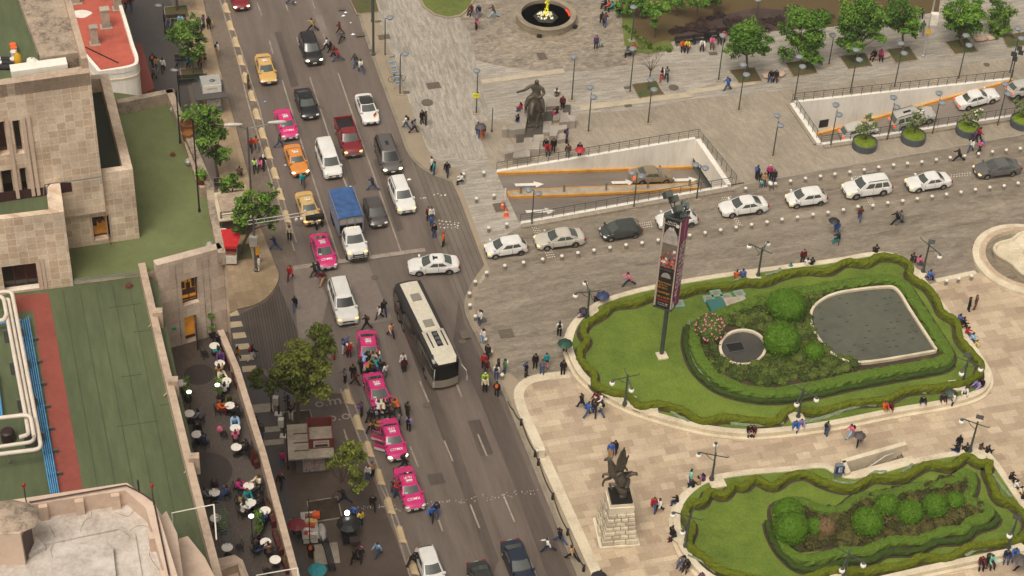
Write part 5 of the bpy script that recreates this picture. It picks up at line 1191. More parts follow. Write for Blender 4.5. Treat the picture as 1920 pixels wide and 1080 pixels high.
for q,h,dk in(([(80,600),(165,590),(160,650),(75,655)],1.0,0),([(170,590),(360,570),(350,640),(160,660)],1.02,0),([(300,415),(390,405),(362,568),(275,585)],1.04,0),([(245,700),(345,690),(335,800),(240,810)],.35,1),([(130,830),(330,805),(322,900),(105,947)],.84,0),([(215,880),(408,893),(405,972),(200,988)],.8,0),([(335,750),(440,745),(433,793),(525,790),(515,890),(320,890)],.86,0),([(448,715),(570,710),(570,783),(437,790)],.66,0),([(450,620),(555,615),(555,700),(440,713)],.42,1),([(565,555),(665,550),(655,690),(557,690)],.46,0),([(650,605),(845,595),(840,640),(740,665),(725,725),(635,735)],.94,0),([(770,455),(865,445),(862,485),(950,485),(945,550),(755,570)],.96,0),([(585,440),(685,430),(670,547),(580,550)],.32,1),([(692,435),(770,440),(753,540),(675,545)],.36,0),([(610,290),(800,280),(790,370),(600,380)],.5,0),([(560,310),(605,310),(590,440),(540,440)],.6,0),([(392,430),(575,430),(560,600),(370,620)],.55,1),([(360,640),(445,630),(440,740),(345,745)],.5,1),([(722,675),(850,645),(832,760),(732,780)],.52,0),([(530,790),(615,800),(610,880),(520,890)],.5,0),([(800,360),(890,358),(880,450),(800,440)],.3,1)):
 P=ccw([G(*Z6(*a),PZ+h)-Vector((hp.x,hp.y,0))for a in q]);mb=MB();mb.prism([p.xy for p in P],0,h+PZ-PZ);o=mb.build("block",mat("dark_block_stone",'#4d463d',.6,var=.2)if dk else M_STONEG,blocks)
def horse_skel(legs,neckup=0.0):
 s=Skel();pel=s.add((0,-.62,1.22),(.33,.33));mid=s.add((0,-.05,1.17),(.34,.37),pel);che=s.add((0,.45,1.25),(.29,.36),mid)
 nk=s.chain(che,[((0,.72,1.5),(.17,.26)),((0,.92,1.72+neckup),(.12,.19)),((0,1.05,1.88+neckup),(.12,.15))])
 s.chain(nk,[((0,1.22,1.78+neckup),(.1,.13)),((0,1.42,1.52+neckup),(.075,.085)),((0,1.48,1.42+neckup),(.07,.07))])
 for sx in(-1,1):s.chain(nk,[((sx*.07,1.02,2.05+neckup),.03)])
 s.chain(pel,[((0,-.92,1.2),.08),((0,-1.08,.95),.1),((0,-1.1,.55),.07)])
 for(sx,front,a)in legs:
  if front:
   s.chain(che,[((sx*.2,.45,.95),.13),((sx*.2,.45+.25*a,.56),.075),((sx*.2,.45+.5*a-.05*abs(a),.18),.05),((sx*.2,.5+.5*a,.05),.075)])
  else:
   s.chain(pel,[((sx*.2,-.55,.95),.19),((sx*.2,-.6+.2*a,.68),.11),((sx*.2,-.85+.35*a,.48),.075),((sx*.2,-.78+.5*a,.15),.05),((sx*.2,-.72+.5*a,.05),.075)])
 return s
statue=thing("horseman_statue","dark bronze rider with one arm raised on a walking horse","statue",tuple(hp),rad(-100)+math.pi/2+rad(-8)+math.pi,None)
statue.rotation_euler.z=math.atan2(-1,-.15)-math.pi/2;statue.scale=(2.15,1.75,1.75)
s=horse_skel([(-1,1,.5),(1,1,-.1),(-1,0,-.4),(1,0,.5)],-.12);skin("horse",s.v,s.e,s.r,0,2,M_BRONZE,statue)
s=Skel();p=s.add((0,-.05,1.62),(.2,.17));w=s.add((0,-.08,1.9),(.19,.15),p);c_=s.add((0,-.05,2.2),(.24,.17),w);n=s.add((0,-.02,2.45),(.075,.075),c_);h1_=s.add((0,0,2.58),(.12,.14),n);s.add((0,.01,2.74),(.09,.1),h1_)
for sx in(-1,1):s.chain(p,[((sx*.3,.15,1.55),.13),((sx*.4,.3,1.12),.09),((sx*.4,.2,.72),.06),((sx*.4,.38,.66),.06)])
s.chain(c_,[((.28,-.02,2.25),.1),((.5,.25,2.1),.075),((.72,.6,2.18),.06),((.78,.72,2.2),.07)]);s.chain(c_,[((-.28,-.02,2.22),.1),((-.38,.05,1.9),.075),((-.15,.35,1.75),.06)])
skin("rider",s.v,s.e,s.r,0,2,M_BRONZE,statue)
pc=G(1155,999,PZ+.008+.02);ped=thing("stone_pedestal","tapering rough stone pedestal carrying the bronze pegasus","pedestal",tuple(pc),rad(10))
mb=MB();mb.box((0,0,0),(3.2,3.2,.18));mb.build("base_slab",M_STONEW,ped)
rg=random.Random(9);zz=.18
M_RUST=[mat("rustic_stone",'#c9bda4',.8,var=.2,scale=2,bump=.3),mat("rustic_stone_grey",'#b0a48d',.8,var=.2,scale=2,bump=.3)]
for row in range(7):
 h=.42 if row else .5;w=2.68-.1*row+(.12 if row==0 else 0);n=3+(row%2)
 for side in range(4):
  for k in range(n):
   x0,x1=-w/2+w*k/n,-w/2+w*(k+1)/n;cx,jw=(x0+x1)/2,rg.uniform(-.02,.05)
   if side in(1,3)and(k==0 or k==n-1):continue
   cy=-w/2+.28;a=side*math.pi/2;X,Y=cx*math.cos(a)-cy*math.sin(a),cx*math.sin(a)+cy*math.cos(a)
   mb=MB();hx,hy=(x1-x0)/2-.03,.3+jw
   for(sx,zf0,zf1)in((1,.02,.1),(.93,.1,.9),(1,.9,.98)):pass
   rows_=[[(-hx,-hy),(hx,-hy),(hx,hy),(-hx,hy)],[(-hx,-hy-.05),(hx,-hy-.05),(hx,hy),(-hx,hy)]]
   lay=[(0,.03,rows_[0]),(0,.09,rows_[1]),(0,h-.08,rows_[1]),(0,h-.012,rows_[0])]
   mb.grid([[(x*1,y*1,z0)for x,y in r]for _,z0,r in lay],0,True);mb.poly([(x,y,h-.012)for x,y in rows_[0]])
   o=mb.build("stone_block",rg.choice(M_RUST),ped);o.location=(X,Y,zz);o.rotation_euler.z=a
 zz+=h
mb=MB();mb.box((0,0,.18),(1.5,1.5,zz-.2));mb.build("core",mat("dark_joint_stone",'#6b604e',.9),ped)
mb=MB();mb.prism([(-.98,-.98),(.98,-.98),(.98,.98),(-.98,.98)],zz,zz+.62);mb.build("inscription_block",M_STONEW,ped)
mb=MB();mb.prism([(-.86,-.86),(.86,-.86),(.86,.86),(-.86,.86)],zz+.62,zz+.9);mb.build("top_block",M_STONEW,ped)
zt_=zz+.9
ptop=pc+Vector((0,0,zt_));peg=thing("pegasus_statue","dark bronze rearing winged horse with riders on a stone pedestal","statue",tuple(ptop),0)
def PU(u,v,d=0.0):return upright(ptop,u,v,d)-ptop
mb=MB();mb.box((0,0,0),(1.66,1.66,.24),rad(10));mb.build("plinth",mat("dark_bronze_plinth",'#2b2723',.5,.6),peg)
s=Skel();pel=s.add(PU(1168,902),(.42,.4));mid=s.add(PU(1158,890),(.4,.42),pel);che=s.add(PU(1148,879),(.36,.4),mid)
nk=s.chain(che,[(PU(1145,869),.26),(PU(1143,862),.2),(PU(1141,859),.17)]);s.chain(nk,[(PU(1137,861),.13),(PU(1133,863.5),.085)])
s.chain(che,[(PU(1142,889,-.3),.16),(PU(1132,889,-.3),.1),(PU(1130,895,-.3),.08),(PU(1132,896,-.3),.08)]);s.chain(che,[(PU(1145,896,.25),.16),(PU(1133,900,.25),.1),(PU(1130,908,.25),.08),(PU(1131,912,.25),.08)])
s.chain(pel,[(PU(1160,910,-.3),.24),(PU(1150,908,-.3),.14),(PU(1142,907,-.3),.1),(PU(1146,915,-.3),.09),(PU(1149,917,-.3),.1)]);s.chain(pel,[(PU(1170,912,.3),.24),(PU(1162,918,.3),.16),(PU(1166,925,.2),.14),(PU(1164,930,.2),.16)])
s.chain(pel,[(PU(1176,894),.13),(PU(1184,888),.15),(PU(1192,889),.1),(PU(1196,892),.05)])
skin("horse",s.v,s.e,s.r,0,2,M_BRONZE,peg)
def wing(pts,d,name="wing"):
 mb=MB();F1=[PU(u,v,d)for u,v in pts];F2=[PU(u,v,d+.12)for u,v in pts];mb.grid([F1,F2],0,True);mb.poly(F1);mb.poly(list(reversed(F2)))
 for k in range(2,len(pts)-1,1):mb.tube([PU(*pts[0],d-.04),PU(*pts[k],d-.04)],.05,4)
 return mb.build(name,M_BRONZE,peg)
wing([(1152,884),(1158,860),(1165,846),(1171,838.5),(1173,845),(1175,858),(1174,870),(1168,882)],-.35);wing([(1166,886),(1176,887),(1186,884),(1195,886),(1196,889),(1188,891),(1178,896),(1166,894)],.5)
s=Skel();p=s.add(PU(1166,884),.2);c_=s.add(PU(1168,872),.22,p);n=s.add(PU(1169,866),.1,c_);s.add(PU(1170,861),.14,n)
s.chain(c_,[(PU(1174,868),.09),(PU(1176,860),.075),(PU(1179,853),.07)]);s.chain(c_,[(PU(1172,876),.09),(PU(1177,883),.08)]);s.chain(p,[(PU(1158,890,-.4),.13),(PU(1154,900,-.45),.1),(PU(1157,908,-.45),.08)])
skin("rider",s.v,s.e,s.r,0,2,M_BRONZE,peg)
s=Skel();p=s.add(PU(1168,922,-.2),.28);c_=s.add(PU(1160,918,-.3),.26,p);s.chain(c_,[(PU(1157,912,-.3),.14),(PU(1154,915,-.35),.13)]);s.chain(p,[(PU(1174,918,-.1),.2),(PU(1178,900,.1),.2),(PU(1180,897,.1),.14)]);s.chain(p,[(PU(1173,930,-.2),.2),(PU(1160,930,-.3),.22)])
skin("fallen_figures",s.v,s.e,s.r,0,2,M_BRONZE,peg)
def classic_lamp(base_px,vtop,globes,label,flood=None,z=None):
 b=G(*base_px,PZ+.45 if z is None else z);h=height_at(b,vtop);root=thing("garden_lamp",label,"street lamp",tuple(b),0,"dark green lamps round the garden beds")
 mb=MB();mb.lathe([(.2,0),(.2,.3),(.13,.42),(.1,.9),(.085,h*.6),(.07,h),(.1,h+.05),(.01,h+.22)],(0,0,0),10);mb.build("pole",M_METAL,root,True)
 mb=MB();dirs=[]
 for gu,gv in globes:
  q=G(gu,gv,b.z+h-.35)-b;q.z=0;d=q.normalized();L=min(1.7,max(.9,q.length));dirs.append((d,L))
 for d,L in dirs:
  mb.bar((0,0,h-.1),d*L+Vector((0,0,h-.1)),.07,.07);mb.bar((0,0,h-.1),-d*L*.75+Vector((0,0,h-.1)),.06,.06);mb.tube([Vector((0,0,h-.75)),d*L*.35+Vector((0,0,h-.5)),d*L*.6+Vector((0,0,h-.12))],.03,5)
  mb.tube([-d*L*.75+Vector((0,0,h-.1)),-d*L*.8+Vector((0,0,h)),-d*L*.7+Vector((0,0,h+.1))],.025,5)
 mb.build("crossarm",M_METAL,root)
 for d,L in dirs:
  mb=MB();c=d*L+Vector((0,0,h-.45));mb.ball(c,.24,14,10);o=mb.build("globe",M_GLOBE,root,True);mb=MB();mb.lathe([(.16,.17),(.12,.28),(.03,.36)],c,10);mb.build("globe_cap",M_METAL,o)
 if flood:
  q=G(*flood,b.z+h)-b;q.z=h+.1;mb=MB();mb.bar(q+Vector((0,-.12,-.1)),q+Vector((.06,.1,.15)),.6,.5);mb.build("floodlight",M_BLACK,root)
for a in(((1101,596),545,[(1079,553),(1097,530)],"twin-globe lamp above the black umbrella at the upper garden's left"),((1171,760),705,[(1148,717),(1184,730)],"twin-globe lamp on the lower left rim of the upper garden"),((1421,519),466,[(1405,461),(1440,456)],"twin-globe lamp on the far rim right of the orange-jacket sitter"),((1730,512),458,[(1762,480)],"single-globe lamp with black floodlight near the right fountain",(1746,455)),((1804,720),676,[(1803,699),(1839,691)],"twin-globe lamp in the upper garden's right corner",(1812,668)),((1496,784),730,[(1494,757),(1531,748)],"twin-globe lamp in the middle of the upper garden's near side"),((1334,902),852,[(1310,852),(1342,833)],"twin-globe lamp above the child in red"),((1285,1026),967,[(1262,964),(1280,997)],"twin-globe lamp on the lower garden's left rim"),((1818,848),793,[(1803,789)],"single-globe lamp with black floodlight at the lower garden's top corner",(1836,784)),((1890,1029),976,[(1893,1003)],"single-globe lamp with black floodlight at the bottom right",(1906,972)),((1581,1086),1037,[(1579,1068),(1619,1058)],"twin-globe lamp at the bottom edge of the lower garden")):
 classic_lamp(*a[:4],flood=a[4]if len(a)>4 else None)
def disc_lamp(base_px,vtop,label,offs,group="disc-headed lamp posts on the plaza",z=PZ,extra=None):
 b=G(*base_px,z);h=height_at(b,vtop);root=thing("plaza_lamp",label,"street lamp",tuple(b),0,group)
 mb=MB();mb.lathe([(.07,0),(.06,h*.5),(.045,h)],(0,0,0),8);mb.build("pole",M_METAL,root,True);mb=MB();mb.box((0,0,0),(.7,.6,.05),rad(17));mb.build("base_plate",M_BAND,root)
 for du,dv,dz in offs:
  q=G(base_px[0]+du*1.0,base_px[1]+dv*1.0,z)-b;q.z=0;c=q+Vector((0,0,h+dz))
  mb=MB();mb.bar((0,0,h+dz-.05),c,.05,.05);o=mb.build("arm",M_METAL,root)
  mb=MB();mb.lathe([(.05,-.2),(.24,-.14),(.37,.02),(.36,.1),(.22,.2),(.01,.24)],c,16);mb.build("lamp_disc",M_DISK,o,35)
for bp_,vt,w in(((1103,247),174,"right of the bronze horseman"),((1215,231),160,"below the leafless tree"),((1449,293),227,"left of the ramp with the silver cars"),((1557,276),207,"beside the left end of the right-hand ramp"),((1663,263),193,"between the two leftmost round planters"),((1748,252),185,"between the second and third round planters"),((1870,236),168,"between the two rightmost round planters"),((1385,207),132,"at the leftmost tree of the plaza row"),((1489,190),117,"at the ragged drooping tree of the plaza row"),((1594,175),104,"below the double-crowned plaza tree"),((1677,163),92,"below the slim-trunked plaza tree"),((1797,148),77,"below the broad plaza tree"),((1893,138),64,"at the right end of the plaza tree row")):
 disc_lamp(bp_,vt,"twin-disc lamp post "+w,[(-3,-6,.25),(4,7,-.1)])
for bp_,vt,w in(((997,423),357,"at the near rail of the ramp, left of the dark hatchback"),((1188,391),325,"at the near rail of the ramp, above the dark hatchback"),((1306,373),310,"at the deep end of the ramp with the brown saloon")):
 disc_lamp(bp_,vt,"twin-disc lamp post "+w,[(-10,1,.1),(8,5,-.05)])
for bp_,vt,w in(((893,212),139,"carrying a yellow sign near the dark umbrella"),((1072,188),113,"behind the seated youth with a backpack"),((1181,173),98,"left of the leafless tree"),((1347,150),73,"at the left end of the plaza tree row"),((1554,121),72,"between the ragged and the double-crowned tree"),((1415,60),6,"in the park border above the leftmost plaza tree"),((1184,76),20,"on the park's rounded corner")):
 disc_lamp(bp_,vt,"single-disc lamp post "+w,[(-2,-4,.12)])
for bp_,vt,w in(((750,176),103,"beside the bicycle stands"),((722,104),35,"above the bicycle stands")):
 disc_lamp(bp_,vt,"slim lamp post "+w,[(9,-1,.05)])
b=G(893,212,PZ);sg=thing("yellow_sign","small yellow sign on the lamp post near the dark umbrella","sign",(b.x,b.y,PZ+1.9))
mb=MB();mb.bar((-.1,-.1,.0),(-.1,-.1,.55),.62,.06);mb.build("panel",mat("yellow_sign_paint",'#d8d62c',.5),sg);mb=MB();mb.box((.05,.02,.1),(.25,.2,.45));mb.build("meter_box",M_BLACK,sg)
mb=MB();text_mb("WiFi",.22,lambda x,y:(-.1+x,-.135,.28+y),mb);mb.build("lettering",M_METAL,sg)
def plainpole(name,base,vtop,label,r=.08,z=None,m=None,cat="pole"):
 b=ground(*base)if z is None else G(*base,z);h=height_at(b,vtop);t_=thing(name,label,cat,tuple(b));mb=MB();mb.lathe([(r*1.6,0),(r*1.6,.25),(r,.3),(r*.7,h)],(0,0,0),8);mb.build("pole",m or M_METAL,t_,True);return t_,h
plainpole("tall_pole",(700,103),-60,"tall grey pole by the avenue kerb, cut by the top edge",.13)
plainpole("tall_pole",(697,41),-40,"thin grey pole close to the tall one at the top",.06)
plainpole("leaning_post",(922,247),203,"low dark post beside the stone blocks and umbrella pair",.06)
t_,h=plainpole("camera_pole",(1730,107),-40,"pale camera pole with white box between the plaza trees",.12,m=M_STEEL)
mb=MB();zb_=height_at(t_.location,42);mb.box((.25,-.3,zb_),(.75,.6,1.3));mb.build("white_box",M_WHITE,t_);mb=MB();mb.bar((0,-.2,zb_-1.3),(0,-.2,zb_-.75),.5,.06);mb.build("yellow_plate",mat("yellow_plate",'#d9a628',.5),t_)
t_,h=plainpole("floodlight_pole",(1890,168),100,"dark pole with a cluster of floodlights near the right ramp's top",.08)
for k,(x,z)in enumerate(((-.35,-.1),(.35,.1),(.1,.6),(-.1,-.7))):mb=MB();mb.bar((x,-.1,h+z-.2),(x+.05,.1,h+z+.2),.5,.4);mb.build("floodlight",M_BLACK,t_)
t_,h=plainpole("street_light",(474,432),238,"tall twin-armed street light over the pavement by the first pink taxi",.11,m=M_GREY,cat="street lamp")
for u,v in((433,234),(524,229)):
 e=upright(t_.location,u,v)-t_.location;d=Vector((e.x,e.y,0)).normalized();mb=MB();mb.tube([(0,0,h-.2),Vector((e.x*.5,e.y*.5,h+.1)),Vector((e.x*.8,e.y*.8,e.z))],.05,6);o=mb.build("arm",M_GREY,t_,True)
 c=Vector((e.x,e.y,e.z));mb=MB();mb.tube([c-d*1.0,c-d*.7,c,c+d*.45,c+d*.6],[.07,.14,.19,.15,.05],10);mb.build("lamp_head",mat("pale_lamp_head",'#b9b4aa',.4),o,True)
for bp_,vt,hd,w in(((310,62),8,(297,10),"beside the upper benches"),((339,214),119,(327,131),"rising behind the green roof's far parapet")):
 t_,h=plainpole("slim_street_light",bp_,vt,"slim dark street light "+w,.07,z=PZ,m=M_BLACK,cat="street lamp");e=upright(t_.location,*hd)-t_.location;mb=MB();mb.tube([(0,0,h),Vector((e.x,e.y,e.z))],.04,5);mb.build("arm",M_BLACK,t_);mb=MB();mb.ball(e,(.4,.25,.12),10,6);mb.build("lamp_head",M_DISK,t_,True)
for bp_,vt,w in(((374,397),225,"standing at the planter end of the green roof"),((338,268),170,"standing near the far corner of the green roof")):
 plainpole("roof_mast",bp_,vt,"thin dark mast "+w,.06,z=ZU+.8,m=M_BLACK,cat="mast")
t_,h=plainpole("traffic_signal",(480,508),410,"grey traffic signal pole with a lattice arm over the avenue",.12,m=M_GREY,cat="traffic signal")
b=Vector(t_.location);e0=upright(b,465,421)-b;e1=upright(b,590,401,1.0)-b
mb=MB();dz=Vector((0,0,.42));mb.tube([e0,e1],.045,6);mb.tube([e0+dz,e1+dz*.8],.045,6)
for k in range(9):mb.bar(e0.lerp(e1,k/8),e0.lerp(e1,k/8)+dz,.04,.04)
mb.build("lattice_arm",M_STEEL,t_)
for k,t in enumerate((.97,)):p=e0.lerp(e1,t);mb=MB();mb.bar(p+Vector((-.6,-.25,-.25)),p+Vector((.9,.05,-.2)),.4,.42);mb.build("signal_head",M_BLACK,t_)
for t in(.72,.8,.88):p=e0.lerp(e1,t)+Vector((0,0,-.3));mb=MB();mb.ball(p,(.16,.16,.2),8,6);mb.build("small_lamp",M_WHITE,t_,True)
mb=MB();mb.box((-.05,-.15,h-2.9),(.7,.4,1.0));mb.build("control_box",M_STEEL,t_);mb=MB();mb.box((.25,-.15,2.1),(.3,.3,.9));mb.build("pedestrian_signal",mat("signal_yellow",'#d69a17',.5),t_)
t_,h=plainpole("camera_pole",(417,447),398,"grey pole with camera arm and white cabinet beside the red stall",.1,z=PZ,m=M_GREY)
b=Vector(t_.location);mb=MB();a=[upright(b,u,v)-b for u,v in((415,402),(436,399),(444,404),(445,408))];mb.tube(a,.05,6);mb.build("arm",M_STEEL,t_);mb=MB();mb.ball(a[-1],(.17,.17,.2),10,8);mb.build("camera",M_WHITE,t_,True)
mb=MB();mb.box((.0,-.4,0.0),(.9,.6,1.3));mb.build("cabinet",M_WHITE,t_)
M_BOLL=surface("bollard_stone",['#6b6459','#857d70','#948b7d'],layers=((3,1),(12,.5)),rough=.7)
def bollard_proto():
 root=thing("bollard",None,"bollard",(0,0,0),0,"white-capped bollards on the plaza");mb=MB();mb.lathe([(.15,0),(.14,.46)],(0,0,0),12);mb.build("post",M_BOLL,root,35);mb=MB();mb.lathe([(.16,.46),(.165,.56),(.14,.6),(.01,.61)],(0,0,0),12);mb.build("cap",M_WHITE,root,35);return root
BP=None
def bollard(u,v,label):
 global BP
 p=ground(u,v)
 if BP is None:
  BP=bollard_proto();BP.location=p;BP["label"]=label;_labels.setdefault(label,[]).append(BP.name);return BP
 return copy_thing(BP,p,0,label)
near=[(981,500),(1017,494),(1053,488),(1083,482),(1113,477),(1143,472),(1173,467),(1203,463),(1233,458),(1292,449),(1321,444),(1350,439),(1379,434),(1408,429),(1437,424),(1465,419),(1494,415),(1523,410),(1551,406),(1580,401),(1607,395),(1635,393),(1663,388),(1691,384),(1718,380),(1746,376),(1773,372),(1800,368),(1827,363),(1854,359),(1881,356),(1907,351)]
for i,q in enumerate(near):bollard(*q,"white-capped bollard, %s from the street end of the row below the waiting cars"%ORD[i]if i<29 else "white-capped bollard in the row below the waiting cars, %s from the right edge"%ORD[len(near)-1-i])
far=[(1397,361),(1453,352),(1481,347),(1509,342),(1537,338),(1564,334),(1592,330),(1619,326),(1646,321),(1674,317),(1700,314),(1727,311),(1754,307),(1780,303),(1807,300),(1833,296),(1859,292),(1885,289),(1911,286)]
for i,q in enumerate(far):bollard(*q,"white-capped bollard, %s from the left in the row above the waiting cars"%ORD[i])
curve=[(946,506),(912,519),(891,536),(880,558),(881,580),(891,601),(910,644),(920,667),(941,711)]
for i,q in enumerate(curve):bollard(*q,"white-capped bollard along the curved kerb, %s counting down from the white hatchback"%ORD[i])
for q,w in(((907,331),"near the seated man, alone at the crossing's top"),((893,380),"left one of the pair above the orange cones"),((926,374),"right one of the pair above the orange cones"),((916,435),"left one of the pair above the first white hatchback"),((950,428),"right one of the pair above the first white hatchback"),((869,334),"under the man sitting in a pale shirt"),((1773,534),"left of three near the lobed fountain"),((1796,530),"middle of three near the lobed fountain"),((1820,525),"right of three near the lobed fountain")):bollard(*q,"white-capped bollard "+w)
for i,(u,v)in enumerate(((976,365),(1057,362),(1136,358),(1214,355),(1292,351))):
 p=ray_ramp(low1,u,v);o=thing("guide_post","small grey post on the ramp island, %s from the left"%ORD[i],"post",tuple(p+Vector((0,0,.15))),0,"posts on the ramp island");mb=MB();mb.lathe([(.11,0),(.09,.6)],(0,0,0),8);mb.build("shaft",M_BOLL,o);mb=MB();mb.lathe([(.11,.6),(.12,.72),(.01,.75)],(0,0,0),8);mb.build("cap",M_GREY,o)
for(u,v),w in(((942,390),"upper"),((949,404),"lower")):
 o=thing("traffic_cone",w+" orange cone beside the ramp entrance","traffic cone",tuple(ground(u,v)),0,"orange traffic cones");mb=MB();mb.lathe([(.2,.04),(.12,.45),(.05,.9),(.01,.92)],(0,0,0),12);mb.build("cone",mat("cone_orange",'#e8571f',.5),o,True);mb=MB();mb.box((0,0,0),(.5,.5,.05));mb.build("foot",mat("cone_orange",'#e8571f'),o);mb=MB();mb.lathe([(.138,.4),(.105,.55)],(0,0,0),12,cap=False);mb.build("band",M_WHITE,o)
b=ray_ramp(low1,947,374);o=thing("height_post","white post at the left end of the ramp island","post",tuple(b));mb=MB();mb.bar((0,0,0),(0,0,1.3),.12,.12);mb.build("shaft",M_WHITE,o)
M_WEDGE=mat("cream_separator",'#b8a27e',.7,var=.12,scale=3)
def wedge_proto():
 mb=MB();lo=[(-.3,-.75),(.32,-1.0),(.34,.75),(-.05,1.0),(-.3,.6)];hi=[(-.16,-.55),(.22,-.75),(.24,.6),(-.02,.8),(-.16,.45)]
 mb.grid([[(x,y,0)for x,y in lo],[(x,y,.08)for x,y in lo],[(x,y,.26)for x,y in hi]],0,True);mb.poly([(x,y,.26)for x,y in hi]);return mb.build("lane_separator",M_WEDGE)
WP=wedge_proto();first=True
sepsU=[(424,16),(432,49),(442,80),(451,114),(460,147),(472,181),(481,215),(492,251),(503,288),(515,326),(525,365),(537,407)];sepsL=[(652,745),(671,793),(691,843),(711,895),(730,949),(751,1003),(774,1062)]
for i,(u,v)in enumerate(sepsU+sepsL):
 lab="cream wedge separator, %s from the top of the cycle lane"%ORD[i]if i<12 else "cream wedge separator, %s down from the lane start by the second pink taxi"%ORD[i-12]
 o=WP if first else WP.copy()
 if not first:COL.objects.link(o)
 first=False;o.location=G(u,v,.02 if i>11 else .03);o.rotation_euler.z=RD+math.pi/2;o["label"]=lab;o["category"]="lane separator";o["group"]="cream wedges along the cycle lane";_labels.setdefault(lab,[]).append(o.name)
cp=[(977,797),(1003,856),(1009,872),(1036,936),(1064,1003),(1094,1071)]
ct=thing("chain_barrier","black chain swagged between short black posts along the avenue kerb","chain barrier",tuple(G(1036,936,PZ)));co=Vector(ct.location)
tops=[]
for u,v in cp:
 p=G(u,v,PZ)-co;mb=MB();mb.lathe([(.12,0),(.1,.6),(.13,.66),(.01,.74)],p,10);mb.build("post",M_BLACK,ct,True);tops.append(p+Vector((0,0,.55)))
mb=MB();tops=[G(952,752,PZ+.4)-co,G(962,768,PZ+.3)-co]+tops
for a,b in zip(tops,tops[1:]):
 L=(b-a).length;n=max(3,int(L/.16))
 for k in range(n):
  t0,t1=k/n,(k+.8)/n;f=lambda t:a.lerp(b,t)-Vector((0,0,.5*4*t*(1-t)*min(1,L/3)*.8));mb.bar(f(t0),f(t1),.07,.05)
mb.build("chain",M_BLACK,ct)
o=thing("camera_bollard","squat stone post with a white camera beside the kerb chain","post",tuple(G(1008,856,PZ)));mb=MB();mb.box((.25,0,0),(.5,.5,.95),.3);mb.build("stone_post",M_STONEW,o);mb=MB();mb.ball((-.05,-.05,.75),.14,8,6);mb.build("camera",M_WHITE,o,True)
st=thing("stair_entrance","stair with white parapets going down beside the lower garden","stairs",tuple(ST_D));so=Vector(ST_D)
def L_(p,z):return Vector((p.x-so.x,p.y-so.y,z-so.z))
mb=MB();n=14
for k in range(n):
 t0,t1=k/n,(k+1)/n;z=PZ-.19*(k+1);a,b,c,d=ST_B.lerp(ST_A,t0),ST_B.lerp(ST_A,t1),ST_C.lerp(ST_D,t1),ST_C.lerp(ST_D,t0)
 mb.poly([L_(a,z),L_(b,z),L_(c,z),L_(d,z)]);mb.poly([L_(a,z),L_(d,z),L_(d,z+.19),L_(a,z+.19)])
mb.build("steps",mat("stair_stone",'#6f6353',.7),st)
for a,b,w,h in((ST_A,ST_B,.4,.85),(ST_D,ST_C,-.4,.5)):
 mb=MB();d=(b-a).normalized();nn=Vector((-d.y,d.x,0))*w;A,B=L_(a-d*.3,0),L_(b+d*.4,0)
 q=[A,B,B+nn,A+nn];mb.prism([p.xy for p in q],-2.9-so.z,PZ+h-so.z);mb.build("parapet",M_CREAMB,st)
mb=MB();d=(ST_D-ST_A).normalized();nn=(ST_A-ST_B).normalized()*.5;A,B=L_(ST_A-d*.2,0),L_(ST_D+d*.3,0);mb.prism([p.xy for p in(A,B,B+nn,A+nn)],-2.9-so.z,PZ+.85-so.z);mb.build("end_parapet",M_CREAMB,st)
mb=MB();a,b=L_(ST_D.lerp(ST_A,.5),-1.2),L_(ST_C.lerp(ST_B,.5).lerp(ST_D.lerp(ST_A,.5),.35),.9);mb.tube([a,b,b+(L_(ST_B,0)-L_(ST_A,0)).normalized()*.8],.06,6);mb.build("handrail",M_STEEL,st)
b=G(1570,893,PZ+.4);eo=thing("entrance_sign","blue sign with a white letter E at the stair entrance","sign",tuple(b),rad(8));h=height_at(b,871)
mb=MB();mb.box((0,0,0),(.6,.4,h));mb.build("pillar",mat("sign_pillar_grey",'#6d737a',.5),eo);mb=MB();mb.box((.03,-.24,h-.72),(.7,.08,.72));mb.build("blue_panel",mat("metro_blue",'#1c3764',.5),eo)
mb=MB();text_mb("E",.75,lambda x,y:(.03+x,-.29,h-.36+y),mb,bold=.02);mb.build("lettering",M_WHITE,eo)
bb=G(1240,665,ZG);bt=thing("banner_tower","tall mast with a three-sided theatre banner and floodlights on the lawn","banner",tuple(bb));bo=Vector(bb)
zb0=bb.z+height_at(bb,571);A_,B_,C_=[G(u,v,zb0)for u,v in((1225,566),(1258,576),(1272,557))]
ctr=(A_+B_+C_)/3;sh=Vector((bb.x-ctr.x,bb.y-ctr.y,0));A_,B_,C_=A_+sh,B_+sh,C_+sh
zt0=zb0+height_at(B_,416);M_CHAR=mat("banner_black",'#17120f',.6);M_MAG=mat("banner_magenta",'#8a1f63',.55,var=.08)
mb=MB();mb.tube([(0,0,0),(0,0,zt0-bo.z+.8)],.19,10);mb.build("mast",M_METAL,bt,True)
mb=MB()
for z in(zb0-.15,zt0+.05):
 for p,q in((A_,B_),(B_,C_),(C_,A_)):mb.bar(Vector((p.x,p.y,z))-bo,Vector((q.x,q.y,z))-bo,.12,.14)
 for p in(A_,B_,C_):mb.bar(Vector((bb.x,bb.y,z))-bo,Vector((p.x,p.y,z))-bo,.08,.08)
mb.build("frame",M_METAL,bt)
H_=zt0-zb0
def face(p,q):
 e=Vector((q.x-p.x,q.y-p.y,0));L=e.length;e.normalize();n=Vector((e.y,-e.x,0))
 return(lambda s,z,d=0:Vector((p.x,p.y,zb0))-bo+e*s+Vector((0,0,z))+n*(.03+d)),L
fa,La=face(A_,B_);fb,Lb=face(B_,C_);fc,Lc=face(C_,A_)
def q_(mb,f,s0,s1,z0,z1,d=0,m=0):mb.poly([f(s0,z0,d),f(s1,z0,d),f(s1,z1,d),f(s0,z1,d)],m)
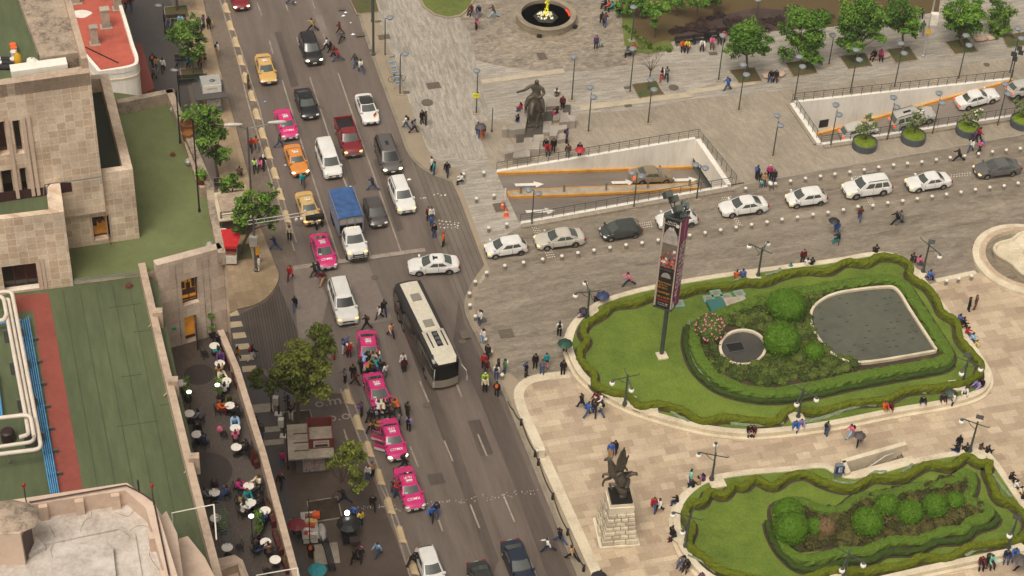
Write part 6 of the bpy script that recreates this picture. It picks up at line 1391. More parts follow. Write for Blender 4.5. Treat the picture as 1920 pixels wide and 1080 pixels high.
mb=MB();q_(mb,fa,0,La,0,H_);bn=mb.build("front_banner",mat("banner_edge",'#a79a8c',.6),bt)
mb=MB();q_(mb,fa,.17,La-.12,0,H_,.006);mb.build("black_field",M_CHAR,bn)
mb=MB();cz=H_*.6;q_(mb,fa,.17,La-.12,H_*.46,H_*.84,.012,0);
for k in range(9):
 t=k/8*math.pi;
mb.poly([fa(La/2+.02+(La/2-.15)*math.cos(t),cz+1.2+1.7*math.sin(t),.018)for t in[k*math.pi/14 for k in range(15)]],1)
rg=random.Random(21)
for k in range(46):
 x,z=rg.uniform(.22,La-.2),H_*.46+abs(rg.gauss(0,.75));r=rg.uniform(.05,.16);z=min(z,H_*.66);c0=rg.randrange(2,7)
 mb.poly([fa(x+r*math.cos(t),z+r*1.2*math.sin(t),.022+.0004*k)for t in(0,1.1,2.3,3.4,4.4,5.3)],c0)
mb.build("stage_picture",[mat("stage_grey",'#6b6259',.6,var=.35,scale=1.5),mat("stage_dome",'#a39a92',.6,var=.3,scale=2),mat("costume_red",'#b3262e',.6),mat("costume_pink",'#cf5f74',.6),mat("costume_white",'#d9cfc4',.6),mat("costume_orange",'#c9772f',.6),mat("costume_dark",'#5b3527',.6)],bn)
def lines(f,L,rows,m,par,nm="lettering"):
 mb=MB()
 for t,z,sz,x in rows:text_mb(t,sz,(lambda s,y,z=z,x=x:f(x+s,z+y,.03)),mb)
 return mb.build(nm,m,par)
cx=La/2+.02
lines(fa,La,[("BALLET",H_*.965,.24,cx),("FOLKLORICO",H_*.942,.24,cx),("63",H_*.895,.5,cx)],M_WHITE,bn)
mb=MB();q_(mb,fa,La-.42,La-.17,H_*.925,H_*.96,.03);mb.build("white_emblem",M_WHITE,bn)
lines(fa,La,[("Palacio de Bellas Artes",H_*.435,.13,cx)],mat("banner_grey_text",'#8f867d',.6),bn)
mb=MB();mb.poly([fa(cx+.42*math.cos(t),H_*.345+.55*math.sin(t),.03)for t in[k*math.pi/10 for k in range(11)]]);mb.build("dome_emblem",mat("dome_emblem",'#8b8580',.6),bn)
lines(fa,La,[("Miércoles",H_*.285,.33,cx-.1),("20:30 hrs",H_*.255,.2,cx-.15),("20:30 h",H_*.225,.3,cx-.2),("Domingo",H_*.175,.33,cx-.1),("9:30 y 20:30 h",H_*.12,.25,cx)],mat("banner_gold",'#c98a24',.6),bn)
mb=MB();q_(mb,fa,.3,La-.25,H_*.075,H_*.085,.03);q_(mb,fa,.3,La-.25,H_*.09,H_*.096,.03);mb.build("red_lines",mat("banner_red",'#8f1f1c',.6),bn)
lines(fa,La,[("conaculta  inba",H_*.05,.15,cx),("www.bellasartes",H_*.03,.13,cx)],M_WHITE,bn)
mb=MB();q_(mb,fb,0,Lb,0,H_);bn2=mb.build("side_banner",M_MAG,bt)
mb=MB();text_mb("ALONZO KING",.82,lambda x,y:fb(Lb*.32-y,H_*.42+x,.03),mb,bold=.02);text_mb("LINES BALLET",.82,lambda x,y:fb(Lb*.74-y,H_*.47+x,.03),mb,bold=.02);text_mb("danza contemporánea",.3,lambda x,y:fb(Lb*.5-y,H_*.84+x,.03),mb);text_mb("PALACIO",.3,lambda x,y:fb(Lb*.4-y,H_*.1+x,.03),mb);mb.build("lettering",M_WHITE,bn2)
mb=MB();mb.poly([fb(0,0,.02),fb(Lb*.35,0,.02),fb(0,H_*.11,.02)]);mb.poly([fb(Lb,H_,.02),fb(Lb*.6,H_,.02),fb(Lb,H_*.95,.02)]);mb.build("pale_edge",M_WHITE,bn2)
mb=MB();q_(mb,fc,0,Lc,0,H_);mb.build("rear_banner",M_CHAR,bt)
for u,v,w in((1252,366,1.0),(1263,374,1.0),(1281,383,.4),(1288,388,.4),(1272,392,1.0),(1278,404,1.0)):
 c=upright(bb,u,v,rnd.uniform(-.5,.5))-bo;mb=MB();mb.bar(c+Vector((-.1*w,.25,-.25)),c+Vector((.1*w,-.2,.3)),.62*w,.5);mb.build("floodlight",M_METAL,bt)
 mb=MB();mb.bar(c,Vector((c.x*.3,c.y*.3,zt0-bo.z+.1)),.07,.07);mb.build("bracket",M_METAL,bt)
M_TYRE=mat("tyre_rubber",'#191817',.8,var=.2);M_RIM=mat("alloy_rim",'#9a9891',.35,.7);M_HUB=mat("dark_wheel_well",'#0c0b0b',.9)
M_GLASS=mat("car_glass",'#454a45',.08,spec=.9,var=.25,scale=1.2,coat=.6);M_GLASSD=mat("tinted_car_glass",'#131413',.08,spec=.8,var=.2,coat=.5)
M_TRIM=mat("black_trim",'#1b1a19',.5);M_CHROME=mat("chrome_trim",'#a9a7a2',.25,.8);M_PLATE=mat("number_plate",'#cfcac0',.5)
M_LAMP=mat("clear_headlamp",'#c9c8c2',.12,spec=.9);M_LAMPON=mat("lit_headlamp",'#fff0d0',.2,emit=2.2,ecol='#ffe6b8');M_LAMPWARM=mat("lit_amber_lamp",'#ffc877',.2,emit=.7,ecol='#ffc987')
M_TAIL=mat("red_tail_lamp",'#8d1a14',.2);M_TAILON=mat("lit_tail_lamp",'#ff5a30',.2,emit=.7,ecol='#ff4a22');M_SEAMC=mat("door_gap",'#2a2623',.6)
_paint={}
def paint(c,rough=.34):
 if c not in _paint:_paint[c]=mat("car_paint_"+c.strip('#'),c,rough,0.0,var=.07,scale=1.5,coat=.3,spec=.5)
 return _paint[c]
KIND=dict(sedan=dict(L=4.55,W=1.76,H=1.44,prof=[(-2.28,.72),(-2.2,.93),(-1.55,.99),(.85,.95),(1.7,.86),(2.1,.74),(2.28,.56)],gh=(.98,.22,-.82,-1.62),belt=.95,wb=(1.36,-1.32),r=.31),oldsedan=dict(L=4.4,W=1.7,H=1.40,prof=[(-2.2,.74),(-2.15,.92),(-1.5,.96),(.85,.93),(1.9,.82),(2.15,.72),(2.2,.55)],gh=(.85,.28,-.8,-1.4),belt=.93,wb=(1.32,-1.25),r=.3),hatch=dict(L=3.8,W=1.66,H=1.47,prof=[(-1.9,.6),(-1.86,.95),(-1.6,1.0),(.85,.97),(1.5,.86),(1.78,.72),(1.9,.55)],gh=(1.08,.35,-1.25,-1.74),belt=.97,wb=(1.2,-1.2),r=.29),suv=dict(L=4.65,W=1.84,H=1.74,prof=[(-2.32,.7),(-2.28,1.05),(-2.0,1.1),(.85,1.1),(1.75,1.02),(2.15,.9),(2.32,.62)],gh=(1.05,.38,-1.85,-2.22),belt=1.08,wb=(1.4,-1.36),r=.36),bigsuv=dict(L=5.2,W=2.0,H=1.88,prof=[(-2.6,.75),(-2.56,1.1),(-2.3,1.18),(1.0,1.16),(2.1,1.08),(2.45,.98),(2.6,.68)],gh=(1.2,.55,-2.2,-2.5),belt=1.15,wb=(1.6,-1.5),r=.4),van=dict(L=5.05,W=1.95,H=1.78,prof=[(-2.52,.7),(-2.48,1.02),(-2.2,1.08),(1.4,1.06),(2.05,.95),(2.4,.8),(2.52,.58)],gh=(1.6,.75,-2.0,-2.4),belt=1.06,wb=(1.55,-1.5),r=.34),box=dict(L=4.9,W=1.86,H=1.86,prof=[(-2.45,.7),(-2.43,1.05),(-2.3,1.1),(1.35,1.08),(2.05,.98),(2.35,.85),(2.45,.58)],gh=(1.5,.92,-2.25,-2.42),belt=1.08,wb=(1.5,-1.5),r=.33),pickup=dict(L=5.3,W=1.9,H=1.76,prof=[(-2.65,.75),(-2.63,1.08),(-.55,1.1),(1.1,1.1),(2.2,1.02),(2.55,.9),(2.65,.62)],gh=(1.2,.6,-.28,-.6),belt=1.08,wb=(1.65,-1.6),r=.38),cab=dict(L=2.9,W=2.0,H=2.0,prof=[(-1.45,.9),(-1.43,1.25),(-.9,1.28),(.3,1.27),(1.1,1.2),(1.35,1.08),(1.45,.75)],gh=(.35,-.2,-1.2,-1.4),belt=1.26,wb=(.75,-9),r=.42))
def lerp1(pr,x):
 if x<=pr[0][0]:return pr[0][1]
 for(a,z0),(b,z1)in zip(pr,pr[1:]):
  if x<=b:t=(x-a)/(b-a);return z0+(z1-z0)*t
 return pr[-1][1]
def car(name,label,cat,pos,rz,kind,col,low=None,group=None,lamps=None,tails=None,roofcol=None,sunroof=None,rails=False,taxi=None,tint=False,spoiler=False,dirt=None,tilt=0.0,grille='wide',opendoors=0,stripe=False,plate=True):
 K=KIND[kind];L,W,H=K['L'],K['W'],K['H'];root=thing(name,label,cat,tuple(pos),0,group);root.rotation_euler=(0,tilt,rz)
 pm=paint(col);lm=paint(low)if low else pm;gm=M_GLASSD if tint else M_GLASS;hwid=W/2
 def hw(x):
  e=max(0,(abs(x)-(L/2-.75))/.75);return hwid*(1-.2*e**2.6)
 def zt(x):return .25*lerp1(K['prof'],x-.12)+.5*lerp1(K['prof'],x)+.25*lerp1(K['prof'],x+.12)
 def zb(x):
  z=.24+max(0,abs(x)-(L/2-.5))*.18
  for w in K['wb']:
   R_=K['r']+.07
   if abs(x-w)<R_:z=max(z,K['r']+math.sqrt(R_*R_-(x-w)**2)*.97)
  return z
 N=int(L/.085);xs=[-L/2+L*i/N for i in range(N+1)];rows=[]
 for x in xs:
  w,a,b=hw(x),zb(x),zt(x);b=max(b,a+.08);cr=.035
  half=[(0,a),(w*.9,a),(w*.985,a+.05*(b-a)),(w,a+.45*(b-a)),(w*.985,a+.8*(b-a)),(w*.93,b-.02),(w*.72,b+cr*.6),(0,b+cr)]
  rows.append([(x,-y,z)for y,z in half]+[(x,y,z)for y,z in reversed(half[1:-1])])
 nr=len(rows[0]);tz=.52
 def fm(a,k):
  if k in(0,nr-1,nr-2,1)and k in(0,nr-1):return 2
  zc=(rows[a][k][2]+rows[a][(k+1)%nr][2]+rows[a+1][k][2])/3
  return 1 if(low and zc<tz)else 0
 mb=MB()
 if kind=='pickup':
  pass
 mb.grid(rows,fm,True);mb.poly(rows[0],1 if low else 0);mb.poly(list(reversed(rows[-1])),1 if low else 0)
 xw,xf,xr,xb=K['gh'];wbt,wrf=hwid*.9,hwid*.72;zf0,zr0=zt(xw)+.02,zt(xb)+.02;zr=H-.09
 base=lambda side,u:{'f':Vector((xw+.12*(1-(2*u-1)**2),wbt*(2*u-1)*.98,zf0)),'r':Vector((xb-.08*(1-(2*u-1)**2),wbt*(2*u-1)*.96,zr0))}[side]
 top_=lambda side,u:{'f':Vector((xf+.1*(1-(2*u-1)**2),wrf*(2*u-1),zr)),'r':Vector((xr-.06*(1-(2*u-1)**2),wrf*(2*u-1)*.97,zr))}[side]
 def sf(side,u,v,off=0.0):
  if side in 'fr':
   p=base(side,u).lerp(top_(side,u),v);n=Vector((1 if side=='f' else-1,0,.8)).normalized()
  else:
   sg=1 if side=='l' else-1;bl=Vector((xw+(xb-xw)*u,sg*wbt*.985,(zf0+(zr0-zf0)*u)));tl=Vector((xf+(xr-xf)*u,sg*wrf,zr));p=bl.lerp(tl,v);p.y+=sg*.05*math.sin(math.pi*v)*.6+sg*.03*math.sin(math.pi*u);n=Vector((0,sg,.35)).normalized()
  return p+n*off
 U_n=[k/6 for k in range(7)]
 for sd in 'frlr'[:4]:
  pass
 for sd in('f','r','l','R'):
  g_=[[sf(sd,u,v)for u in U_n]for v in(0,.33,.66,1)]
  if sd in('r','l'):g_=[list(reversed(r))for r in g_]
  mb.grid(g_,3 if roofcol and False else 0)
 rim=[sf('f',u,1)for u in U_n]+[sf('l',u,1)for u in U_n[1:]]+[sf('r',1-u,1)for u in U_n[1:]]+[sf('R',1-u,1)for u in U_n[1:-1]]
 c=Vector(((xf+xr)/2,0,0));ring=lambda k,z:[Vector((c.x+(p.x-c.x)*k,p.y*k,z))for p in rim]
 rr_=[rim,ring(.955,H-.035),ring(.8,H-.012),ring(.35,H)]
 mb.grid(rr_,3 if roofcol else 0,True);mb.poly(rr_[-1],3 if roofcol else 0)
 body=mb.build("body",[pm,lm,M_HUB,paint(roofcol)if roofcol else pm],root,38)
 def pane(nm,sd,u0,u1,v0,v1,m=None):
  g_=[[sf(sd,u0+(u1-u0)*k/4,v0+(v1-v0)*j/3,.012)for k in range(5)]for j in range(4)]
  if sd in('r','l'):g_=[list(reversed(r))for r in g_]
  mm=MB();mm.grid(g_);return mm.build(nm,m or gm,root,'all')
 pane("windscreen",'f',.06,.94,.05,.93);pane("rear_window",'r',.08,.92,.12 if kind!='pickup' else .2,.9)
 splits={'sedan':[(.17,.5),(.53,.84)],'oldsedan':[(.15,.49),(.52,.85)],'hatch':[(.17,.5),(.53,.82)],'suv':[(.13,.38),(.41,.66),(.7,.92)],'bigsuv':[(.13,.37),(.4,.64),(.68,.93)],'van':[(.16,.38),(.41,.66),(.7,.93)],'box':[(.1,.34),(.37,.62),(.66,.93)],'pickup':[(.18,.85)],'cab':[(.15,.8)]}[kind]
 for sd in('l','R'):
  for u0,u1 in splits:pane("side_window",sd,u0,u1,.1,.86)
 for sg in(1,-1):
  if opendoors and sg<0:pass
  mm=MB()
  xsn=[xw+(xb-xw)*q for q in([splits[0][0]-.1]+[(a[1]+b[0])/2 for a,b in zip(splits,splits[1:])][:2]+[splits[min(1,len(splits)-1)][1]+.03])]
  for x in xsn:
   w,a,b=hw(x),zb(x),zt(x);pts=[(w*.99,a+.1*(b-a)),(w*1.001,a+.45*(b-a)),(w*.987,a+.8*(b-a)),(w*.935,b-.02)]
   mm.grid([[(x-.012,sg*(y+.006),z)for y,z in pts],[(x+.012,sg*(y+.006),z)for y,z in pts]]if sg<0 else[[(x+.012,sg*(y+.006),z)for y,z in pts],[(x-.012,sg*(y+.006),z)for y,z in pts]])
  mm.build("door_gap",M_SEAMC,root)
  mm=MB();x0,x1=xw+.1,xb+.5
  mm.box(((xw+.25),sg*(hwid*.9),zf0+.06),(.16,.24,.15));mm.build("mirror",M_TRIM if col in('#17181c','#1c1b1d')else pm,root)
  mm=MB();xa=(xsn[0]+xsn[-1])/2;mm.box((xa,sg*(hw(xa)*1.002),.3),(abs(xsn[0]-xsn[-1])*1.0,.03,.1));mm.build("sill_trim",M_TRIM,root)
 fl=lamps
 for sg in(1,-1):
  x=L/2-.17;y=sg*hw(L/2-.2)*.8;z=zt(L/2-.18)-.11
  mm=MB();mm.ball((x-.02,y,z),(.2,.22,.1),10,6);mm.build("headlight",{None:M_LAMP,'on':M_LAMPON,'amber':M_LAMPWARM}[fl],root,True)
  x=-L/2+.06;zl=zt(-L/2+.1)-.16;mm=MB();mm.box((x,sg*hw(x)*.84,zl-.05),(.16,.3,.2));mm.build("tail_light",M_TAILON if tails=='on' else M_TAIL,root)
 mm=MB();gz=zt(L/2-.05)-.1;mm.box((L/2-.01,0,gz-.14),(.05,W*.5,.15));mm.build("grille",M_TRIM,root)
 mm=MB();mm.box((L/2-.0,0,.3),(.05,W*.6,.12));mm.build("lower_intake",M_TRIM,root)
 mm=MB();mm.box((L/2-.005,0,gz-.055),(.06,W*.52,.025));mm.build("grille_bar",M_CHROME,root)
 if plate:
  mm=MB();mm.box((L/2+.03,0,.43),(.02,.36,.15));mm.build("number_plate",M_PLATE,root)
  mm=MB();mm.box((-L/2-.02,0,.68),(.02,.36,.15));mm.build("number_plate",M_PLATE,root)
 for w in K['wb']:
  if w<-5:continue
  for sg in(1,-1):
   r=K['r'];mm=MB();rows_=[]
   for rr2,yy in((r*.6,.1),(r*.93,.11),(r,.07),(r,-.09),(r*.9,-.11)):
    rows_.append([(w+rr2*math.cos(2*math.pi*k/18),sg*(hwid-.115+yy),r+rr2*math.sin(2*math.pi*k/18))for k in range(18)])
   mm.grid(rows_,0,True);o=mm.build("wheel",M_TYRE,root,35)
   mm=MB();yy=sg*(hwid-.02);mm.poly([(w+r*.62*math.cos(2*math.pi*k/16),yy,r+r*.62*math.sin(2*math.pi*k/16))for k in range(16)])
   for k in range(5):a=k*1.257;mm.bar((w,yy,r),(w+r*.6*math.cos(a),yy,r+r*.6*math.sin(a)),.05,.03)
   mm.build("rim",M_RIM,o)
 if sunroof:
  mm=MB();a,b=sunroof;mm.grid([[(c.x+x,y,H+.008-.03*(abs(y)/.5)**2)for y in(-.42,0,.42)]for x in(a,b)]);mm.build("sunroof",M_GLASSD,root)
 if rails:
  for sg in(1,-1):mm=MB();mm.tube([(xf-.1,sg*wrf*.95,H-.02),(xf-.25,sg*wrf*.95,H+.05),(xr+.3,sg*wrf*.95,H+.05),(xr+.1,sg*wrf*.95,H-.02)],.03,6);mm.build("roof_rail",M_TRIM,root)
 if spoiler:mm=MB();mm.box((-L/2+.12,0,zt(-L/2+.12)+.03),(.22,W*.72,.05));mm.build("spoiler",pm,root)
 if stripe:
  for k,cc in enumerate(('#20201f','#b3261d','#d6a21e')):
   mm=MB();mm.poly([(1.2+.16*k,hwid*.75,zt(1.2+.16*k)+.045),(1.36+.16*k,hwid*.75,zt(1.36+.16*k)+.045),(1.75+.16*k,hwid*.35,zt(1.75+.16*k)+.055),(1.6+.16*k,hwid*.35,zt(1.6+.16*k)+.055)]);mm.f[0]=tuple(reversed(mm.f[0]));mm.build("bonnet_stripe",mat("stripe"+cc,cc),root)
 if taxi:
  num,hood,tcol=taxi
  mm=MB();mm.box((xf-.28,0,H-.01),(.16,.5,.16));o=mm.build("taxi_sign",M_WHITE,root);mm=MB();text_mb("TAXI",.13,lambda x,y:(xf-.195,x,H+.07+y),mm);mm.build("lettering",M_TRIM,o)
  if num:mm=MB();text_mb(num,.36,lambda x,y:((xf+xr)/2-.18+y,-x,H+.012-.04*(abs(x)/.5)**2),mm,bold=.015);mm.build("roof_number",tcol,root)
  if hood:mm=MB();text_mb(hood,.36,lambda x,y:(L/2-.72-y,x,zt(L/2-.72-y)+.055-.03*(abs(x)/.5)**2),mm,bold=.012);mm.build("bonnet_lettering",tcol,root)
  mm=MB();mm.grid([[sf('f',u,v,.02)for u in(.12,.28)]for v in(.12,.26)]);mm.build("permit_sticker",mat("green_sticker",'#a9bfa4',.6),root)
 return root
def cpos(u,v,h=.7,z=None):
 zz=level(u,v)if z is None else z;p=G(u,v,zz+h);return Vector((p.x,p.y,zz))
MW=mat("white_lettering",'#e9e2da',.5)
PINK,WHT='#c8276f','#d9d6cf'
AV=RD;DV=rad(197.5)
T_="cars on the avenue";Q_="cars waiting on the plaza driveway";TX="pink and white taxis";GX="gold and maroon taxis"
car("taxi","gold taxi with maroon bumpers, the highest taxi on the avenue","taxi",cpos(498,128),AV-.02,'sedan','#c9a15c','#5e1620',GX,taxi=("R 2418",None,MW),spoiler=True)
car("parked_car","black off-roader with lit headlights, top of the avenue near the crossing walkers","car",cpos(582,90,.8),AV,'suv','#1c1b1d',group=T_,lamps='on',rails=True)
car("saloon_car","black saloon to the left of the white sport saloon with dark roof","car",cpos(574,192),AV+.02,'sedan','#17181c',group=T_,sunroof=(.1,.5))
car("saloon_car","white saloon with dark roof and a coloured stripe on its bonnet","car",cpos(688,202),AV-.01,'sedan',WHT,group=T_,roofcol='#2b2925',stripe=True)
car("taxi","pink taxi under the twin-armed street light, the highest pink one","taxi",cpos(536,231),AV+.03,'oldsedan',PINK,WHT,TX,taxi=("A 52179","CDMX",MW))
car("saloon_car","dark red car cut by the top edge of the picture","car",cpos(447,-9),AV,'sedan','#7a1620',group=T_,lamps='on')
p_=cpos(653,256,.8)
pk=car("pickup_truck","dark red pickup with an open empty bed","pickup",p_,AV,'pickup','#751c1f',group=T_,lamps='amber')
mb=MB();mb.poly([(-2.5,-.72,1.135),(-.75,-.72,1.135),(-.75,.72,1.135),(-2.5,.72,1.135)])
for s_ in(-1,1):mb.box((-1.62,s_*.82,1.1),(2.0,.14,.2))
mb.build("bed_floor",mat("pickup_bed_black",'#171212',.7),pk)
mb=MB()
for s_ in(-1,1):mb.box((-1.62,s_*.86,1.1),(2.05,.12,.26))
mb.box((-2.6,0,1.1),(.12,1.8,.26));mb.build("bed_side",paint('#751c1f'),pk)
mb=MB();mb.box((2.62,0,.5),(.16,1.8,.2));mb.build("bumper",M_CHROME,pk)
car("minivan","dark grey minivan with lit headlights and two roof windows","van",cpos(727,287,.85),AV-.01,'van','#55504c',group=T_,lamps='on',rails=True,sunroof=(-.1,.55),tint=True)
car("taxi","orange taxi between the pink taxi and the white wagon","taxi",cpos(555,298),AV+.03,'oldsedan','#d08336',None,GX,lamps='on',taxi=("11·191",None,MW))
car("wagon_car","boxy white wagon beside the orange taxi","car",cpos(616,297,.85),AV+.01,'box',WHT,group=T_)
car("taxi","gold taxi below the signal arm with two people at its door","taxi",cpos(577,388),AV+.03,'oldsedan','#c9a565','#b08d50',GX,lamps='amber',taxi=("11·11·1",None,MW))
car("hatchback","dark grey hatchback right of the blue-tarped lorry","car",cpos(703,396),AV+.01,'hatch','#4a4441',group=T_)
car("off_roader","white sport utility with lit lamps, rightmost of the waiting avenue row","car",cpos(753,364,.8),AV+.01,'suv',WHT,group=T_,lamps='amber',rails=True)
car("taxi","pink taxi at the stop line left of the lorry","taxi",cpos(606,469),AV+.02,'sedan',PINK,WHT,TX,taxi=("A 60683","CDMX",MW))
car("saloon_car","white saloon turning across the stop line toward the left","car",cpos(813,495),rad(190),'sedan',WHT,group=T_,sunroof=(-.05,.4))
car("off_roader","large white sport utility alone below the stop line","car",cpos(643,563,.9),AV-.01,'bigsuv',WHT,group=T_,rails=True,lamps='amber',tint=True)
car("taxi","pink taxi with a crowd leaning on its bonnet, above the other three","taxi",cpos(691,655),RD-.12,'sedan',PINK,WHT,TX,taxi=("A 34690","CDMX",MW))
car("taxi","pink taxi between two pushing crowds, second of the lower four","taxi",cpos(708,735),RD+.02,'sedan',PINK,WHT,TX,taxi=("A 47028","CDMX",MW))
tx=car("taxi","pink taxi with its left-hand doors standing open","taxi",cpos(736,822),RD-.0,'oldsedan',PINK,WHT,TX,lamps='on',taxi=("A 57239","CDMX",MW))
for x0,a in((.95,.95),(-.15,.9)):
 mb=MB();h0=Vector((x0,-.84,.3));d=Vector((-math.cos(a),-math.sin(a),0))
 mb.bar(h0+Vector((0,0,.12)),h0+d*.95+Vector((0,0,.12)),.07,.28);o=mb.build("open_door",paint(WHT),tx);mb=MB();mb.bar(h0+Vector((0,0,.45)),h0+d*.98+Vector((0,0,.45)),.075,.38);mb.build("upper_panel",paint(PINK),o)
 mb=MB();mb.bar(h0+Vector((0,0,.82)),h0+d*.85+Vector((0,0,.82)),.03,.36);mb.build("door_glass",M_GLASS,o);mb=MB();mb.tube([h0+Vector((0,0,.62)),h0+d*.15+Vector((0,0,1.03)),h0+d*.85+Vector((0,0,1.03)),h0+d*.97+Vector((0,0,.62))],.03,5);mb.build("door_frame",paint(PINK),o)
car("taxi","pink taxi standing lowest, with bluish lamps and a woman at its side","taxi",cpos(767,914),RD+.03,'oldsedan',PINK,WHT,TX,taxi=("B43-757","CDMX",MW))
car("hatchback","white hatchback at the bottom edge with a man leaning on it","car",cpos(806,1060),RD+.03,'hatch',WHT,group=T_)
car("saloon_car","dark blue saloon at the bottom edge beside the kerb lane","car",cpos(972,1055),RD+.03,'sedan','#1c2333',group=T_)
car("saloon_car","dark car showing only its roof at the bottom edge","car",cpos(908,1096),RD+.03,'sedan','#2c2c2a',group=T_)
for u,v,k,c,lab,kw in((949,462,'hatch',WHT,"white hatchback leaving the plaza, first in the driveway row",dict(lamps='amber')),(1049,446,'sedan','#b9b2a4',"silver saloon, second in the driveway row",dict(lamps='amber')),(1164,430,'hatch','#3a3d3a',"dark grey hatchback in the driveway row",{}),(1269,409,'hatch',WHT,"white rounded car partly behind the banner tower",{}),(1394,385,'sedan',WHT,"white saloon just right of the banner tower",{}),(1512,369,'hatch',WHT,"white hatchback below the family with a stroller",dict(lamps='amber')),(1626,349,'suv',WHT,"white off-roader with black roof rails in the driveway row",dict(rails=True,lamps='amber')),(1741,339,'oldsedan',WHT,"white saloon, second from the right of the driveway row",dict(lamps='amber')),(1870,314,'sedan','#5c5a57',"grey saloon at the right end of the driveway row",dict(lamps='amber'))):
 car({'hatch':"hatchback",'suv':"off_roader"}.get(k,"saloon_car"),lab,"car",cpos(u,v,.7 if k!='suv' else .8),DV+rnd.uniform(-.03,.03),k,c,group=Q_,**kw)
def rampcar(low,u,v,*a,**k):
 p=ray_ramp(low,u,v);d=(low[1]-low[0]).normalized();t=-math.asin(d.z);return car(*a[:3],p,math.atan2(d.y,d.x),*a[3:],tilt=t,**k)
rampcar(low1,1219,338,"saloon_car","brown-gold saloon driving down the ramp by the horse statue","car",'oldsedan','#85765d',tails='on')
rampcar(low2,1832,193,"saloon_car","white saloon near the top of the right-hand ramp","car",'oldsedan',WHT,tails='on')
rampcar(low2,1712,231,"off_roader","silver off-roader in the middle of the right-hand ramp","car",'suv','#aba79f',tails='on',rails=True,sunroof=(-.3,.5))
rampcar(low2,1610,254,"hatchback","silver hatchback deep in the right-hand ramp behind a potted tree","car",'hatch','#b3aea4',tails='on')
car("hatchback","pale car with red tail lamps at the right edge above the ramp","car",cpos(1922,165),rad(20),'hatch','#b3aea4',tails='on')
ld=AV+.01;lp=cpos(655,430,1.0);lo=thing("stake_lorry","white lorry with a stake body under a blue tarpaulin","truck",tuple(lp),ld)
cb=car("cab",None,None,(0,0,0),0,'cab',WHT,lamps='amber')
for k_ in("label","category"):
 if k_ in cb:del cb[k_]
for ch in list(cb.children):ch.parent=lo;ch.matrix_parent_inverse=Matrix.Translation((2.25,0,.18))
bpy.data.objects.remove(cb)
mb=MB();mb.box((-1.1,0,.62),(5.0,1.0,.25));mb.build("chassis",M_TRIM,lo);mb=MB();mb.box((-1.35,0,.95),(4.3,2.3,.14));mb.build("load_bed",mat("lorry_bed",'#4a4741',.6),lo)
mb=MB()
for s_ in(-1,1):
 for k in range(9):x=-3.45+k*.525;mb.box((x,s_*1.13,1.08),(.09,.07,1.9))
 for z in(1.1,1.4,1.75,2.1,2.45,2.9):mb.box((-1.35,s_*1.13,z),(4.25,.05,.16))
for z in(1.1,2.2,2.86):mb.box((.75,0,z),(.07,2.25,.12));mb.box((-3.45,0,z),(.07,2.25,.12))
for y in(-1.1,-.38,.38,1.1):mb.box((.75,y,1.08),(.07,.1,1.9))
mb.build("stake_sides",mat("stake_paint",'#7b7f8d',.5),lo)
mb=MB()
for y in(-.74,0,.74):mb.box((.74,y,2.32),(.02,.62,.5))
mb.build("front_panel",mat("pale_panel",'#9c968c',.5),lo)
mb=MB();mb.box((-1.35,-1.08,1.08),(4.2,.02,1.7));mb.box((-1.35,1.08,1.08),(4.2,.02,1.7));mb.build("side_lining",mat("lining_grey",'#4d4c55',.7),lo)
mb=MB();rg=random.Random(4);mb.grid([[(-3.55+4.4*i/22,-1.2+2.4*j/10,3.03+.07*math.cos(i*1.43)*.5+.05*math.sin(math.pi*j/10)-(.16 if j in(0,10)else 0)+rg.uniform(-.02,.02))for j in range(11)]for i in range(23)])
mb.build("tarpaulin",mat("blue_tarpaulin",'#345585',.55,var=.3,scale=1.6),lo,60)
for x in(-2.2,-2.95):
 for s_ in(-1,1):mb=MB();mb.grid([[(x+r*math.cos(2*math.pi*k/18),s_*(1.0+y),.45+r*math.sin(2*math.pi*k/18))for k in range(18)]for r,y in((.2,.06),(.42,.08),(.45,0),(.42,-.22))],0,True);mb.build("wheel",M_TYRE,lo,35)
mb=MB()
for z in(.55,.75,.95):mb.tube([(3.95,-.8,z),(4.0,0,z),(3.95,.8,z)],.04,6)
for y in(-.45,.45):mb.tube([(3.98,y,.5),(3.98,y,1.15),(3.8,y,1.25)],.04,6)
mb.build("bull_bar",M_TRIM,lo)
mb=MB()
for k in range(5):mb.box((1.2,-.5+k*.25,2.16),(.08,.08,.05))
mb.build("roof_marker",M_LAMPWARM,lo)
r0,r1=G(764,526,3.35),G(829,655,3.35);hd=math.atan2(r1.y-r0.y,r1.x-r0.x);bl=12.4
bc=(G(764,526,3.35)+G(829,655,3.35))/2;fdir=Vector((math.cos(hd),math.sin(hd),0));pr_,pf_=G(764,526,3.35),G(834,720,.45);hd=math.atan2(pf_.y-pr_.y,pf_.x-pr_.x);bl=(pf_.xy-pr_.xy).length+.15;print('COACH',bl);bc=(pr_+pf_)/2
co_=thing("coach","long dark touring coach with a white roof stripe and air conditioner","bus",(bc.x,bc.y,0),hd)
M_COACH=paint('#24221f');M_CHAMP=paint('#857d6d');mb=MB();rows=[]
N=40
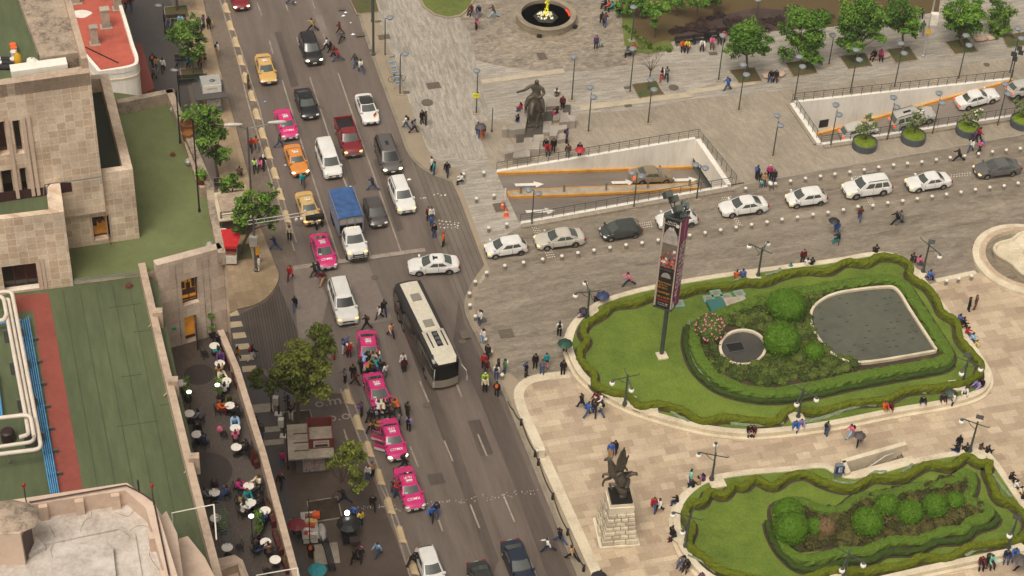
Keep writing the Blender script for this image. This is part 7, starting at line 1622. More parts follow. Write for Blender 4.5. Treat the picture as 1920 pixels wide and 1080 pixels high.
for i in range(N+1):
 x=-bl/2+bl*i/N;e=max(0,(x-(bl/2-.7))/.7);e2=max(0,(-x-(bl/2-.3))/.3);w=1.27*(1-.1*e**2-.05*e2**2);top=3.35-.35*e**2.5-.12*e2**2
 zb_=.35
 for wx in(3.6,-2.6,-3.9):
  if abs(x-wx)<.62:zb_=max(zb_,.5+math.sqrt(.62**2-(x-wx)**2)*.95)
 half=[(0,zb_),(w*.96,zb_),(w,zb_+.1),(w,1.5),(w*.985,2.7),(w*.9,top-.12),(w*.72,top-.02),(0,top+.05)]
 rows.append([(x,-y,z)for y,z in half]+[(x,y,z)for y,z in reversed(half[1:-1])])
nr=len(rows[0]);mb.grid(rows,lambda a,k:1 if k in(1,2,11,12)and a>33 else 0,True);mb.poly(rows[0]);mb.poly(list(reversed(rows[-1])),1);mb.build("body",[M_COACH,M_CHAMP],co_,40)
mb=MB();mb.grid([[(-bl/2+.35+(bl-1.2)*i/20,y,3.385+.02-.06*(abs(y)/.8)**2)for y in(-.78,-.4,0,.4,.78)]for i in range(21)]);mb.build("roof_stripe",mat("cream_roof",'#c9c0ac',.5,var=.1),co_)
mb=MB();mb.lathe([(.9,0)],(0,0,0))if False else None;rr=[[(x,y,3.4+h*math.cos(y/.95*1.2))for y in(-.95,-.6,0,.6,.95)]for x,h in((1.6,.02),(1.75,.25),(4.3,.28),(4.5,.05))];mb.grid(rr);mb.grid([[(4.55,y,3.4+.22*math.cos(y))for y in(-.9,-.45,0,.45,.9)],[(5.2,y,3.38+.12*math.cos(y))for y in(-.95,-.45,0,.45,.95)],[(5.7,y*.8,3.22)for y in(-.95,-.45,0,.45,.95)]]);mb.build("air_conditioner",mat("cream_pod",'#c2b9a5',.5,var=.1),co_,50)
mb=MB();mb.box((3.0,.0,3.66),(1.9,.5,.03));mb.box((3.0,.62,3.6),(1.9,.1,.04));mb.box((3.0,-.62,3.6),(1.9,.1,.04));mb.build("cooling_grille",M_TRIM,co_)
for x in(2.45,3.0,3.55):mb=MB();mb.lathe([(.2,0),(.2,.05),(.01,.06)],(x,0,3.69),12);mb.build("fan",M_GREY,co_)
for x in(-2.8,.7):mb=MB();mb.box((x,0,3.4),(.85,.8,.1));mb.build("roof_hatch",mat("hatch_grey",'#857f74',.5),co_)
for s_ in(-1,1):
 mb=MB();mb.grid([[(x,s_*(1.27*(1-.1*max(0,(x-(bl/2-.7))/.7)**2)-.0*k+.012-(.02 if k else 0)),z)for k,z in enumerate((1.75,2.75))]for x in[-5.4+i*.5 for i in range(23)]]if s_<0 else[[(x,s_*(1.27*(1-.1*max(0,(x-(bl/2-.7))/.7)**2)+.012-(.02 if k else 0)),z)for k,z in enumerate((2.75,1.75))]for x in[-5.4+i*.5 for i in range(23)]]);mb.build("side_window",M_GLASSD,co_)
 mb=MB()
 for k in range(7):mb.box((-5.0+k*1.6,s_*1.275,1.78),(.05,.03,.95))
 mb.build("window_pillar",M_TRIM,co_)
 mb=MB();mb.bar((-4.6,s_*1.29,1.0),(-3.9,s_*1.29,1.5),.02,.14);mb.bar((-1.2,s_*1.29,.95),(.3,s_*1.29,1.35),.02,.12);mb.build("red_stripe",mat("coach_red",'#8d2a1e',.4),co_)
 for wx in(3.6,-2.6,-3.9):
  mb=MB();mb.grid([[(wx+r*math.cos(2*math.pi*k/20),s_*(1.1+y),.5+r*math.sin(2*math.pi*k/20))for k in range(20)]for r,y in((.28,.1),(.47,.13),(.5,.08),(.5,-.25))],0,True);o=mb.build("wheel",M_TYRE,co_,35);mb=MB();mb.poly([(wx+.28*math.cos(2*math.pi*k/14),s_*1.21,.5+.28*math.sin(2*math.pi*k/14))for k in range(14)]);mb.build("rim",M_RIM,o)
 mb=MB();mb.tube([(5.9,s_*1.15,3.0),(6.5,s_*1.4,2.8),(6.55,s_*1.45,2.1)],.035,6);mb.box((6.55,s_*1.45,1.7),(.1,.14,.45));mb.build("mirror",M_STEEL,co_)
 mb=MB();mb.ball((bl/2-.02,s_*.85,.72),(.12,.24,.14),10,6);mb.build("headlight",M_LAMPON,co_,True)
 mb=MB();mb.bar((2.0,s_*1.3,2.85),(5.7,s_*1.26,2.85),.02,.03);mb.build("roof_line",M_CHAMP,co_)
def cf(u,z,off=.02):
 return(bl/2+off+(1-abs(u)**2.2)*(.22-max(0,z-2.2)*.15),u*1.14,z)
def cf_old(u,z,off=.02):
 y=u*1.14;return(bl/2+off-.0-.16*(abs(u))**2.2-max(0,z-2.2)*.28,y,z)
mb=MB();mb.grid([[cf(u/6,z,.03)for u in range(-6,7)]for z in(1.25,1.7,2.2,2.75)]);mb.build("windscreen",mat("coach_glass",'#0e110f',.15,spec=.25,var=.3),co_,'all')
mb=MB();mb.grid([[cf(u/6,z,.035)for u in range(-6,7)]for z in(2.76,2.95,3.1)]);mb.build("destination_box",M_TRIM,co_,'all')
mb=MB()
for y in(-.25,0,.25):mb.ball((bl/2-.3,y,3.12),.06,8,5)
mb.build("roof_marker",M_LAMPWARM,co_)
mb=MB();mb.grid([[cf(u/6,z,.02)for u in range(-6,7)]for z in(.4,.8,1.22)]);mb.build("front_panel",M_CHAMP,co_,'all')
mb=MB();mb.box((bl/2+.04,0,.95),(.03,.7,.25));mb.build("badge_panel",M_TRIM,co_);mb=MB();mb.box((bl/2+.05,0,.5),(.03,.5,.13));mb.build("number_plate",M_PLATE,co_)
CN=dict(black='#1a1819',dark='#2b282a',grey='#6b6a6b',white='#d3cec6',navy='#232a45',blue='#3a62a8',lightblue='#8fb0cf',red='#a82429',maroon='#5f1f24',orange='#c75a20',mustard='#b07d2a',tan='#a98860',brown='#584033',pink='#cf6a86',magenta='#b8316f',purple='#5b3a6b',lilac='#8c80b4',teal='#1f8b8f',green='#3b6b3c',lime='#9fd032',peach='#cf9a78',jeans='#3c4f73',cream='#cfc3a4',mint='#7fc9ac',olive='#4b4a2f',yellow='#d3b84a',khaki='#8a7a58')
NM=dict(lightblue='light blue',jeans='jeans')
def cloth(c):return mat("cloth_"+c,CN[c],.85,var=.12,scale=9,spec=.2)
SKIN=[mat("skin_light_brown",'#9a6a4c',.55,var=.06),mat("skin_brown",'#7f5238',.55,var=.06),mat("skin_tan",'#ad7d5c',.55,var=.06)]
HAIR={'s':mat("black_hair",'#15110f',.5),'l':mat("black_hair",'#15110f',.5),'b':mat("brown_hair",'#3a2417',.5),'r':mat("reddish_hair",'#5c2b1c',.5),'c':mat("white_cap",'#d8d3ca',.7),'k':mat("red_cap",'#a3242b',.7)}
M_SHOE=mat("dark_shoe",'#211d1b',.6)
def pose_skel(hl=0,hr=0,kl=0,kr=0,al=(0,8),ar=(0,8),el=10,er=10,lean=0,sit=None,girl=False,nod=8):
 s=Skel();R_=rad;tags={}
 def A(p,r,par,t):i=s.add(p,r,par);tags[i]=t;return i
 k=.93 if girl else 1.0
 pel=A((0,0,0),(.15,.105),None,'pelvis');sl,cl_=math.sin(R_(lean)),math.cos(R_(lean))
 T_=lambda x,y,z:Vector((x,y*cl_+z*sl,z*cl_-y*sl))
 w=A(T_(0,.0,.16),(.135*k,.095),pel,'torso');ch=A(T_(0,.0,.36),(.155*k,.11),w,'torso');up=A(T_(0,-.01,.47),(.12*k,.08),ch,'torso');nk=A(T_(0,0,.54),.052,up,'neck')
 hz=R_(nod);hv=lambda y,z:T_(0,y*math.cos(hz)+z*math.sin(hz),.58+z*math.cos(hz)-y*math.sin(hz))
 h0=A(hv(.015,.04),(.068,.078),nk,'head');h1_=A(hv(.012,.12),(.075,.095),h0,'head');A(hv(.0,.19),(.06,.075),h1_,'head')
 A(hv(.112,.075),.012,h0,'head')
 for sx,(fa,ab),eb in((-1,al,el),(1,ar,er)):
  sh=A(T_(sx*.175*k,-.01,.44),.062*k,up,'uarm');f,b=R_(fa),R_(ab)
  d=Vector((sx*math.sin(b),math.sin(f)*math.cos(b),-math.cos(f)*math.cos(b)));e=A(Vector(s.v[sh])+d*.29,.043*k,sh,'uarm')
  f2=f+R_(eb);b2=b*.3;d2=Vector((sx*math.sin(b2)-sx*.25*math.sin(R_(eb))*.6,math.sin(f2)*math.cos(b2),-math.cos(f2)*math.cos(b2))).normalized();wr=A(Vector(s.v[e])+d2*.25,.031*k,e,'farm')
  hd=A(Vector(s.v[wr])+d2*.07,(.036,.02),wr,'hand');side=d2.orthogonal().normalized();side=Vector((0,1,0))if abs(d2.y)<.5 else Vector((1,0,0))
  cu=d2.cross(side).normalized()
  for q,(o_,ln)in enumerate(((-.03,.065),(-.01,.078),(.01,.074),(.03,.058))):
   f1=A(Vector(s.v[hd])+d2*.035+side*o_,.0095,hd,'hand');A(Vector(s.v[f1])+d2*ln*.75+cu*.02,.0085,f1,'hand')
  t1=A(Vector(s.v[wr])+d2*.04+side*.035,.011,hd,'hand');A(Vector(s.v[t1])+d2*.04+side*.02,.0095,t1,'hand')
 for sx,hf,kb in((-1,hl,kl),(1,hr,kr)):
  a=R_(hf);hp_=A((sx*.09,0,-.05),.09,pel,'thigh');sp=sx*.03 if sit is None else sx*.09
  kn=A(Vector(s.v[hp_])+Vector((sp*.5,math.sin(a)*.41,-math.cos(a)*.41)),.06,hp_,'thigh');a2=a-R_(kb)
  an=A(Vector(s.v[kn])+Vector((0,math.sin(a2)*.41,-math.cos(a2)*.41)),.042,kn,'shin');tilt_=max(-.9,min(.3,a2*.7))
  A(Vector(s.v[an])+Vector((0,-.035,-.03)),.04,an,'foot');A(Vector(s.v[an])+Vector((sx*.02,.15*math.cos(tilt_),-.03+.15*math.sin(tilt_))),(.042,.03),an,'foot')
 zmin=min(v[2]-.03 for i,v in enumerate(s.v)if tags[i]=='foot');dz=-zmin if sit is None else sit+.09
 s.v=[(x,y,z+dz)for x,y,z in s.v]
 return s,tags
def build_pose(nm,hairs,**kw):
 s,tags=pose_skel(**kw);me=skin("body",s.v,s.e,s.r,0,1,keep=True)
 bones=[(Vector(s.v[a]),Vector(s.v[b]),tags[b]if tags[b]not in('torso',)else 'torso')for a,b in s.e]
 def near(p):
  best,t=9,'torso'
  for a,b,g in bones:
   d=b-a;L2=d.length_squared;k=0 if L2<1e-9 else max(0,min(1,(p-a).dot(d)/L2));dd=(p-a-d*k).length
   if dd<best:best,t=dd,g
  return t
 V=[v.co.copy()for v in me.vertices];Nn=[v.normal.copy()for v in me.vertices];reg=[near(v)for v in V]
 hi=[i for i,t in tags.items()if t=='head'];hc=Vector(s.v[hi[1]]);hipz=Vector(s.v[0]).z
 fr_=[]
 for p in me.polygons:fr_.append((max(set(reg[i]for i in p.vertices),key=lambda g:sum(reg[i]==g for i in p.vertices)),p.center.copy(),p.vertices[:]))
 def sub(name,keep,off):
  idx={};mb=MB()
  for g,c,vs_ in fr_:
   if keep(g,c):
    f=[]
    for i in vs_:
     if i not in idx:idx[i]=len(mb.v);mb.v.append(tuple(V[i]+Nn[i]*off))
     f.append(idx[i])
    mb.f.append(tuple(f));mb.m.append(0)
  return mb
 top=sub("top",lambda g,c:g in('torso','uarm','farm')or(g=='pelvis' and c.z>hipz-.02),.026)
 bot=sub("trousers",lambda g,c:g in('thigh','shin')or(g=='pelvis' and c.z<=hipz+.02),.02)
 sho=sub("shoes",lambda g,c:g=='foot',.008)
 fw=Vector((0,1,0));out={}
 def mk(name,mb):
  m_=bpy.data.meshes.new(name);m_.from_pydata(mb.v,[],mb.f);m_.materials.append(M_SHOE);[setattr(p,'use_smooth',True)for p in m_.polygons];return m_
 me.materials.clear();me.materials.append(SKIN[0]);[setattr(p,'use_smooth',True)for p in me.polygons]
 out['body']=me;out['jacket']=mk("jacket",top);out['trousers']=mk("trousers",bot);out['shoes']=mk("shoes",sho)
 hs_=sub("hair",lambda g,c:g=='head' and(c.z>hc.z+.035 or c.y<hc.y-.015),.018);out['hair']=mk("hair",hs_)
 hl_=sub("hair",lambda g,c:g=='head' and(c.z>hc.z+.04 or c.y<hc.y),.02);hl_.ball((hc.x,hc.y-.1,hc.z-.14),(.11,.065,.2),10,7);out['longhair']=mk("hair",hl_)
 out['back']=(Vector(s.v[2])+Vector((0,-.2,.02)))
 return out
POSES=dict(stand=build_pose('stand',1,hl=3,hr=-3,al=(4,9),ar=(-4,9)),standf=build_pose('standf',1,hl=-2,hr=3,al=(2,10),ar=(6,8),girl=True,el=15),phone=build_pose('phone',1,hl=2,hr=-2,al=(25,6),ar=(30,6),el=85,er=80,nod=22),walk=build_pose('walk',1,hl=26,hr=-20,kl=12,kr=22,al=(-22,8),ar=(24,8),el=15,er=25,lean=5),walkb=build_pose('walkb',1,hl=-20,hr=24,kl=24,kr=8,al=(22,8),ar=(-20,8),el=25,er=15,lean=4,girl=True),stride=build_pose('stride',1,hl=38,hr=-30,kl=15,kr=28,al=(-35,8),ar=(38,8),el=20,er=40,lean=9),sit=build_pose('sit',1,hl=84,hr=80,kl=86,kr=78,al=(28,10),ar=(30,8),el=45,er=50,lean=12,sit=.47),sitf=build_pose('sitf',1,hl=82,hr=86,kl=70,kr=88,al=(20,10),ar=(36,6),el=60,er=70,lean=4,sit=.47,girl=True),ground=build_pose('ground',1,hl=112,hr=105,kl=120,kr=108,al=(45,8),ar=(48,8),el=30,er=25,lean=10,sit=.08),push=build_pose('push',1,hl=42,hr=-14,kl=20,kr=6,al=(72,8),ar=(76,8),el=15,er=15,lean=38),lift=build_pose('lift',1,hl=4,hr=-4,al=(100,14),ar=(85,10),el=45,er=60,lean=-2,nod=-8))
pcount=[0]
PH=dict(stand='standing',standf='standing',phone='holding something',walk='walking',walkb='walking',stride='striding',sit='sitting',sitf='sitting',ground='sitting on the ground',push='leaning forward',lift='reaching out')
YAW=dict(U=90,D=-90,L=180,R=0,UL=135,UR=45,DL=-135,DR=-45)
M_BAG={}
def person(u,v,pose,d,top,bot,place,hair='s',bag=None,z=None,sc=1.0,group=None):
 P=POSES[pose];zz=level(u,v)if z is None else z;pos=G(u,v,zz)
 if pose in('sit','sitf'):q=G(u,v,zz+.55);pos=Vector((q.x,q.y,zz))
 k=pcount[0];pcount[0]+=1;yaw=rad(YAW[d]-90+((k*37)%30-15));sc=sc*(.97+.06*((k*7)%10)/10)*(.95 if hair in 'lr' else 1.0)
 nice=lambda c:NM.get(c,c)
 lab="person in %s top and %s, %s %s"%(nice(top),("jeans" if bot=='jeans' else nice(bot)+" trousers"),PH[pose],place)
 if len(lab.split())>16:lab=lab.replace(", "+PH[pose],",")
 if len(lab.split())>16:lab=lab.replace(" and "+("jeans" if bot=='jeans' else nice(bot)+" trousers"),"")
 if sc<.8:lab=lab.replace("person","child",1)
 root=thing("person",lab,"person" if sc>=.8 else "child",tuple(pos),yaw,group);root.scale=(sc*1.12,sc*1.18,sc)
 sk=SKIN[k%3];hm=HAIR[hair]
 for nm,mesh,m_ in(('body',P['body'],sk),('hair',P['longhair' if hair in 'lrb' else 'hair'],hm),('jacket',P['jacket'],cloth(top)),('trousers',P['trousers'],cloth(bot)),('shoes',P['shoes'],M_SHOE)):
  o=bpy.data.objects.new(nm,mesh);COL.objects.link(o);o.parent=root;o.material_slots[0].link='OBJECT';o.material_slots[0].material=m_
 if bag:
  if bag not in M_BAG:
   mb=MB();mb.ball((0,0,0),(.16,.1,.22),10,8);mb.ball((0,-.08,-.06),(.11,.06,.1),8,6);mb.tube([(.1,.08,.18),(.13,.24,.12),(.11,.1,-.16)],.018,5);mb.tube([(-.1,.08,.18),(-.13,.24,.12),(-.11,.1,-.16)],.018,5)
   m_=mb.build("backpack",cloth(bag),None,True);M_BAG[bag]=m_;o=m_
  else:o=M_BAG[bag].copy();COL.objects.link(o)
  b=P['back']*sc;c_,s_=math.cos(yaw),math.sin(yaw);o.location=(pos.x+b.x*c_-b.y*s_,pos.y+b.x*s_+b.y*c_,pos.z+b.z);o.rotation_euler=(0,0,yaw);o.scale=(sc,)*3
  lb="%s backpack worn by the person in %s %s"%(nice(bag),nice(top),place);o["label"]=lb;o["category"]="backpack";_labels.setdefault(lb,[]).append(o.name)
 return root
M_UMB={}
def umbrella(u,v,col,label,z,r=.55,tilt=0.0):
 p=G(u,v,z);t_=thing("umbrella",label,"umbrella",tuple(p),rnd.uniform(0,3));t_.rotation_euler.x=tilt
 mb=MB();n=8;rows=[]
 for q,zq in((0.02,.0),(.35,-.04),(.7,-.13),(1,-.27)):rows.append([(r*q*(1-.05*(k%2))*math.cos(2*math.pi*k/16),r*q*(1-.05*(k%2))*math.sin(2*math.pi*k/16),zq+(.012 if k%2==0 else 0))for k in range(16)])
 mb.grid(list(reversed(rows)),0,True);mb.build("canopy",mat("umbrella_"+col.strip('#'),col,.6,var=.15,scale=4),t_)
 mb=MB();mb.tube([(0,0,.1),(0,0,-.85)],.015,6);mb.build("handle",M_BLACK,t_)
 mb=MB()
 for k in range(8):a=k*math.pi/4;mb.tube([(0,0,-.03),(r*.97*math.cos(a),r*.97*math.sin(a),-.27)],.008,3)
 mb.build("ribs",M_GREY,t_);return t_
W="on the footway by the red-roofed shop";
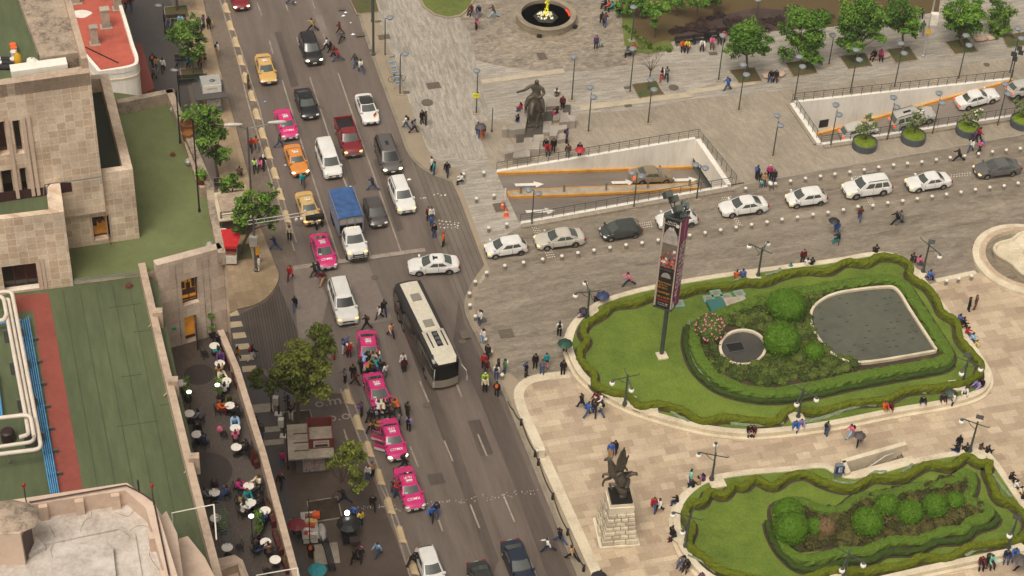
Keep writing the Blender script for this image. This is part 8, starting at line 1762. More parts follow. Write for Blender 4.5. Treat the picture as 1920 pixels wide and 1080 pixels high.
PEOPLE=[(236,18,'walk','U','orange','dark',"at the top left footway edge"),(246,19,'walk','U','maroon','jeans',"at the top left footway edge"),(287,126,'walk','U','black','navy',W,'s','orange'),(295,132,'walk','U','tan','grey',W),(306,135,'walkb','U','white','dark',W),(289,150,'walkb','U','grey','dark',W),(317,42,'sit','D','grey','jeans',"on the uppermost bench"),(339,38,'sit','D','lightblue','grey',"on the uppermost bench"),(374,44,'sitf','D','white','dark',"behind the slender tree"),(382,52,'standf','DL','purple','dark',"beside the woman with a yellow bag",'l'),(392,55,'standf','U','black','black',"with a yellow bag on the cycle lane",'l'),(408,105,'stand','UR','white','tan',"on the cycle lane near the top",'s','navy'),(466,166,'stand','R','olive','brown',"at a cream wedge left of the gold taxi"),(356,116,'sit','D','teal','dark',"on the bench behind the slender tree"),(377,112,'sitf','D','mustard','dark',"on the bench behind the slender tree"),(373,163,'sit','D','tan','black',"under the black umbrella by the kiosk"),(382,158,'sitf','D','white','dark',"under the black umbrella by the kiosk"),(545,9,'walk','DR','black','jeans',"on the avenue at the top edge"),(586,58,'stride','L','tan','black',"ahead of the black off-roader",'s','khaki'),(637,65,'walk','L','maroon','dark',"right of the black off-roader"),(640,78,'stride','DL','grey','dark',"near the right avenue kerb",'k'),(613,94,'walkb','L','white','dark',"beside the black off-roader's bonnet",'l'),(620,101,'walkb','L','black','dark',"beside the black off-roader's bonnet",'l'),(626,108,'walkb','L','brown','black',"beside the black off-roader's bonnet",'r'),(634,115,'stride','L','red','jeans',"beside the black off-roader's bonnet"),(666,125,'walk','DL','olive','jeans',"by the right kerb above the white saloon"),(677,136,'walk','UL','white','jeans',"by the right kerb above the white saloon",'s','cream'),(762,241,'walkb','L','white','jeans',"on the plaza right of the kerb curve",'l','dark'),(776,249,'walk','R','grey','dark',"on the plaza right of the kerb curve",'s','navy'),(791,232,'stand','DR','black','dark',"on the plaza right of the kerb curve"),(798,234,'stand','UR','olive','dark',"on the plaza right of the kerb curve",'s','black'),(524,277,'walk','R','brown','jeans',"in front of the highest pink taxi"),(471,283,'walk','D','red','dark',"below the street light arm",'s','grey'),(481,281,'walk','U','orange','grey',"below the street light arm"),(478,322,'walkb','U','white','black',"in the trio on the cycle lane",'l','lime'),(488,321,'walkb','U','pink','dark',"in the trio on the cycle lane",'l'),(494,317,'walk','U','black','dark',"in the trio on the cycle lane",'c'),(449,326,'sit','U','brown','dark',"above the small tree at the stall"),(568,350,'walk','D','teal','brown',"in front of the orange taxi"),(699,357,'stride','L','navy','jeans',"between the lorry and the white sport utility"),(593,430,'stand','UR','white','black',"at the gold taxi's front",'s','dark'),(604,423,'stand','DL','dark','black',"at the gold taxi's front"),(543,450,'stand','D','cream','black',"with a red bag on the cycle lane",'s','maroon'),(516,469,'stride','L','navy','jeans',"on the cycle lane by the signal pole"),(544,524,'walkb','D','red','maroon',"in the road left of the stop-line pink taxi",'b'),(590,519,'walk','L','black','brown',"below the stop-line pink taxi"),(598,516,'walk','L','dark','jeans',"below the stop-line pink taxi"),(605,532,'stride','DL','maroon','tan',"above the large white sport utility"),(485,507,'stand','DL','white','cream',"at the foot of the signal pole"),(484,492,'standf','L','pink','dark',"at the foot of the signal pole"),(803,413,'stand','DR','maroon','dark',"at the grooved crossing edge"),(809,415,'standf','D','white','brown',"at the grooved crossing edge"),(809,424,'stand','DR','blue','jeans',"at the grooved crossing edge",'s',None,None,.72),(814,445,'stand','DR','black','jeans',"at the grooved crossing edge"),(831,462,'stand','L','orange','dark',"in an orange vest above the turning saloon",'k'),(809,320,'standf','L','white','black',"on the kerb curve with a companion"),(814,327,'standf','L','teal','jeans',"on the kerb curve with a companion",'l'),(838,329,'walk','D','black','navy',"on the kerb curve alone"),(868,337,'sit','L','white','black',"on a bollard at the crossing"),(553,581,'walkb','U','black','jeans',"beside the grooved footway",'l'),(446,675,'walkb','U','mustard','jeans',"on the crossing bars",'l'),(473,674,'walk','UR','black','white',"beside the crossing bars",'s','red'),(687,617,'walk','L','black','dark',"right of the large white sport utility",'s','brown'),(711,598,'walkb','DL','white','dark',"between the sport utility and the coach",'l'),(720,590,'walk','U','black','navy',"between the sport utility and the coach"),(733,632,'walk','DR','peach','navy',"left of the coach"),(627,673,'standf','L','white','red',"left of the uppermost crowded pink taxi",'l'),(644,663,'lift','R','blue','white',"left of the uppermost crowded pink taxi"),(651,666,'phone','R','white','navy',"left of the uppermost crowded pink taxi",'s','navy'),(655,669,'standf','D','red','maroon',"left of the uppermost crowded pink taxi",'k'),(647,717,'phone','DL','grey','dark',"near the lane separators' start"),(662,711,'stand','U','black','dark',"near the lane separators' start"),(667,722,'walkb','R','maroon','dark',"near the lane separators' start",'l'),(681,693,'push','U','lightblue','jeans',"in the upper taxi crowd"),(690,692,'push','U','black','dark',"in the upper taxi crowd"),(699,692,'push','U','tan','dark',"in the upper taxi crowd"),(707,692,'push','U','cream','grey',"in the upper taxi crowd"),(718,694,'push','UL','grey','dark',"in the upper taxi crowd"),(677,700,'stand','UR','black','dark',"in the upper taxi crowd",'s','dark'),(688,704,'push','UR','mustard','black',"in the upper taxi crowd"),(698,704,'stand','U','brown','dark',"in the upper taxi crowd"),(706,703,'push','U','teal','jeans',"in the upper taxi crowd"),(713,702,'stand','U','dark','jeans',"in the upper taxi crowd"),(723,709,'standf','UL','white','grey',"in the upper taxi crowd"),(756,690,'standf','D','white','dark',"left of the coach's front wheel"),(758,698,'standf','U','maroon','dark',"left of the coach's front wheel",'l'),(459,757,'walk','DR','black','dark',"just outside the terrace wall"),(546,788,'lift','U','black','white',"under the big olive green tree"),(541,768,'phone','L','navy','dark',"beside the phone stand"),(678,780,'phone','L','purple','dark',"left of the middle taxi crowd"),(690,790,'push','UR','navy','dark',"in the middle taxi crowd"),(697,796,'stand','D','black','brown',"in the middle taxi crowd"),(709,783,'push','U','white','dark',"in the middle taxi crowd"),(719,782,'push','U','cream','black',"in the middle taxi crowd"),(727,782,'push','U','black','dark',"in the middle taxi crowd"),(736,785,'push','UL','brown','dark',"in the middle taxi crowd"),(747,778,'push','UL','orange','dark',"in the middle taxi crowd"),(748,800,'stand','L','grey','dark',"in the middle taxi crowd"),(764,781,'stand','UR','olive','dark',"in the middle taxi crowd",'s','black'),(766,808,'stand','U','lilac','black',"in the middle taxi crowd",'s','black'),(693,812,'push','R','mustard','black',"at the open taxi doors"),(699,818,'stand','R','dark','brown',"at the open taxi doors"),(757,877,'walk','R','black','dark',"between the two lowest pink taxis",'s','dark'),(690,898,'standf','D','white','jeans',"beside the lane separators",'r'),(698,894,'standf','DR','tan','black',"beside the lane separators"),(740,931,'lift','R','red','jeans',"at the lowest pink taxi's side",'l'),(734,922,'stand','R','grey','grey',"at the lowest pink taxi's side",'s',None,None,.7),(699,955,'walk','D','black','dark',"left of the lane separators alone"),(645,944,'stride','L','black','navy',"above the bright lamp stand"),(809,975,'walk','D','blue','dark',"in the avenue below the lowest taxi"),(818,967,'walk','D','navy','jeans',"in the avenue below the lowest taxi",'s','dark'),(530,872,'walkb','D','magenta','jeans',"left of the newsstand"),(527,914,'walk','D','black','dark',"with an orange bag below the newsstand",'s','orange'),(482,808,'stand','UR','navy','dark',"between terrace wall and phone stands",'s','teal'),(490,822,'stand','D','olive','jeans',"between terrace wall and phone stands"),(510,932,'walk','D','white','jeans',"at the terrace wall's foot"),(515,952,'walk','U','lightblue','jeans',"at the terrace wall's foot"),(560,1008,'stand','R','brown','black',"under the maroon umbrella"),(550,1000,'phone','UR','cream','dark',"under the maroon umbrella"),(641,997,'stand','R','maroon','dark',"at the lamp-lit vendor stand"),(664,975,'stand','D','blue','dark',"at the lamp-lit vendor stand"),(676,986,'stand','UL','yellow','navy',"at the lamp-lit vendor stand"),(583,1046,'stand','U','dark','black',"at the snack cart's lower end",'s','orange'),(596,1092,'stand','U','dark','dark',"under the teal umbrella"),(665,1056,'walkb','DL','black','black',"in the pair near the dark bench",'l'),(676,1051,'walk','D','dark','dark',"in the pair near the dark bench",'s','pink'),(709,1043,'walk','DL','lightblue','jeans',"on the brown footway alone"),(769,1062,'push','R','black','dark',"against the white hatchback at the bottom"),(885,18,'sit','DL','maroon','dark',"at the round lawn's edge"),(898,19,'sit','D','navy','jeans',"at the round lawn's edge"),(893,55,'stand','DL','pink','black',"under the grey umbrella at the top"),(925,33,'stride','L','brown','lightblue',"left of the round fountain"),(1128,46,'walk','U','dark','dark',"in the couple right of the fountain",'l'),(1134,48,'walk','U','brown','jeans',"in the couple right of the fountain"),(1117,91,'standf','D','purple','navy',"beside a child below the fountain",'l'),(1126,89,'walkb','DL','mint','grey',"beside the long-haired woman below the fountain",'s',None,None,.62),(1182,98,'sit','L','grey','black',"on the rounded park corner"),(1190,92,'sit','DL','red','dark',"on the rounded park corner"),(1137,8,'sit','L','navy','dark',"at the top edge near the park"),(1144,11,'sit','L','orange','dark',"at the top edge near the park"),(1150,13,'sit','L','teal','dark',"at the top edge near the park"),(1279,85,'sitf','D','orange','dark',"on the park benches",'l'),(1289,85,'sitf','D','yellow','black',"on the park benches"),(1317,83,'sit','D','white','black',"on the park benches"),(1335,79,'sitf','D','pink','brown',"on the park benches"),(1348,70,'sitf','D','black','dark',"on the park benches"),(1358,66,'sit','D','red','black',"on the park benches"),(1043,181,'ground','U','white','brown',"behind the bronze horseman",'s','olive'),(978,204,'sit','UL','red','jeans',"left of the bronze horseman",'l'),(969,229,'ground','UR','black','blue',"left of the bronze horseman"),(1045,209,'sitf','DL','black','magenta',"right of the bronze horseman",'l'),(1054,206,'stand','D','maroon','black',"right of the bronze horseman"),(896,255,'walk','U','green','jeans',"under the dark umbrella by the blocks"),(905,257,'walkb','U','black','orange',"under the dark umbrella by the blocks"),(1026,278,'sit','D','red','dark',"below the stone blocks"),(1024,270,'sit','D','black','dark',"below the stone blocks"),(1037,285,'stand','D','black','black',"below the stone blocks"),(1062,268,'stand','R','purple','black',"with a big black pack at the blocks",'s','black'),(1064,296,'stand','U','brown','grey',"at the ramp rail without umbrella"),(1086,293,'stand','D','dark','black',"under the red umbrella"),(1240,151,'walkb','U','white','red',"in the couple right of the bare tree",'b','black'),(1249,151,'walk','U','grey','dark',"in the couple right of the bare tree"),(1363,169,'walk','L','blue','jeans',"left of the plaza tree row",'s','navy'),(1446,141,'sit','D','black','jeans',"on the stone seat between tree pits"),(1455,141,'sit','D','dark','dark',"on the stone seat between tree pits"),(1641,103,'sit','DL','black','dark',"on the stone seat by the slim tree"),(1651,102,'sitf','D','magenta','dark',"on the stone seat by the slim tree"),(1725,22,'sit','D','navy','dark',"beyond the white box pole"),(1728,64,'walk','U','green','grey',"beyond the white box pole"),(1833,263,'walk','R','red','dark',"behind the third round planter"),(1826,266,'walkb','R','purple','dark',"behind the third round planter"),(1819,285,'walkb','UR','white','jeans',"near the third round planter",'l'),(1835,286,'walk','UR','pink','dark',"near the third round planter",'l'),(1796,302,'stride','L','black','black',"above the right driveway bollards"),(1418,337,'stand','UR','navy','dark',"in the family group by the ramp",'s','blue'),(1425,342,'stand','D','dark','dark',"in the family group by the ramp",'s',None,None,.7),(1431,350,'standf','D','tan','jeans',"in the family group by the ramp",'b'),(1441,336,'stand','D','magenta','black',"in the family group by the ramp",'c'),(1449,344,'stand','D','dark','navy',"in the family group by the ramp"),(1426,352,'stand','U','mint','grey',"in the family group by the ramp",'s',None,None,.6),(1611,413,'walk','U','brown','jeans',"below the white off-roader with rails",'s','maroon'),(1567,440,'walk','D','blue','jeans',"under the black umbrella on the driveway"),(1574,447,'sit','L','black','teal',"on a bicycle on the driveway"),(1680,420,'stride','L','black','black',"in the couple below the white saloon"),(1687,420,'walk','L','grey','grey',"in the couple below the white saloon"),(1381,520,'sit','U','orange','black',"on the upper garden's far wall"),(1393,518,'sit','U','blue','dark',"on the upper garden's far wall"),(1483,500,'sit','U','teal','dark',"on the upper garden's far wall",'s',None,None,.68),(1504,494,'stand','D','maroon','dark',"on the upper garden's far wall"),(1513,497,'sit','U','white','dark',"on the upper garden's far wall"),(1522,496,'sit','U','black','dark',"on the upper garden's far wall"),(1643,473,'sit','U','black','black',"at the upper garden's top point"),(1710,487,'sit','UR','dark','dark',"left of the single-globe lamp"),(1721,491,'sit','UR','pink','grey',"left of the single-globe lamp"),(1741,519,'sit','UR','blue','navy',"right of the single-globe lamp"),(899,608,'stand','DL','white','jeans',"at the curved kerb bollards",'s','black'),(905,642,'standf','DL','white','lightblue',"with a red bag at the curved kerb",'l','red'),(914,673,'stand','DL','dark','dark',"at the curved kerb bollards"),(907,690,'standf','D','red','dark',"beside the coach's front"),(912,699,'walkb','D','maroon','dark',"beside the coach's front"),(909,725,'stand','D','lime','dark',"beside the coach's front",'c'),(909,735,'stand','D','cream','black',"beside the coach's front"),(931,743,'stand','U','black','dark',"at the kerb below the coach",'s','orange'),(930,711,'stand','U','white','jeans',"at the kerb beside the last bollard",'s','dark'),(934,699,'standf','R','black','jeans',"at the kerb beside the last bollard",'l'),(946,699,'standf','L','green','jeans',"with a white bag near the last bollard",'l','white'),(986,706,'stand','R','black','dark',"above the cream plaza corner",'s','blue'),(1003,690,'standf','D','black','black',"above the cream plaza corner",'l'),(1016,701,'stand','D','grey','jeans',"above the cream plaza corner"),(1024,688,'standf','D','teal','dark',"above the cream plaza corner",'l'),(1024,694,'walkb','D','pink','cream',"above the cream plaza corner",'s',None,None,.65),(1055,703,'standf','U','black','black',"at the garden wall's left end"),(1048,630,'stand','U','white','black',"left of the green umbrella",'s','black'),(1059,661,'stand','D','dark','black',"under the green umbrella"),(1095,592,'sit','L','purple','green',"under the black umbrella at the lamp"),(1124,562,'sit','UL','black','dark',"under the navy umbrella"),(1134,559,'sit','UL','dark','black',"under the navy umbrella"),(1178,536,'stride','L','pink','navy',"on the driveway left of the banner"),(1090,765,'walk','UL','black','navy',"below the upper garden's left end"),(1101,780,'walk','UR','blue','jeans',"below the upper garden's left end"),(1114,779,'walk','U','dark','navy',"below the upper garden's left end"),(1127,778,'walkb','UL','cream','jeans',"below the upper garden's left end",'l','black'),(1120,745,'sit','DL','maroon','dark',"on the wall's lower left bend"),(1128,748,'sit','DL','white','dark',"on the wall's lower left bend"),(1815,583,'standf','R','black','black',"in the couple near the lobed fountain",'l'),(1827,580,'stand','L','brown','brown',"in the couple near the lobed fountain"),(1796,600,'sit','R','blue','red',"on the upper garden's right wall"),(1803,607,'sit','R','black','dark',"on the upper garden's right wall"),(1811,624,'sit','R','red','teal',"on the upper garden's right wall"),(1820,635,'sit','R','lightblue','jeans',"on the upper garden's right wall"),(1829,643,'sit','R','yellow','white',"on the upper garden's right wall",'s',None,None,.7),(1659,764,'sitf','D','orange','mustard',"on the upper garden's near wall",'b'),(1669,763,'sit','D','maroon','black',"on the upper garden's near wall",'s'),(1730,752,'sit','D','black','jeans',"on the upper garden's near wall"),(1767,748,'sit','D','dark','maroon',"by the dark green umbrella"),(1784,762,'stand','L','white','black',"by the dark green umbrella",'l'),(1809,735,'sit','D','white','dark',"at the wall's right bend"),(1834,724,'sit','DL','lilac','jeans',"at the wall's right bend"),(1842,720,'sit','DL','black','black',"at the wall's right bend"),(1405,806,'sit','D','black','dark',"at the bottom of the upper garden"),(1413,806,'sit','D','maroon','black',"at the bottom of the upper garden"),(1492,798,'sit','D','blue','jeans',"below the middle lamp"),(1502,795,'sit','D','lilac','jeans',"below the middle lamp"),(1548,817,'stand','UR','grey','jeans',"on the path between the gardens",'s','black'),(1594,822,'walk','L','pink','lightblue',"on the path left of the umbrella",'s','black'),(1610,834,'walkb','D','magenta','dark',"under the dark umbrella between the gardens"),(1795,842,'stand','U','black','navy',"left of the lower garden's top lamp",'l'),(1797,847,'sit','UL','black','blue',"left of the lower garden's top lamp"),(1813,846,'sit','U','dark','dark',"left of the lower garden's top lamp"),(1837,843,'sit','UR','brown','jeans',"right of the lower garden's top lamp",'l'),(1850,848,'sit','UR','black','black',"right of the lower garden's top lamp"),(1893,897,'sit','R','black','dark',"on the lower garden's right wall"),(1902,912,'sit','R','white','jeans',"on the lower garden's right wall"),(1910,922,'sit','R','cream','mustard',"on the lower garden's right wall"),(1916,934,'sit','R','dark','black',"on the lower garden's right wall"),(1840,1052,'sit','D','maroon','black',"at the bottom right wall"),(1848,1064,'stand','R','black','dark',"at the bottom right wall"),(1858,1050,'sit','D','mint','dark',"at the bottom right wall",'s','grey'),(1888,1040,'sit','D','navy','jeans',"at the bottom right wall"),(1903,1036,'sit','D','blue','jeans',"at the bottom right wall"),(1912,1068,'stride','L','dark','black',"under the grey umbrella at bottom right"),(1144,857,'stand','D','blue','tan',"behind the pegasus"),(1152,852,'standf','D','black','dark',"behind the pegasus",'l'),(1225,957,'walk','D','red','jeans',"in the couple right of the pedestal"),(1235,960,'walkb','DL','white','black',"in the couple right of the pedestal",'l'),(1293,907,'stand','R','mint','jeans',"at the lower garden's top left"),(1300,913,'sit','UL','black','jeans',"at the lower garden's top left",'l'),(1311,908,'sit','UL','tan','brown',"at the lower garden's top left"),(1320,901,'sit','UL','purple','dark',"at the lower garden's top left",'l'),(1332,908,'stand','U','red','blue',"at the lower garden's top left",'s',None,None,.65),(1271,940,'sit','L','black','jeans',"on the lower garden's left wall",'l'),(1258,1014,'stand','UR','black','navy',"beside the lower left lamp"),(1267,1006,'sit','L','dark','maroon',"beside the lower left lamp",'l'),(1281,1052,'sit','DL','grey','jeans',"on the lower garden's bottom left",'s','black'),(1290,1058,'sit','DL','black','dark',"on the lower garden's bottom left",'l'),(1319,1084,'sit','DL','purple','dark',"on the lower garden's bottom left"),(1027,1034,'stride','L','white','navy',"on the avenue beside the blue saloon"),(1050,1018,'stride','UL','black','jeans',"crossing the kerb by the chain"),(1072,1050,'stride','UL','tan','black',"crossing the kerb by the chain"),(1124,1096,'stand','D','dark','dark',"under the black umbrella at the bottom edge"),]
for a in PEOPLE:person(*a)
for u,v,c,lab,z,r in((373,147,'#1b191c',"black umbrella over the bench by the kiosk",1.2,.45),(894,26,'#5a5450',"grey umbrella left of the round fountain",2.0,.48),(902,233,'#4a4647',"dark grey umbrella above two walkers by the blocks",2.0,.55),(1088,277,'#a8202c',"red umbrella at the ramp rail",2.0,.52),(1565,410,'#1f1d1f',"black umbrella over the driveway cyclist",2.0,.55),(1131,550,'#2a3558',"navy umbrella over two sitters on the wall",1.5,.62),(1095,578,'#221f21',"black umbrella beside the garden lamp",1.4,.45),(1060,640,'#17402e',"dark green umbrella at the garden wall's left end",2.0,.68),(1785,733,'#39423a',"dark green umbrella at the wall's lower right",1.4,.58),(1613,812,'#4a4442',"dark umbrella on the path between the gardens",2.0,.52),(1124,1078,'#232122',"black umbrella cut by the bottom edge",1.9,.66),(1917,1046,'#4c4643',"grey umbrella in the bottom right corner",2.0,.68),(556,979,'#7a1f2c',"maroon umbrella beside the snack cart",1.9,.72),(595,1064,'#2b8f96',"teal umbrella at the bottom by the dark bench",2.0,.72)):
 umbrella(u,v,c,lab,level(u,v)+z,r)
M_TABLE=mat("white_table_top",'#ddd6ca',.4);M_IRON=mat("dark_cafe_iron",'#201b19',.5,.3);M_PLNT=mat("dark_red_planter",'#4a1418',.5,var=.2)
def table_proto():
 t=thing("cafe_table",None,"table",(0,0,0),0,"white round tables on the cafe terrace");mb=MB();mb.lathe([(.33,.72),(.345,.735),(.33,.75),(.01,.75)],(0,0,0),24);mb.build("table_top",M_TABLE,t,35);mb=MB();mb.lathe([(.26,0),(.24,.02),(.04,.05),(.035,.72)],(0,0,0),12);mb.build("pedestal",M_IRON,t,35);return t
def chair_proto():
 t=thing("cafe_chair",None,"chair",(0,0,0),0,"dark iron chairs on the cafe terrace");mb=MB();mb.box((0,0,.43),(.4,.4,.03));mb.build("seat",M_IRON,t);mb=MB();mb.tube([(-.18,-.19,.45),(-.18,-.24,.85),(.18,-.24,.85),(.18,-.19,.45)],.014,6);mb.bar((-.18,-.23,.68),(.18,-.23,.68),.02,.05);mb.build("backrest",M_IRON,t)
 lg=MB();lg.tube([(0,0,0),(0,0,.43)],.014,6);l0=lg.build("leg",M_IRON,t);l0.location=(.17,.17,0)
 for x,y in((-.17,.17),(.17,-.17),(-.17,-.17)):l=l0.copy();COL.objects.link(l);l.parent=t;l.location=(x,y,0)
 return t
TP=CP=None
TABS=[(402,648,"nearest the lit doorway"),(412,681,"second from the lit doorway along the planters"),(424,714,"third along the planters, beside a lamp"),(431,760,"with the orange-red jacketed guest"),(441,802,"with the pale blue guest"),(443,838,"with the black-jacketed guest alone"),(340,718,"half hidden by the deck parapet, uppermost"),(355,775,"by the deck parapet with a grey-shirted guest"),(369,814,"by the deck parapet with two dark guests"),(402,923,"by the deck parapet with three guests"),(466,911,"with the magenta-topped guest"),(470,942,"with four guests, below the magenta one"),(497,957,"behind the leafy planter, right side"),(404,971,"half hidden behind the white gantry"),(498,1016,"with two dark guests near the bottom"),(426,1026,"empty, left, near the wire coils"),(516,1049,"empty, right, lowest of all")]
def tpos(u,v):p=G(u,v,ZT+.74);return Vector((p.x,p.y,ZT))
for u,v,w in TABS:
 lab="white round cafe table "+w
 if TP is None:TP=table_proto();TP.location=tpos(u,v);TP["label"]=lab;_labels.setdefault(lab,[]).append('t')
 else:copy_thing(TP,tpos(u,v),0,lab)
def chair_at(p,yaw,lab):
 global CP
 if CP is None:CP=chair_proto();CP.location=p;CP.rotation_euler.z=yaw;CP["label"]=lab;_labels.setdefault(lab,[]).append('c');return CP
 return copy_thing(CP,p,yaw,lab)
GUESTS=[(0,80,'black','dark','s'),(0,-60,'teal','dark','l'),(1,95,'purple','dark','b'),(1,-85,'tan','brown','b'),(2,130,'cream','dark','s'),(2,-90,'white','dark','l'),(3,100,'olive','dark','s'),(3,190,'orange','maroon','r'),(3,-35,'dark','black','s'),(4,100,'lightblue','black','s'),(4,-80,'pink','black','r'),(5,20,'black','dark','s'),(7,-10,'grey','dark','s'),(8,95,'black','dark','s'),(8,-40,'navy','black','s'),(9,100,'dark','dark','r'),(9,15,'jeans','jeans','b'),(9,195,'grey','dark','s'),(10,175,'magenta','dark','s'),(10,40,'cream','tan','b'),(10,-20,'dark','dark','s'),(11,115,'teal','dark','r'),(11,165,'khaki','dark','s'),(11,235,'white','dark','s'),(11,20,'black','dark','s'),(12,-95,'jeans','navy','l'),(14,150,'dark','black','s'),(14,220,'black','jeans','b'),(14,-65,'brown','black','s')]
NTAB=["at the table nearest the lit doorway","at the second table from the doorway","at the third table by the terrace lamp","at the fourth terrace table","at the fifth terrace table","at the sixth terrace table","","at the upper parapet table","at the middle parapet table","at the three-guest parapet table","at the terrace's magenta guest table","at the terrace's four-guest table","at the table behind the leafy planter","","at the lowest occupied terrace table"]
for t,ang,top,bot,h in GUESTS:
 c=tpos(*TABS[t][:2]);a=rad(ang);d=Vector((math.cos(a),math.sin(a),0));p=c+d*.72
 chair_at(p+d*.05,a+math.pi/2,"dark cafe chair under the guest in %s %s"%(NM.get(top,top),NTAB[t]))
 r_=person(600,600,'sitf' if h in 'lrb' else 'sit','U',top,bot,NTAB[t],h,None,ZT);r_.location=p+d*.02;r_.rotation_euler.z=a+math.pi/2
for t,ang,w in((0,215,"empty, left of the doorway table"),(4,200,"with a red coat beside the pale blue guest"),(15,30,"right of the empty left table"),(15,-60,"below the empty left table"),(16,95,"above the lowest empty table"),(16,-120,"below the lowest empty table"),(13,-70,"beside the half hidden table"),(5,-15,"right of the black-jacketed guest"),(6,-60,"by the uppermost parapet table"),(8,-100,"below the middle parapet table")):
 c=tpos(*TABS[t][:2]);a=rad(ang);p=c+Vector((math.cos(a),math.sin(a),0))*.75;chair_at(p,a+math.pi/2,"dark cafe chair "+w)
c=tpos(441,802)+Vector((-.95,-.2,.45));o=MB();o.ball((0,0,.25),(.2,.16,.3),10,8);co2=o.build("coat",cloth('pink'),None,True,c);tag(co2,"salmon red coat on the chair beside the pale blue guest","coat")
for i,(u,v,du,dv)in enumerate(((420,650,15,42),(440,705,8,22),(476,850,6,14),(479,862,5,14),(502,945,14,42),(516,1000,14,40),(533,1050,10,24))):
 a,b=G(u-2,v-6,ZT+.45),G(u+du-2,v+dv-6,ZT+.45);a.z=b.z=ZT+.3;o=thing("planter_box","dark red planter box along the terrace wall, %s from the doorway"%ORD[i],"planter",(a.x,a.y,ZT),0,"dark red boxes along the terrace wall");mb=MB();mb.bar(a-Vector((a.x,a.y,ZT)),b-Vector((a.x,a.y,ZT)),.3,.55);mb.build("box",M_PLNT,o)
 mb=MB();rg=random.Random(i);
 for k in range(5):p=a.lerp(b,(k+.5)/5)-Vector((a.x,a.y,ZT));mb.leaves(p+Vector((0,0,.32)),(.14,.14,.12),14,.1,rg)
 mb.build("plants",L_SHRUB,o)
def terrace_plant(u,v,h,n,lab,seed):
 b=G(u,v,ZT);o=thing("potted_plant",lab,"potted plant",tuple(b),0,"potted plants on the terrace");rg=random.Random(seed);mb=MB();mb.lathe([(.2,0),(.26,.35),(.22,.36),(.01,.33)],(0,0,0),12);mb.build("pot",M_IRON,o,True);mb=MB();mb.tube([(0,0,.3),(.02,0,h)],.025,5);mb.build("stem",M_BARK,o);mb=MB()
 for k in range(n):mb.leaves((rg.uniform(-.05,.05),rg.uniform(-.05,.05),h*(k+1)/n),(.3,.3,.27),110,.13,rg)
 mb.build("foliage",L_PLAZA,o)
terrace_plant(398,632,1.9,2,"double-ball potted shrub right of the lit doorway",1);terrace_plant(353,752,1.9,3,"leafy potted shrub by the parapet lamp",2);terrace_plant(413,752,1.9,2,"leafy potted shrub by the planter side lamp",3);terrace_plant(486,1003,2.0,4,"tall leafy potted shrub beside the right lamp",4);terrace_plant(420,1000,1.8,3,"leafy potted shrub beside the wire coils",5)
for u,v,vt,w in((358,778,735,"beside the deck parapet"),(411,770,722,"among the planter side tables"),(474,1018,968,"by the tall leafy shrub")):
 b=G(u,v,ZT);h=height_at(b,vt);o=thing("terrace_lamp","black post lamp with white light "+w,"lamp",tuple(b),0,"post lamps on the cafe terrace");mb=MB();mb.lathe([(.12,0),(.03,.1),(.03,h)],(0,0,0),8);mb.build("post",M_BLACK,o);mb=MB();mb.lathe([(.02,h-.12),(.16,h-.02),(.17,h+.03),(.01,h+.06)],(0,0,0),12);mb.build("light",mat("white_lamp_light",'#fff6ea',.3,emit=1.3,ecol='#fff2e6'),o)
o=thing("folded_parasol","folded dark red parasol against the terrace wall","parasol",tuple(G(476,872,ZT)));mb=MB();mb.lathe([(.12,0),(.2,.3),(.16,1.0),(.03,1.5)],(0,0,0),8);mb.build("canopy",M_PLNT,o);mb=MB();mb.tube([(0,0,0),(0,0,1.7)],.02,6);mb.build("pole",M_IRON,o)
b=G(371,594+50,ZT);
for i,(u,v,zz,s_,lab,potc)in enumerate(((353,262,ZU+.6,1.0,"brown planter tub with palm on the roof ledge",'#8a5a2b'),(353,248,ZU+.6,1.3,"leafy potted palm at the roof ledge's top",'#7a4a28'),(378,345,ZU+.6,.8,"small potted palm at the roof ledge's lower end",'#6b3a22'))):
 o=thing("potted_plant",lab,"potted plant",tuple(G(u,v,zz)),0,"pots on the roof ledge");mb=MB();mb.lathe([(.35*s_,0),(.42*s_,.65*s_),(.38*s_,.66*s_),(.36*s_,.55*s_),(.01,.55*s_)],(0,0,0),16);mb.build("pot",mat("terracotta"+potc,potc,.7),o,True)
 if i:mb=MB();mb.leaves((0,0,1.2*s_),(.6*s_,.6*s_,.5*s_),120,.28,random.Random(i),(1,2,2),.2);mb.build("foliage",L_PLAZA,o);
TZ=ZR-.245
for i,(u,v,c,lab)in enumerate(((25,93,'#d8601e',"orange topped bucket at the back of the roof stack"),(27,99,'#ded6cc',"white bucket with orange lid on the tower roof"),(27,107,'#d6cfc6',"white red-lettered bucket on the tower roof"),(26,120,'#c98f5a',"tan bucket at the front of the roof stack"))):
 o=thing("bucket",lab,"bucket",tuple(G(u,v,TZ)),0,"buckets on the tower roof");mb=MB();mb.lathe([(.17,0),(.2,.38)],(0,0,0),14);mb.build("tub",mat("bucket"+c,c,.5),o,True);mb=MB();mb.lathe([(.21,.38),(.21,.42),(.01,.43)],(0,0,0),14);mb.build("lid",mat("bucket_orange",'#e0622a',.5)if i<2 else mat("bucket_pale",'#d9d2c8',.5),o)
o=thing("gas_cylinder","yellow gas cylinder on the tower roof","gas cylinder",tuple(G(35,123,TZ)));mb=MB();mb.lathe([(.2,0),(.22,.1),(.22,.75),(.1,.92),(.06,1.0)],(0,0,0),14);mb.build("tank",mat("cylinder_yellow",'#c99a14',.4),o,True);mb=MB();mb.lathe([(.05,1.0),(.08,1.05),(.01,1.1)],(0,0,0),8);mb.build("valve",M_GREY,o)
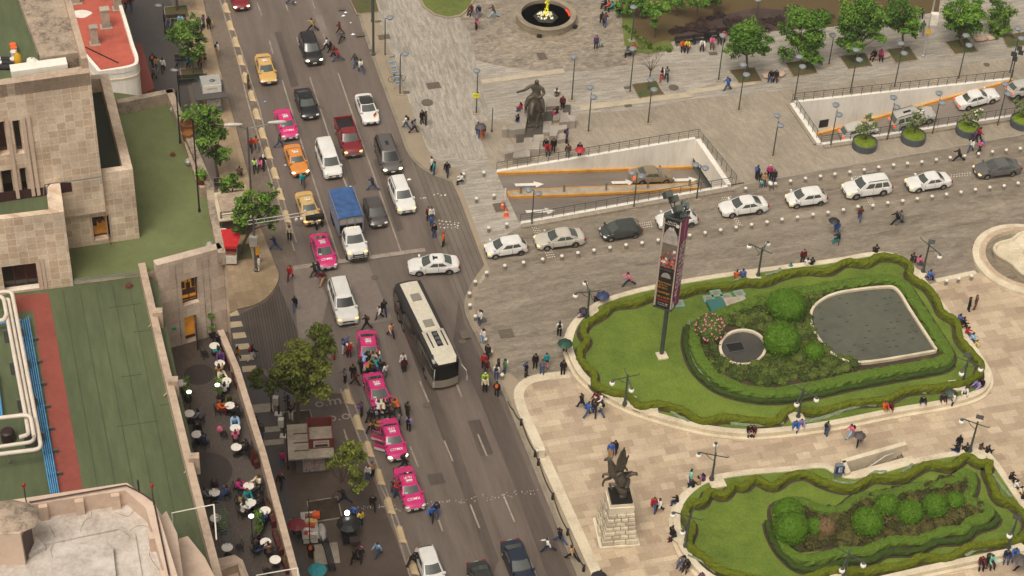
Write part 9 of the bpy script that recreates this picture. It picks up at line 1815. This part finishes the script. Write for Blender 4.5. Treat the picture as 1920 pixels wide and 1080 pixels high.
for i,(u,v)in enumerate(((78,110),(83,104))):o=thing("paint_pail","dark reddish pail on the tower roof, the %s one"%("left","right")[i],"pail",tuple(G(u,v,TZ)),0,"reddish pails on the tower roof");mb=MB();mb.lathe([(.17,0),(.2,.36),(.17,.36),(.16,.1),(.01,.08)],(0,0,0),14);mb.build("tub",mat("pail_red",'#6d2d2c',.6),o,True);mb=MB();mb.tube([(.2*math.cos(t),0,.36+.12*math.sin(t))for t in(0,.8,1.57,2.3,3.14)],.012,4);mb.build("handle",M_GREY,o)
for i,(u,v)in enumerate(((8,116),(10,123),(5,131))):o=thing("tar_roll","dark roll of roofing felt, %s from the back"%ORD[i],"felt roll",tuple(G(u,v,TZ)),0,"felt rolls on the tower roof");mb=MB();mb.tube([(-.75,0,.16),(.55,.12,.16)],.16,10);mb.build("roll",mat("black_felt",'#232126',.8),o);mb=MB();mb.tube([(-.3,.03,.16),(-.2,.04,.16)],.168,10);mb.build("wrapper",M_STEEL,o)
o=thing("gas_burner","dark bundle of torch hoses lying on the tower roof","equipment",tuple(G(76,72,TZ)),rad(-50));mb=MB();mb.bar((-.9,0,.1),(.8,.1,.1),.4,.2);mb.build("bundle",mat("hose_bundle",'#4a4348',.7,var=.4,scale=6),o);mb=MB();mb.tube([(-.8,-.2,.15),(.3,-.1,.25),(1.0,.3,.1)],.05,6);mb.build("torch_hose",mat("rust_hose",'#5a2a22'),o)
o=thing("rubble_bag","white rubble bag by the pale roof ledge","bag",tuple(G(62,124,TZ)));mb=MB();mb.ball((0,0,.25),(.4,.35,.35),9,6,0,.12,random.Random(3));mb.build("sack",M_WHITE,o);mb=MB();mb.ball((0,0,.55),(.08,.08,.12),6,4);mb.build("knot",mat("green_tie",'#5f9a84'),o)
M_BENCH=mat("dark_bench_iron",'#1f2022',.5,.2)
def bench(name,pos,rz,label,L=1.9,m=M_BENCH,group="dark benches on the pavements",back=True):
 o=thing(name,label,"bench",tuple(pos),rz,group);mb=MB()
 for k in range(5):mb.box((0,-.2+k*.1,.43),(L,.07,.035))
 mb.build("seat",m,o)
 if back:
  mb=MB()
  for k in range(4):mb.box((0,.27+.02*k,.52+.1*k),(L,.03,.07))
  mb.build("backrest",m,o)
 for x in(-L*.42,L*.42):mb=MB();mb.bar((x,-.2,0),(x,-.2,.43),.06,.06);mb.bar((x,.24,0),(x,.34,.85 if back else .43),.06,.06);mb.bar((x,-.2,.4),(x,.24,.4),.05,.05);mb.build("leg",m,o)
 return o
bench("park_bench",G(328,44,PZ),rad(12),"dark bench with two sitters, uppermost on the pavement",2.4);bench("park_bench",G(358,118,PZ),rad(12),"dark bench behind the slender tree's trunk",3.2);bench("park_bench",G(361,157,PZ),rad(12),"dark bench with the black umbrella",3.0);bench("park_bench",G(617,1046,.03),RD+rad(180),"long dark bench beside the teal umbrella",3.2);bench("park_bench",G(418,352,PZ),rad(12),"dark bench by the small tree and stall",1.6)
for i,(u,v,L)in enumerate(((1284,84,2.2),(1317,80,2.0),(1337,77,2.0),(1360,68,2.0))):bench("park_bench",G(u,v,PZ),rad(14),"black bench below the purple border, %s from the left"%ORD[i],L,group="black benches below the purple border")
for i,(u,v,w)in enumerate(((1450,143,"between the two leftmost tree pits"),(1647,108,"between the two middle tree pits"),(1846,74,"left of the darkest tree at the right"))):
 o=thing("boulder_bench","pinkish boulder seat "+w,"bench",tuple(G(u,v,PZ)),rad(15),"pinkish boulder seats");mb=MB();rg=random.Random(i);mb.ball((-.55,0,.2),(.75,.5,.28),10,6,0,.1,rg);mb.ball((.65,.05,.2),(.7,.48,.27),10,6,0,.1,rg);mb.build("boulders",mat("pinkish_boulder",'#b59a86',.8,var=.15,scale=2),o)
def kiosk_box(o,name,c,d,m,rz=0,mt=None):
 mb=MB();mb.box(c,d,rz,0,None if mt is None else 1);return mb.build(name,m if mt is None else[m,mt],o)
k1=thing("kiosk","grey flat-roofed kiosk with a silver box on top, below the umbrella bench","kiosk",tuple(G(395,205,PZ)),rad(17));M_KR=mat("dark_kiosk_roof",'#4c4945',.7)
kiosk_box(k1,"cabin",(0,0,0),(2.2,1.7,2.2),M_GREY);kiosk_box(k1,"roof",(0,0,2.2),(3.0,3.0,.12),M_KR);kiosk_box(k1,"roof_box",(.2,.3,2.32),(1.9,1.7,.95),M_STEEL);kiosk_box(k1,"front_panel",(.2,-.58,2.36),(1.8,.06,.85),M_WHITE);kiosk_box(k1,"newspapers",(.25,-.88,.9),(1.4,.05,1.0),mat("newsprint",'#a7a39a',.8,var=.45,scale=6));kiosk_box(k1,"yellow_strip",(-.65,-.88,.8),(.12,.06,1.2),mat("yellow_strip",'#d3a21c'))
mb=MB();mb.ball((.35,.1,3.32),(.3,.22,.1),8,5);mb.build("vent",M_GREY,k1)
mb=MB();text_mb("telefonía",.3,lambda x,y:(.2+x,-.615,2.85+y),mb);mb.build("lettering",M_GREY,k1)
k2=thing("stall","beige flat-roofed stall with dark sign and pale letters half under trees","kiosk",tuple(G(432,425,PZ)),rad(17));kiosk_box(k2,"cabin",(0,0,0),(3.0,2.8,2.2),mat("stall_brown",'#4a423b',.7));kiosk_box(k2,"roof",(-.2,.2,2.2),(3.9,4.2,.12),M_CREAMB);kiosk_box(k2,"raised_roof",(.4,.1,2.32),(2.5,2.6,.5),M_COP);kiosk_box(k2,"sign_board",(.9,-1.3,2.3),(1.6,.08,.75),mat("sign_dark",'#3a1d18',.6));mb=MB();text_mb("NE",.6,lambda x,y:(.9+x,-1.36,2.66+y),mb);mb.build("lettering",M_WHITE,k2);kiosk_box(k2,"shelf_goods",(0,-1.43,.6),(2.6,.05,1.3),mat("stall_goods",'#5c4a3d',.8,var=.5,scale=6))
k3=thing("newsstand","flat grey newsstand roof carrying a dark red open box","kiosk",tuple(G(585,868,.03)),rad(10));kiosk_box(k3,"cabin",(0,.2,0),(2.6,2.8,2.2),mat("newsstand_cabin",'#57504a',.7));kiosk_box(k3,"roof",(-.1,.2,2.2),(3.6,3.9,.14),M_CONC)
for x,y,w,d in((.75,-.72,2.0,.07),(.75,1.72,2.0,.07),(-.22,.5,.07,2.4),(1.72,.5,.07,2.4)):kiosk_box(k3,"box_side",(x,y,2.36),(w,d,1.0),M_RED)
mb=MB();mb.poly([(-.1,-.6,2.36),(1.6,-.6,2.36),(1.6,1.6,2.36),(-.1,1.6,2.36)]);mb.build("box_floor",M_CONC,k3)
kiosk_box(k3,"sign_plate",(.75,-.77,2.5),(1.25,.03,.7),mat("sign_plate",'#b9aea0',.5));mb=MB();text_mb("OFERTA",.26,lambda x,y:(.75+x,-.795,3.02+y),mb);mb.build("lettering",M_RED,k3);kiosk_box(k3,"dark_stripe",(.75,-.79,2.56),(1.0,.02,.25),M_DOORB)
for k,x in enumerate((-.45,.45)):kiosk_box(k3,"magazine_rack",(x+.1,-1.27,.35),(.85,.06,1.5),mat("magazine_covers",'#9a8a80',.7,var=.6,scale=9,detail=1))
for y in(-.9,0,1.0):mb=MB();mb.bar((-1.4,y,2.4),(-.2,y,2.4),.06,.06);mb.build("roof_beam",M_GREY,k3)
c1=thing("food_cart","food cart under a red canopy at the pavement corner","food cart",tuple(G(431,492,PZ)),rad(5));kiosk_box(c1,"cabinet",(0,0,.25),(1.3,1.0,.8),M_WHITE);kiosk_box(c1,"counter",(0,.1,1.05),(1.4,1.1,.08),M_STEEL);kiosk_box(c1,"goods",(0,.1,1.13),(1.2,.8,.16),mat("cart_goods",'#8a4a36',.8,var=.7,scale=10))
mb=MB();mb.grid([[(-.95,-.3,2.1),(.75,-.3,2.1),(1.0,.9,2.25)],[(-.8,1.9,2.25),(.6,2.0,2.3),(1.0,1.0,2.25)]]);mb.poly([(-.95,-.3,2.1),(.75,-.3,2.1),(.7,-.32,1.8),(-.9,-.32,1.8)]);mb.build("canopy",mat("red_canopy",'#c01f22',.6),c1)
for x in(-.55,.55):mb=MB();mb.tube([(x,.5,1.1),(x,.5,2.2)],.03,6);mb.build("canopy_pole",M_STEEL,c1);mb=MB();mb.grid([[(x+(.06 if x>0 else-.06)+dx,.3*math.cos(t*.45),.28+.28*math.sin(t*.45))for t in range(14)]for dx in(-.04,.04)],0,True);mb.build("wheel",M_TYRE,c1)
c2=thing("snack_cart","long snack cart heaped with goods and an orange box","food cart",tuple(G(581,1000,.03)),rad(100));kiosk_box(c2,"frame",(0,0,.3),(2.6,1.1,.55),M_WHITE);kiosk_box(c2,"tray",(0,0,.85),(2.8,1.25,.1),M_STEEL);rg=random.Random(8)
for k,cc in enumerate(('#c9bfae','#b2302c','#d5d0c6','#a6402e','#cfa24a','#c7c2b8','#7f5a3c','#d8d2c8')):mb=MB();mb.box((-1.2+k*.33,rg.uniform(-.3,.3),.95),(.3,.7,rg.uniform(.1,.35)),rg.uniform(-.2,.2));mb.build("goods",mat("goods"+cc,cc,.7,var=.3,scale=8),c2)
kiosk_box(c2,"orange_box",(.7,-.55,1.1),(.5,.55,.35),mat("orange_box",'#d9581c',.5))
mb=MB();mb.ball((-.5,-.9,.5),(.8,.4,.6),10,7,0,.1,rg);mb.build("plastic_sheet",mat("clear_sheet",'#a8a49c',.3,var=.2),c2)
for x in(-.9,.9):
 for y in(-.6,.6):mb=MB();mb.grid([[(x+.3*math.cos(t*.45),y+dy,.3+.3*math.sin(t*.45))for t in range(14)]for dy in(-.04,.04)],0,True);mb.build("wheel",M_TYRE,c2)
c3=thing("vendor_stand","dark vendor stand with a glaring white bulb on top","vendor stand",tuple(G(655,1015,.03)),rad(15));kiosk_box(c3,"cart",(0,0,.2),(1.1,.9,.8),M_BLACK);mb=MB();mb.lathe([(.01,2.05),(.5,1.95),(.95,1.7)],(0,.3,0),10,cap=False);mb.build("parasol",M_BLACK,c3);mb=MB();mb.tube([(0,.3,1.0),(0,.3,2.1)],.03,6);mb.build("pole",M_BLACK,c3);kiosk_box(c3,"tray",(.3,-.75,.75),(.75,.6,.25),mat("stand_tray",'#3a2c28',.7));kiosk_box(c3,"blue_cloth",(.5,.9,.9),(.6,.3,.5),cloth('teal'));mb=MB();mb.ball((0,.9,2.25),.19,12,8);mb.build("bulb",mat("glaring_bulb",'#ffffff',.3,emit=14,ecol='#ffffff'),c3,True)
for(u,v,vt),w in(((523,777,745),"beside the big tree's pit"),((533,818,780),"by the newsstand's left edge")):
 b=G(u,v,.03);h=2.0;o=thing("phone_stand","dark phone post with white hood "+w,"phone stand",tuple(b),0,"phone stands on the dark footway");kiosk_box(o,"foot",(0,0,0),(.7,.5,.08),M_WHITE);mb=MB();mb.bar((0,0,.08),(0,0,h),.14,.14);mb.build("post",M_BLACK,o);kiosk_box(o,"hood",(-.2,-.1,1.25),(.45,.4,.8),M_WHITE)
for(bp_,vt),w in((((540,880),735),"beside the newsstand, rising over the phone stands"),(((582,1046),935),"rising through the snack cart"),(((509,772),700),"behind the first phone stand")):plainpole("thin_pole",bp_,vt,"thin black pole "+w,.05,z=.03,m=M_BLACK)
for(u,v,w_,d_),lab in zip(((492,765,1.8,1.0),(507,805,1.6,.6),(514,829,1.6,.6),(612,1038,1.9,2.1)),range(4)):
 c=G(u,v,.055);mb=MB();mb.box((c.x,c.y,.03),(w_,d_,.03),rad(12));struct(mb.build("pale_floor_plate",M_CONC))
mb=MB();text_mb("o.m.s",1.5,lambda x,y:G(625,752,.06)+DX*x+DY*y,mb);text_mb("o.o",1.5,lambda x,y:G(635,781,.06)+DX*x+DY*y,mb);o=struct(mb.build("ground_lettering",M_LINE))
for i,(u,v)in enumerate(((732,118),(735,128),(738,137),(741,147),(744,157),(747,166))):
 o=thing("bicycle_stand","pale hooped bicycle stand, %s from the top"%ORD[i],"bicycle stand",tuple(G(u,v,PZ)),rad(17),"bicycle stands at the avenue kerb");mb=MB();mb.tube([(-.45,0,0),(-.45,0,.65),(-.3,0,.85),(.3,0,.85),(.45,0,.65),(.45,0,0)],.035,6);mb.build("hoop",M_STEEL,o)
 if i:mb=MB();mb.box((0,0,.62),(.45,.06,.2));mb.build("blue_plate",mat("blue_plate",'#5f9cc9',.5),o)
def bicycle(p,rz,label,frame):
 o=thing("bicycle",label,"bicycle",tuple(p),rz);
 for x in(-.52,.52):mb=MB();mb.tube([(x+.34*math.cos(t*.4488),0,.34+.34*math.sin(t*.4488))for t in range(15)],.025,6,cap=False);w=mb.build("wheel",M_TYRE,o)
 mb=MB();
 for a,b in(((-.52,0,.34),(-.15,0,.32)),((-.15,0,.32),(-.25,0,.8)),((-.52,0,.34),(-.22,0,.7)),((-.22,0,.72),(.38,0,.78)),((-.15,0,.32),(.38,0,.72)),((.52,0,.34),(.36,0,.95))):mb.tube([a,b],.02,6)
 mb.build("frame",frame,o);mb=MB();mb.box((-.26,0,.82),(.25,.12,.06));mb.build("saddle",M_BLACK,o);mb=MB();mb.tube([(.3,-.28,.98),(.38,0,.98),(.3,.28,.98)],.018,6);mb.build("handlebar",M_BLACK,o);return o
bicycle(G(744,153,PZ),rad(15),"dark bicycle locked at the hooped stands",M_BLACK);bicycle(G(1573,452,PZ),rad(80),"bicycle ridden under the black umbrella",mat("teal_frame",'#2e6f77',.4))
for(u,v,c,lab)in((1443,353,'white',"pale pushchair in the family group by the ramp"),(1178,101,'dark',"dark pushchair at the rounded park corner")):
 o=thing("pushchair",lab,"pushchair",tuple(G(u,v,PZ)),rad(-60));mb=MB();mb.ball((0,0,.6),(.32,.22,.22),10,6);mb.build("hood",cloth(c),o,True);mb=MB();mb.tube([(-.4,0,.95),(-.1,0,.5),(.3,.2,.1)],.02,5);mb.tube([(-.1,0,.5),(-.3,-.2,.1)],.02,5);mb.build("frame",M_GREY,o)
 for x,y in((.3,.2),(.3,-.2),(-.3,.2),(-.3,-.2)):mb=MB();mb.tube([(x+.09*math.cos(t*.8),y,.1+.09*math.sin(t*.8))for t in range(9)],.02,4);mb.build("wheel",M_TYRE,o)
for u,v,c,z,lab in((1282,92,'magenta',.25,"bright pink bag at the left bench sitter's knees"),(1291,91,'magenta',.25,"bright pink bag at the right bench sitter's knees"),(397,52,'yellow',.6,"yellow bag in the hand of the black-dressed woman"),(1840,278,'blue',.7,"blue bag carried near the third round planter"),(1517,500,'black',.3,"black bag beside the white-shirted wall sitter"),(752,688,'white',.6,"white bag beside the coach's wheel")):
 b=G(u,v,level(u,v));mb=MB();mb.ball((0,0,0),(.2,.12,.22),8,6);mb.tube([(-.08,0,.2),(0,0,.38),(.08,0,.2)],.015,4);o=mb.build("hand_bag",cloth(c),None,True,(b.x,b.y,b.z+z));tag(o,lab,"bag")
for k_,v_ in _labels.items():
 n_=len(k_.split())
 if len(v_)>1 or n_>16 or n_<4:print("LABEL",n_,len(v_),k_)
mb=MB();mb.box((0,190,-8),(420,520,128));hz_=mb.build("haze",None)if False else mb.build("haze",[])
hm_=bpy.data.materials.new("thin_haze");hm_.use_nodes=True;ht_=hm_.node_tree;ht_.nodes.remove(ht_.nodes["Principled BSDF"]);pv=ht_.nodes.new("ShaderNodeVolumePrincipled");pv.inputs["Density"].default_value=0.00022;pv.inputs["Color"].default_value=(.95,.93,.9,1);pv.inputs["Anisotropy"].default_value=.2
ht_.links.new(pv.outputs[0],ht_.nodes["Material Output"].inputs["Volume"]);hz_.data.materials.append(hm_);hz_["kind"]="stuff"
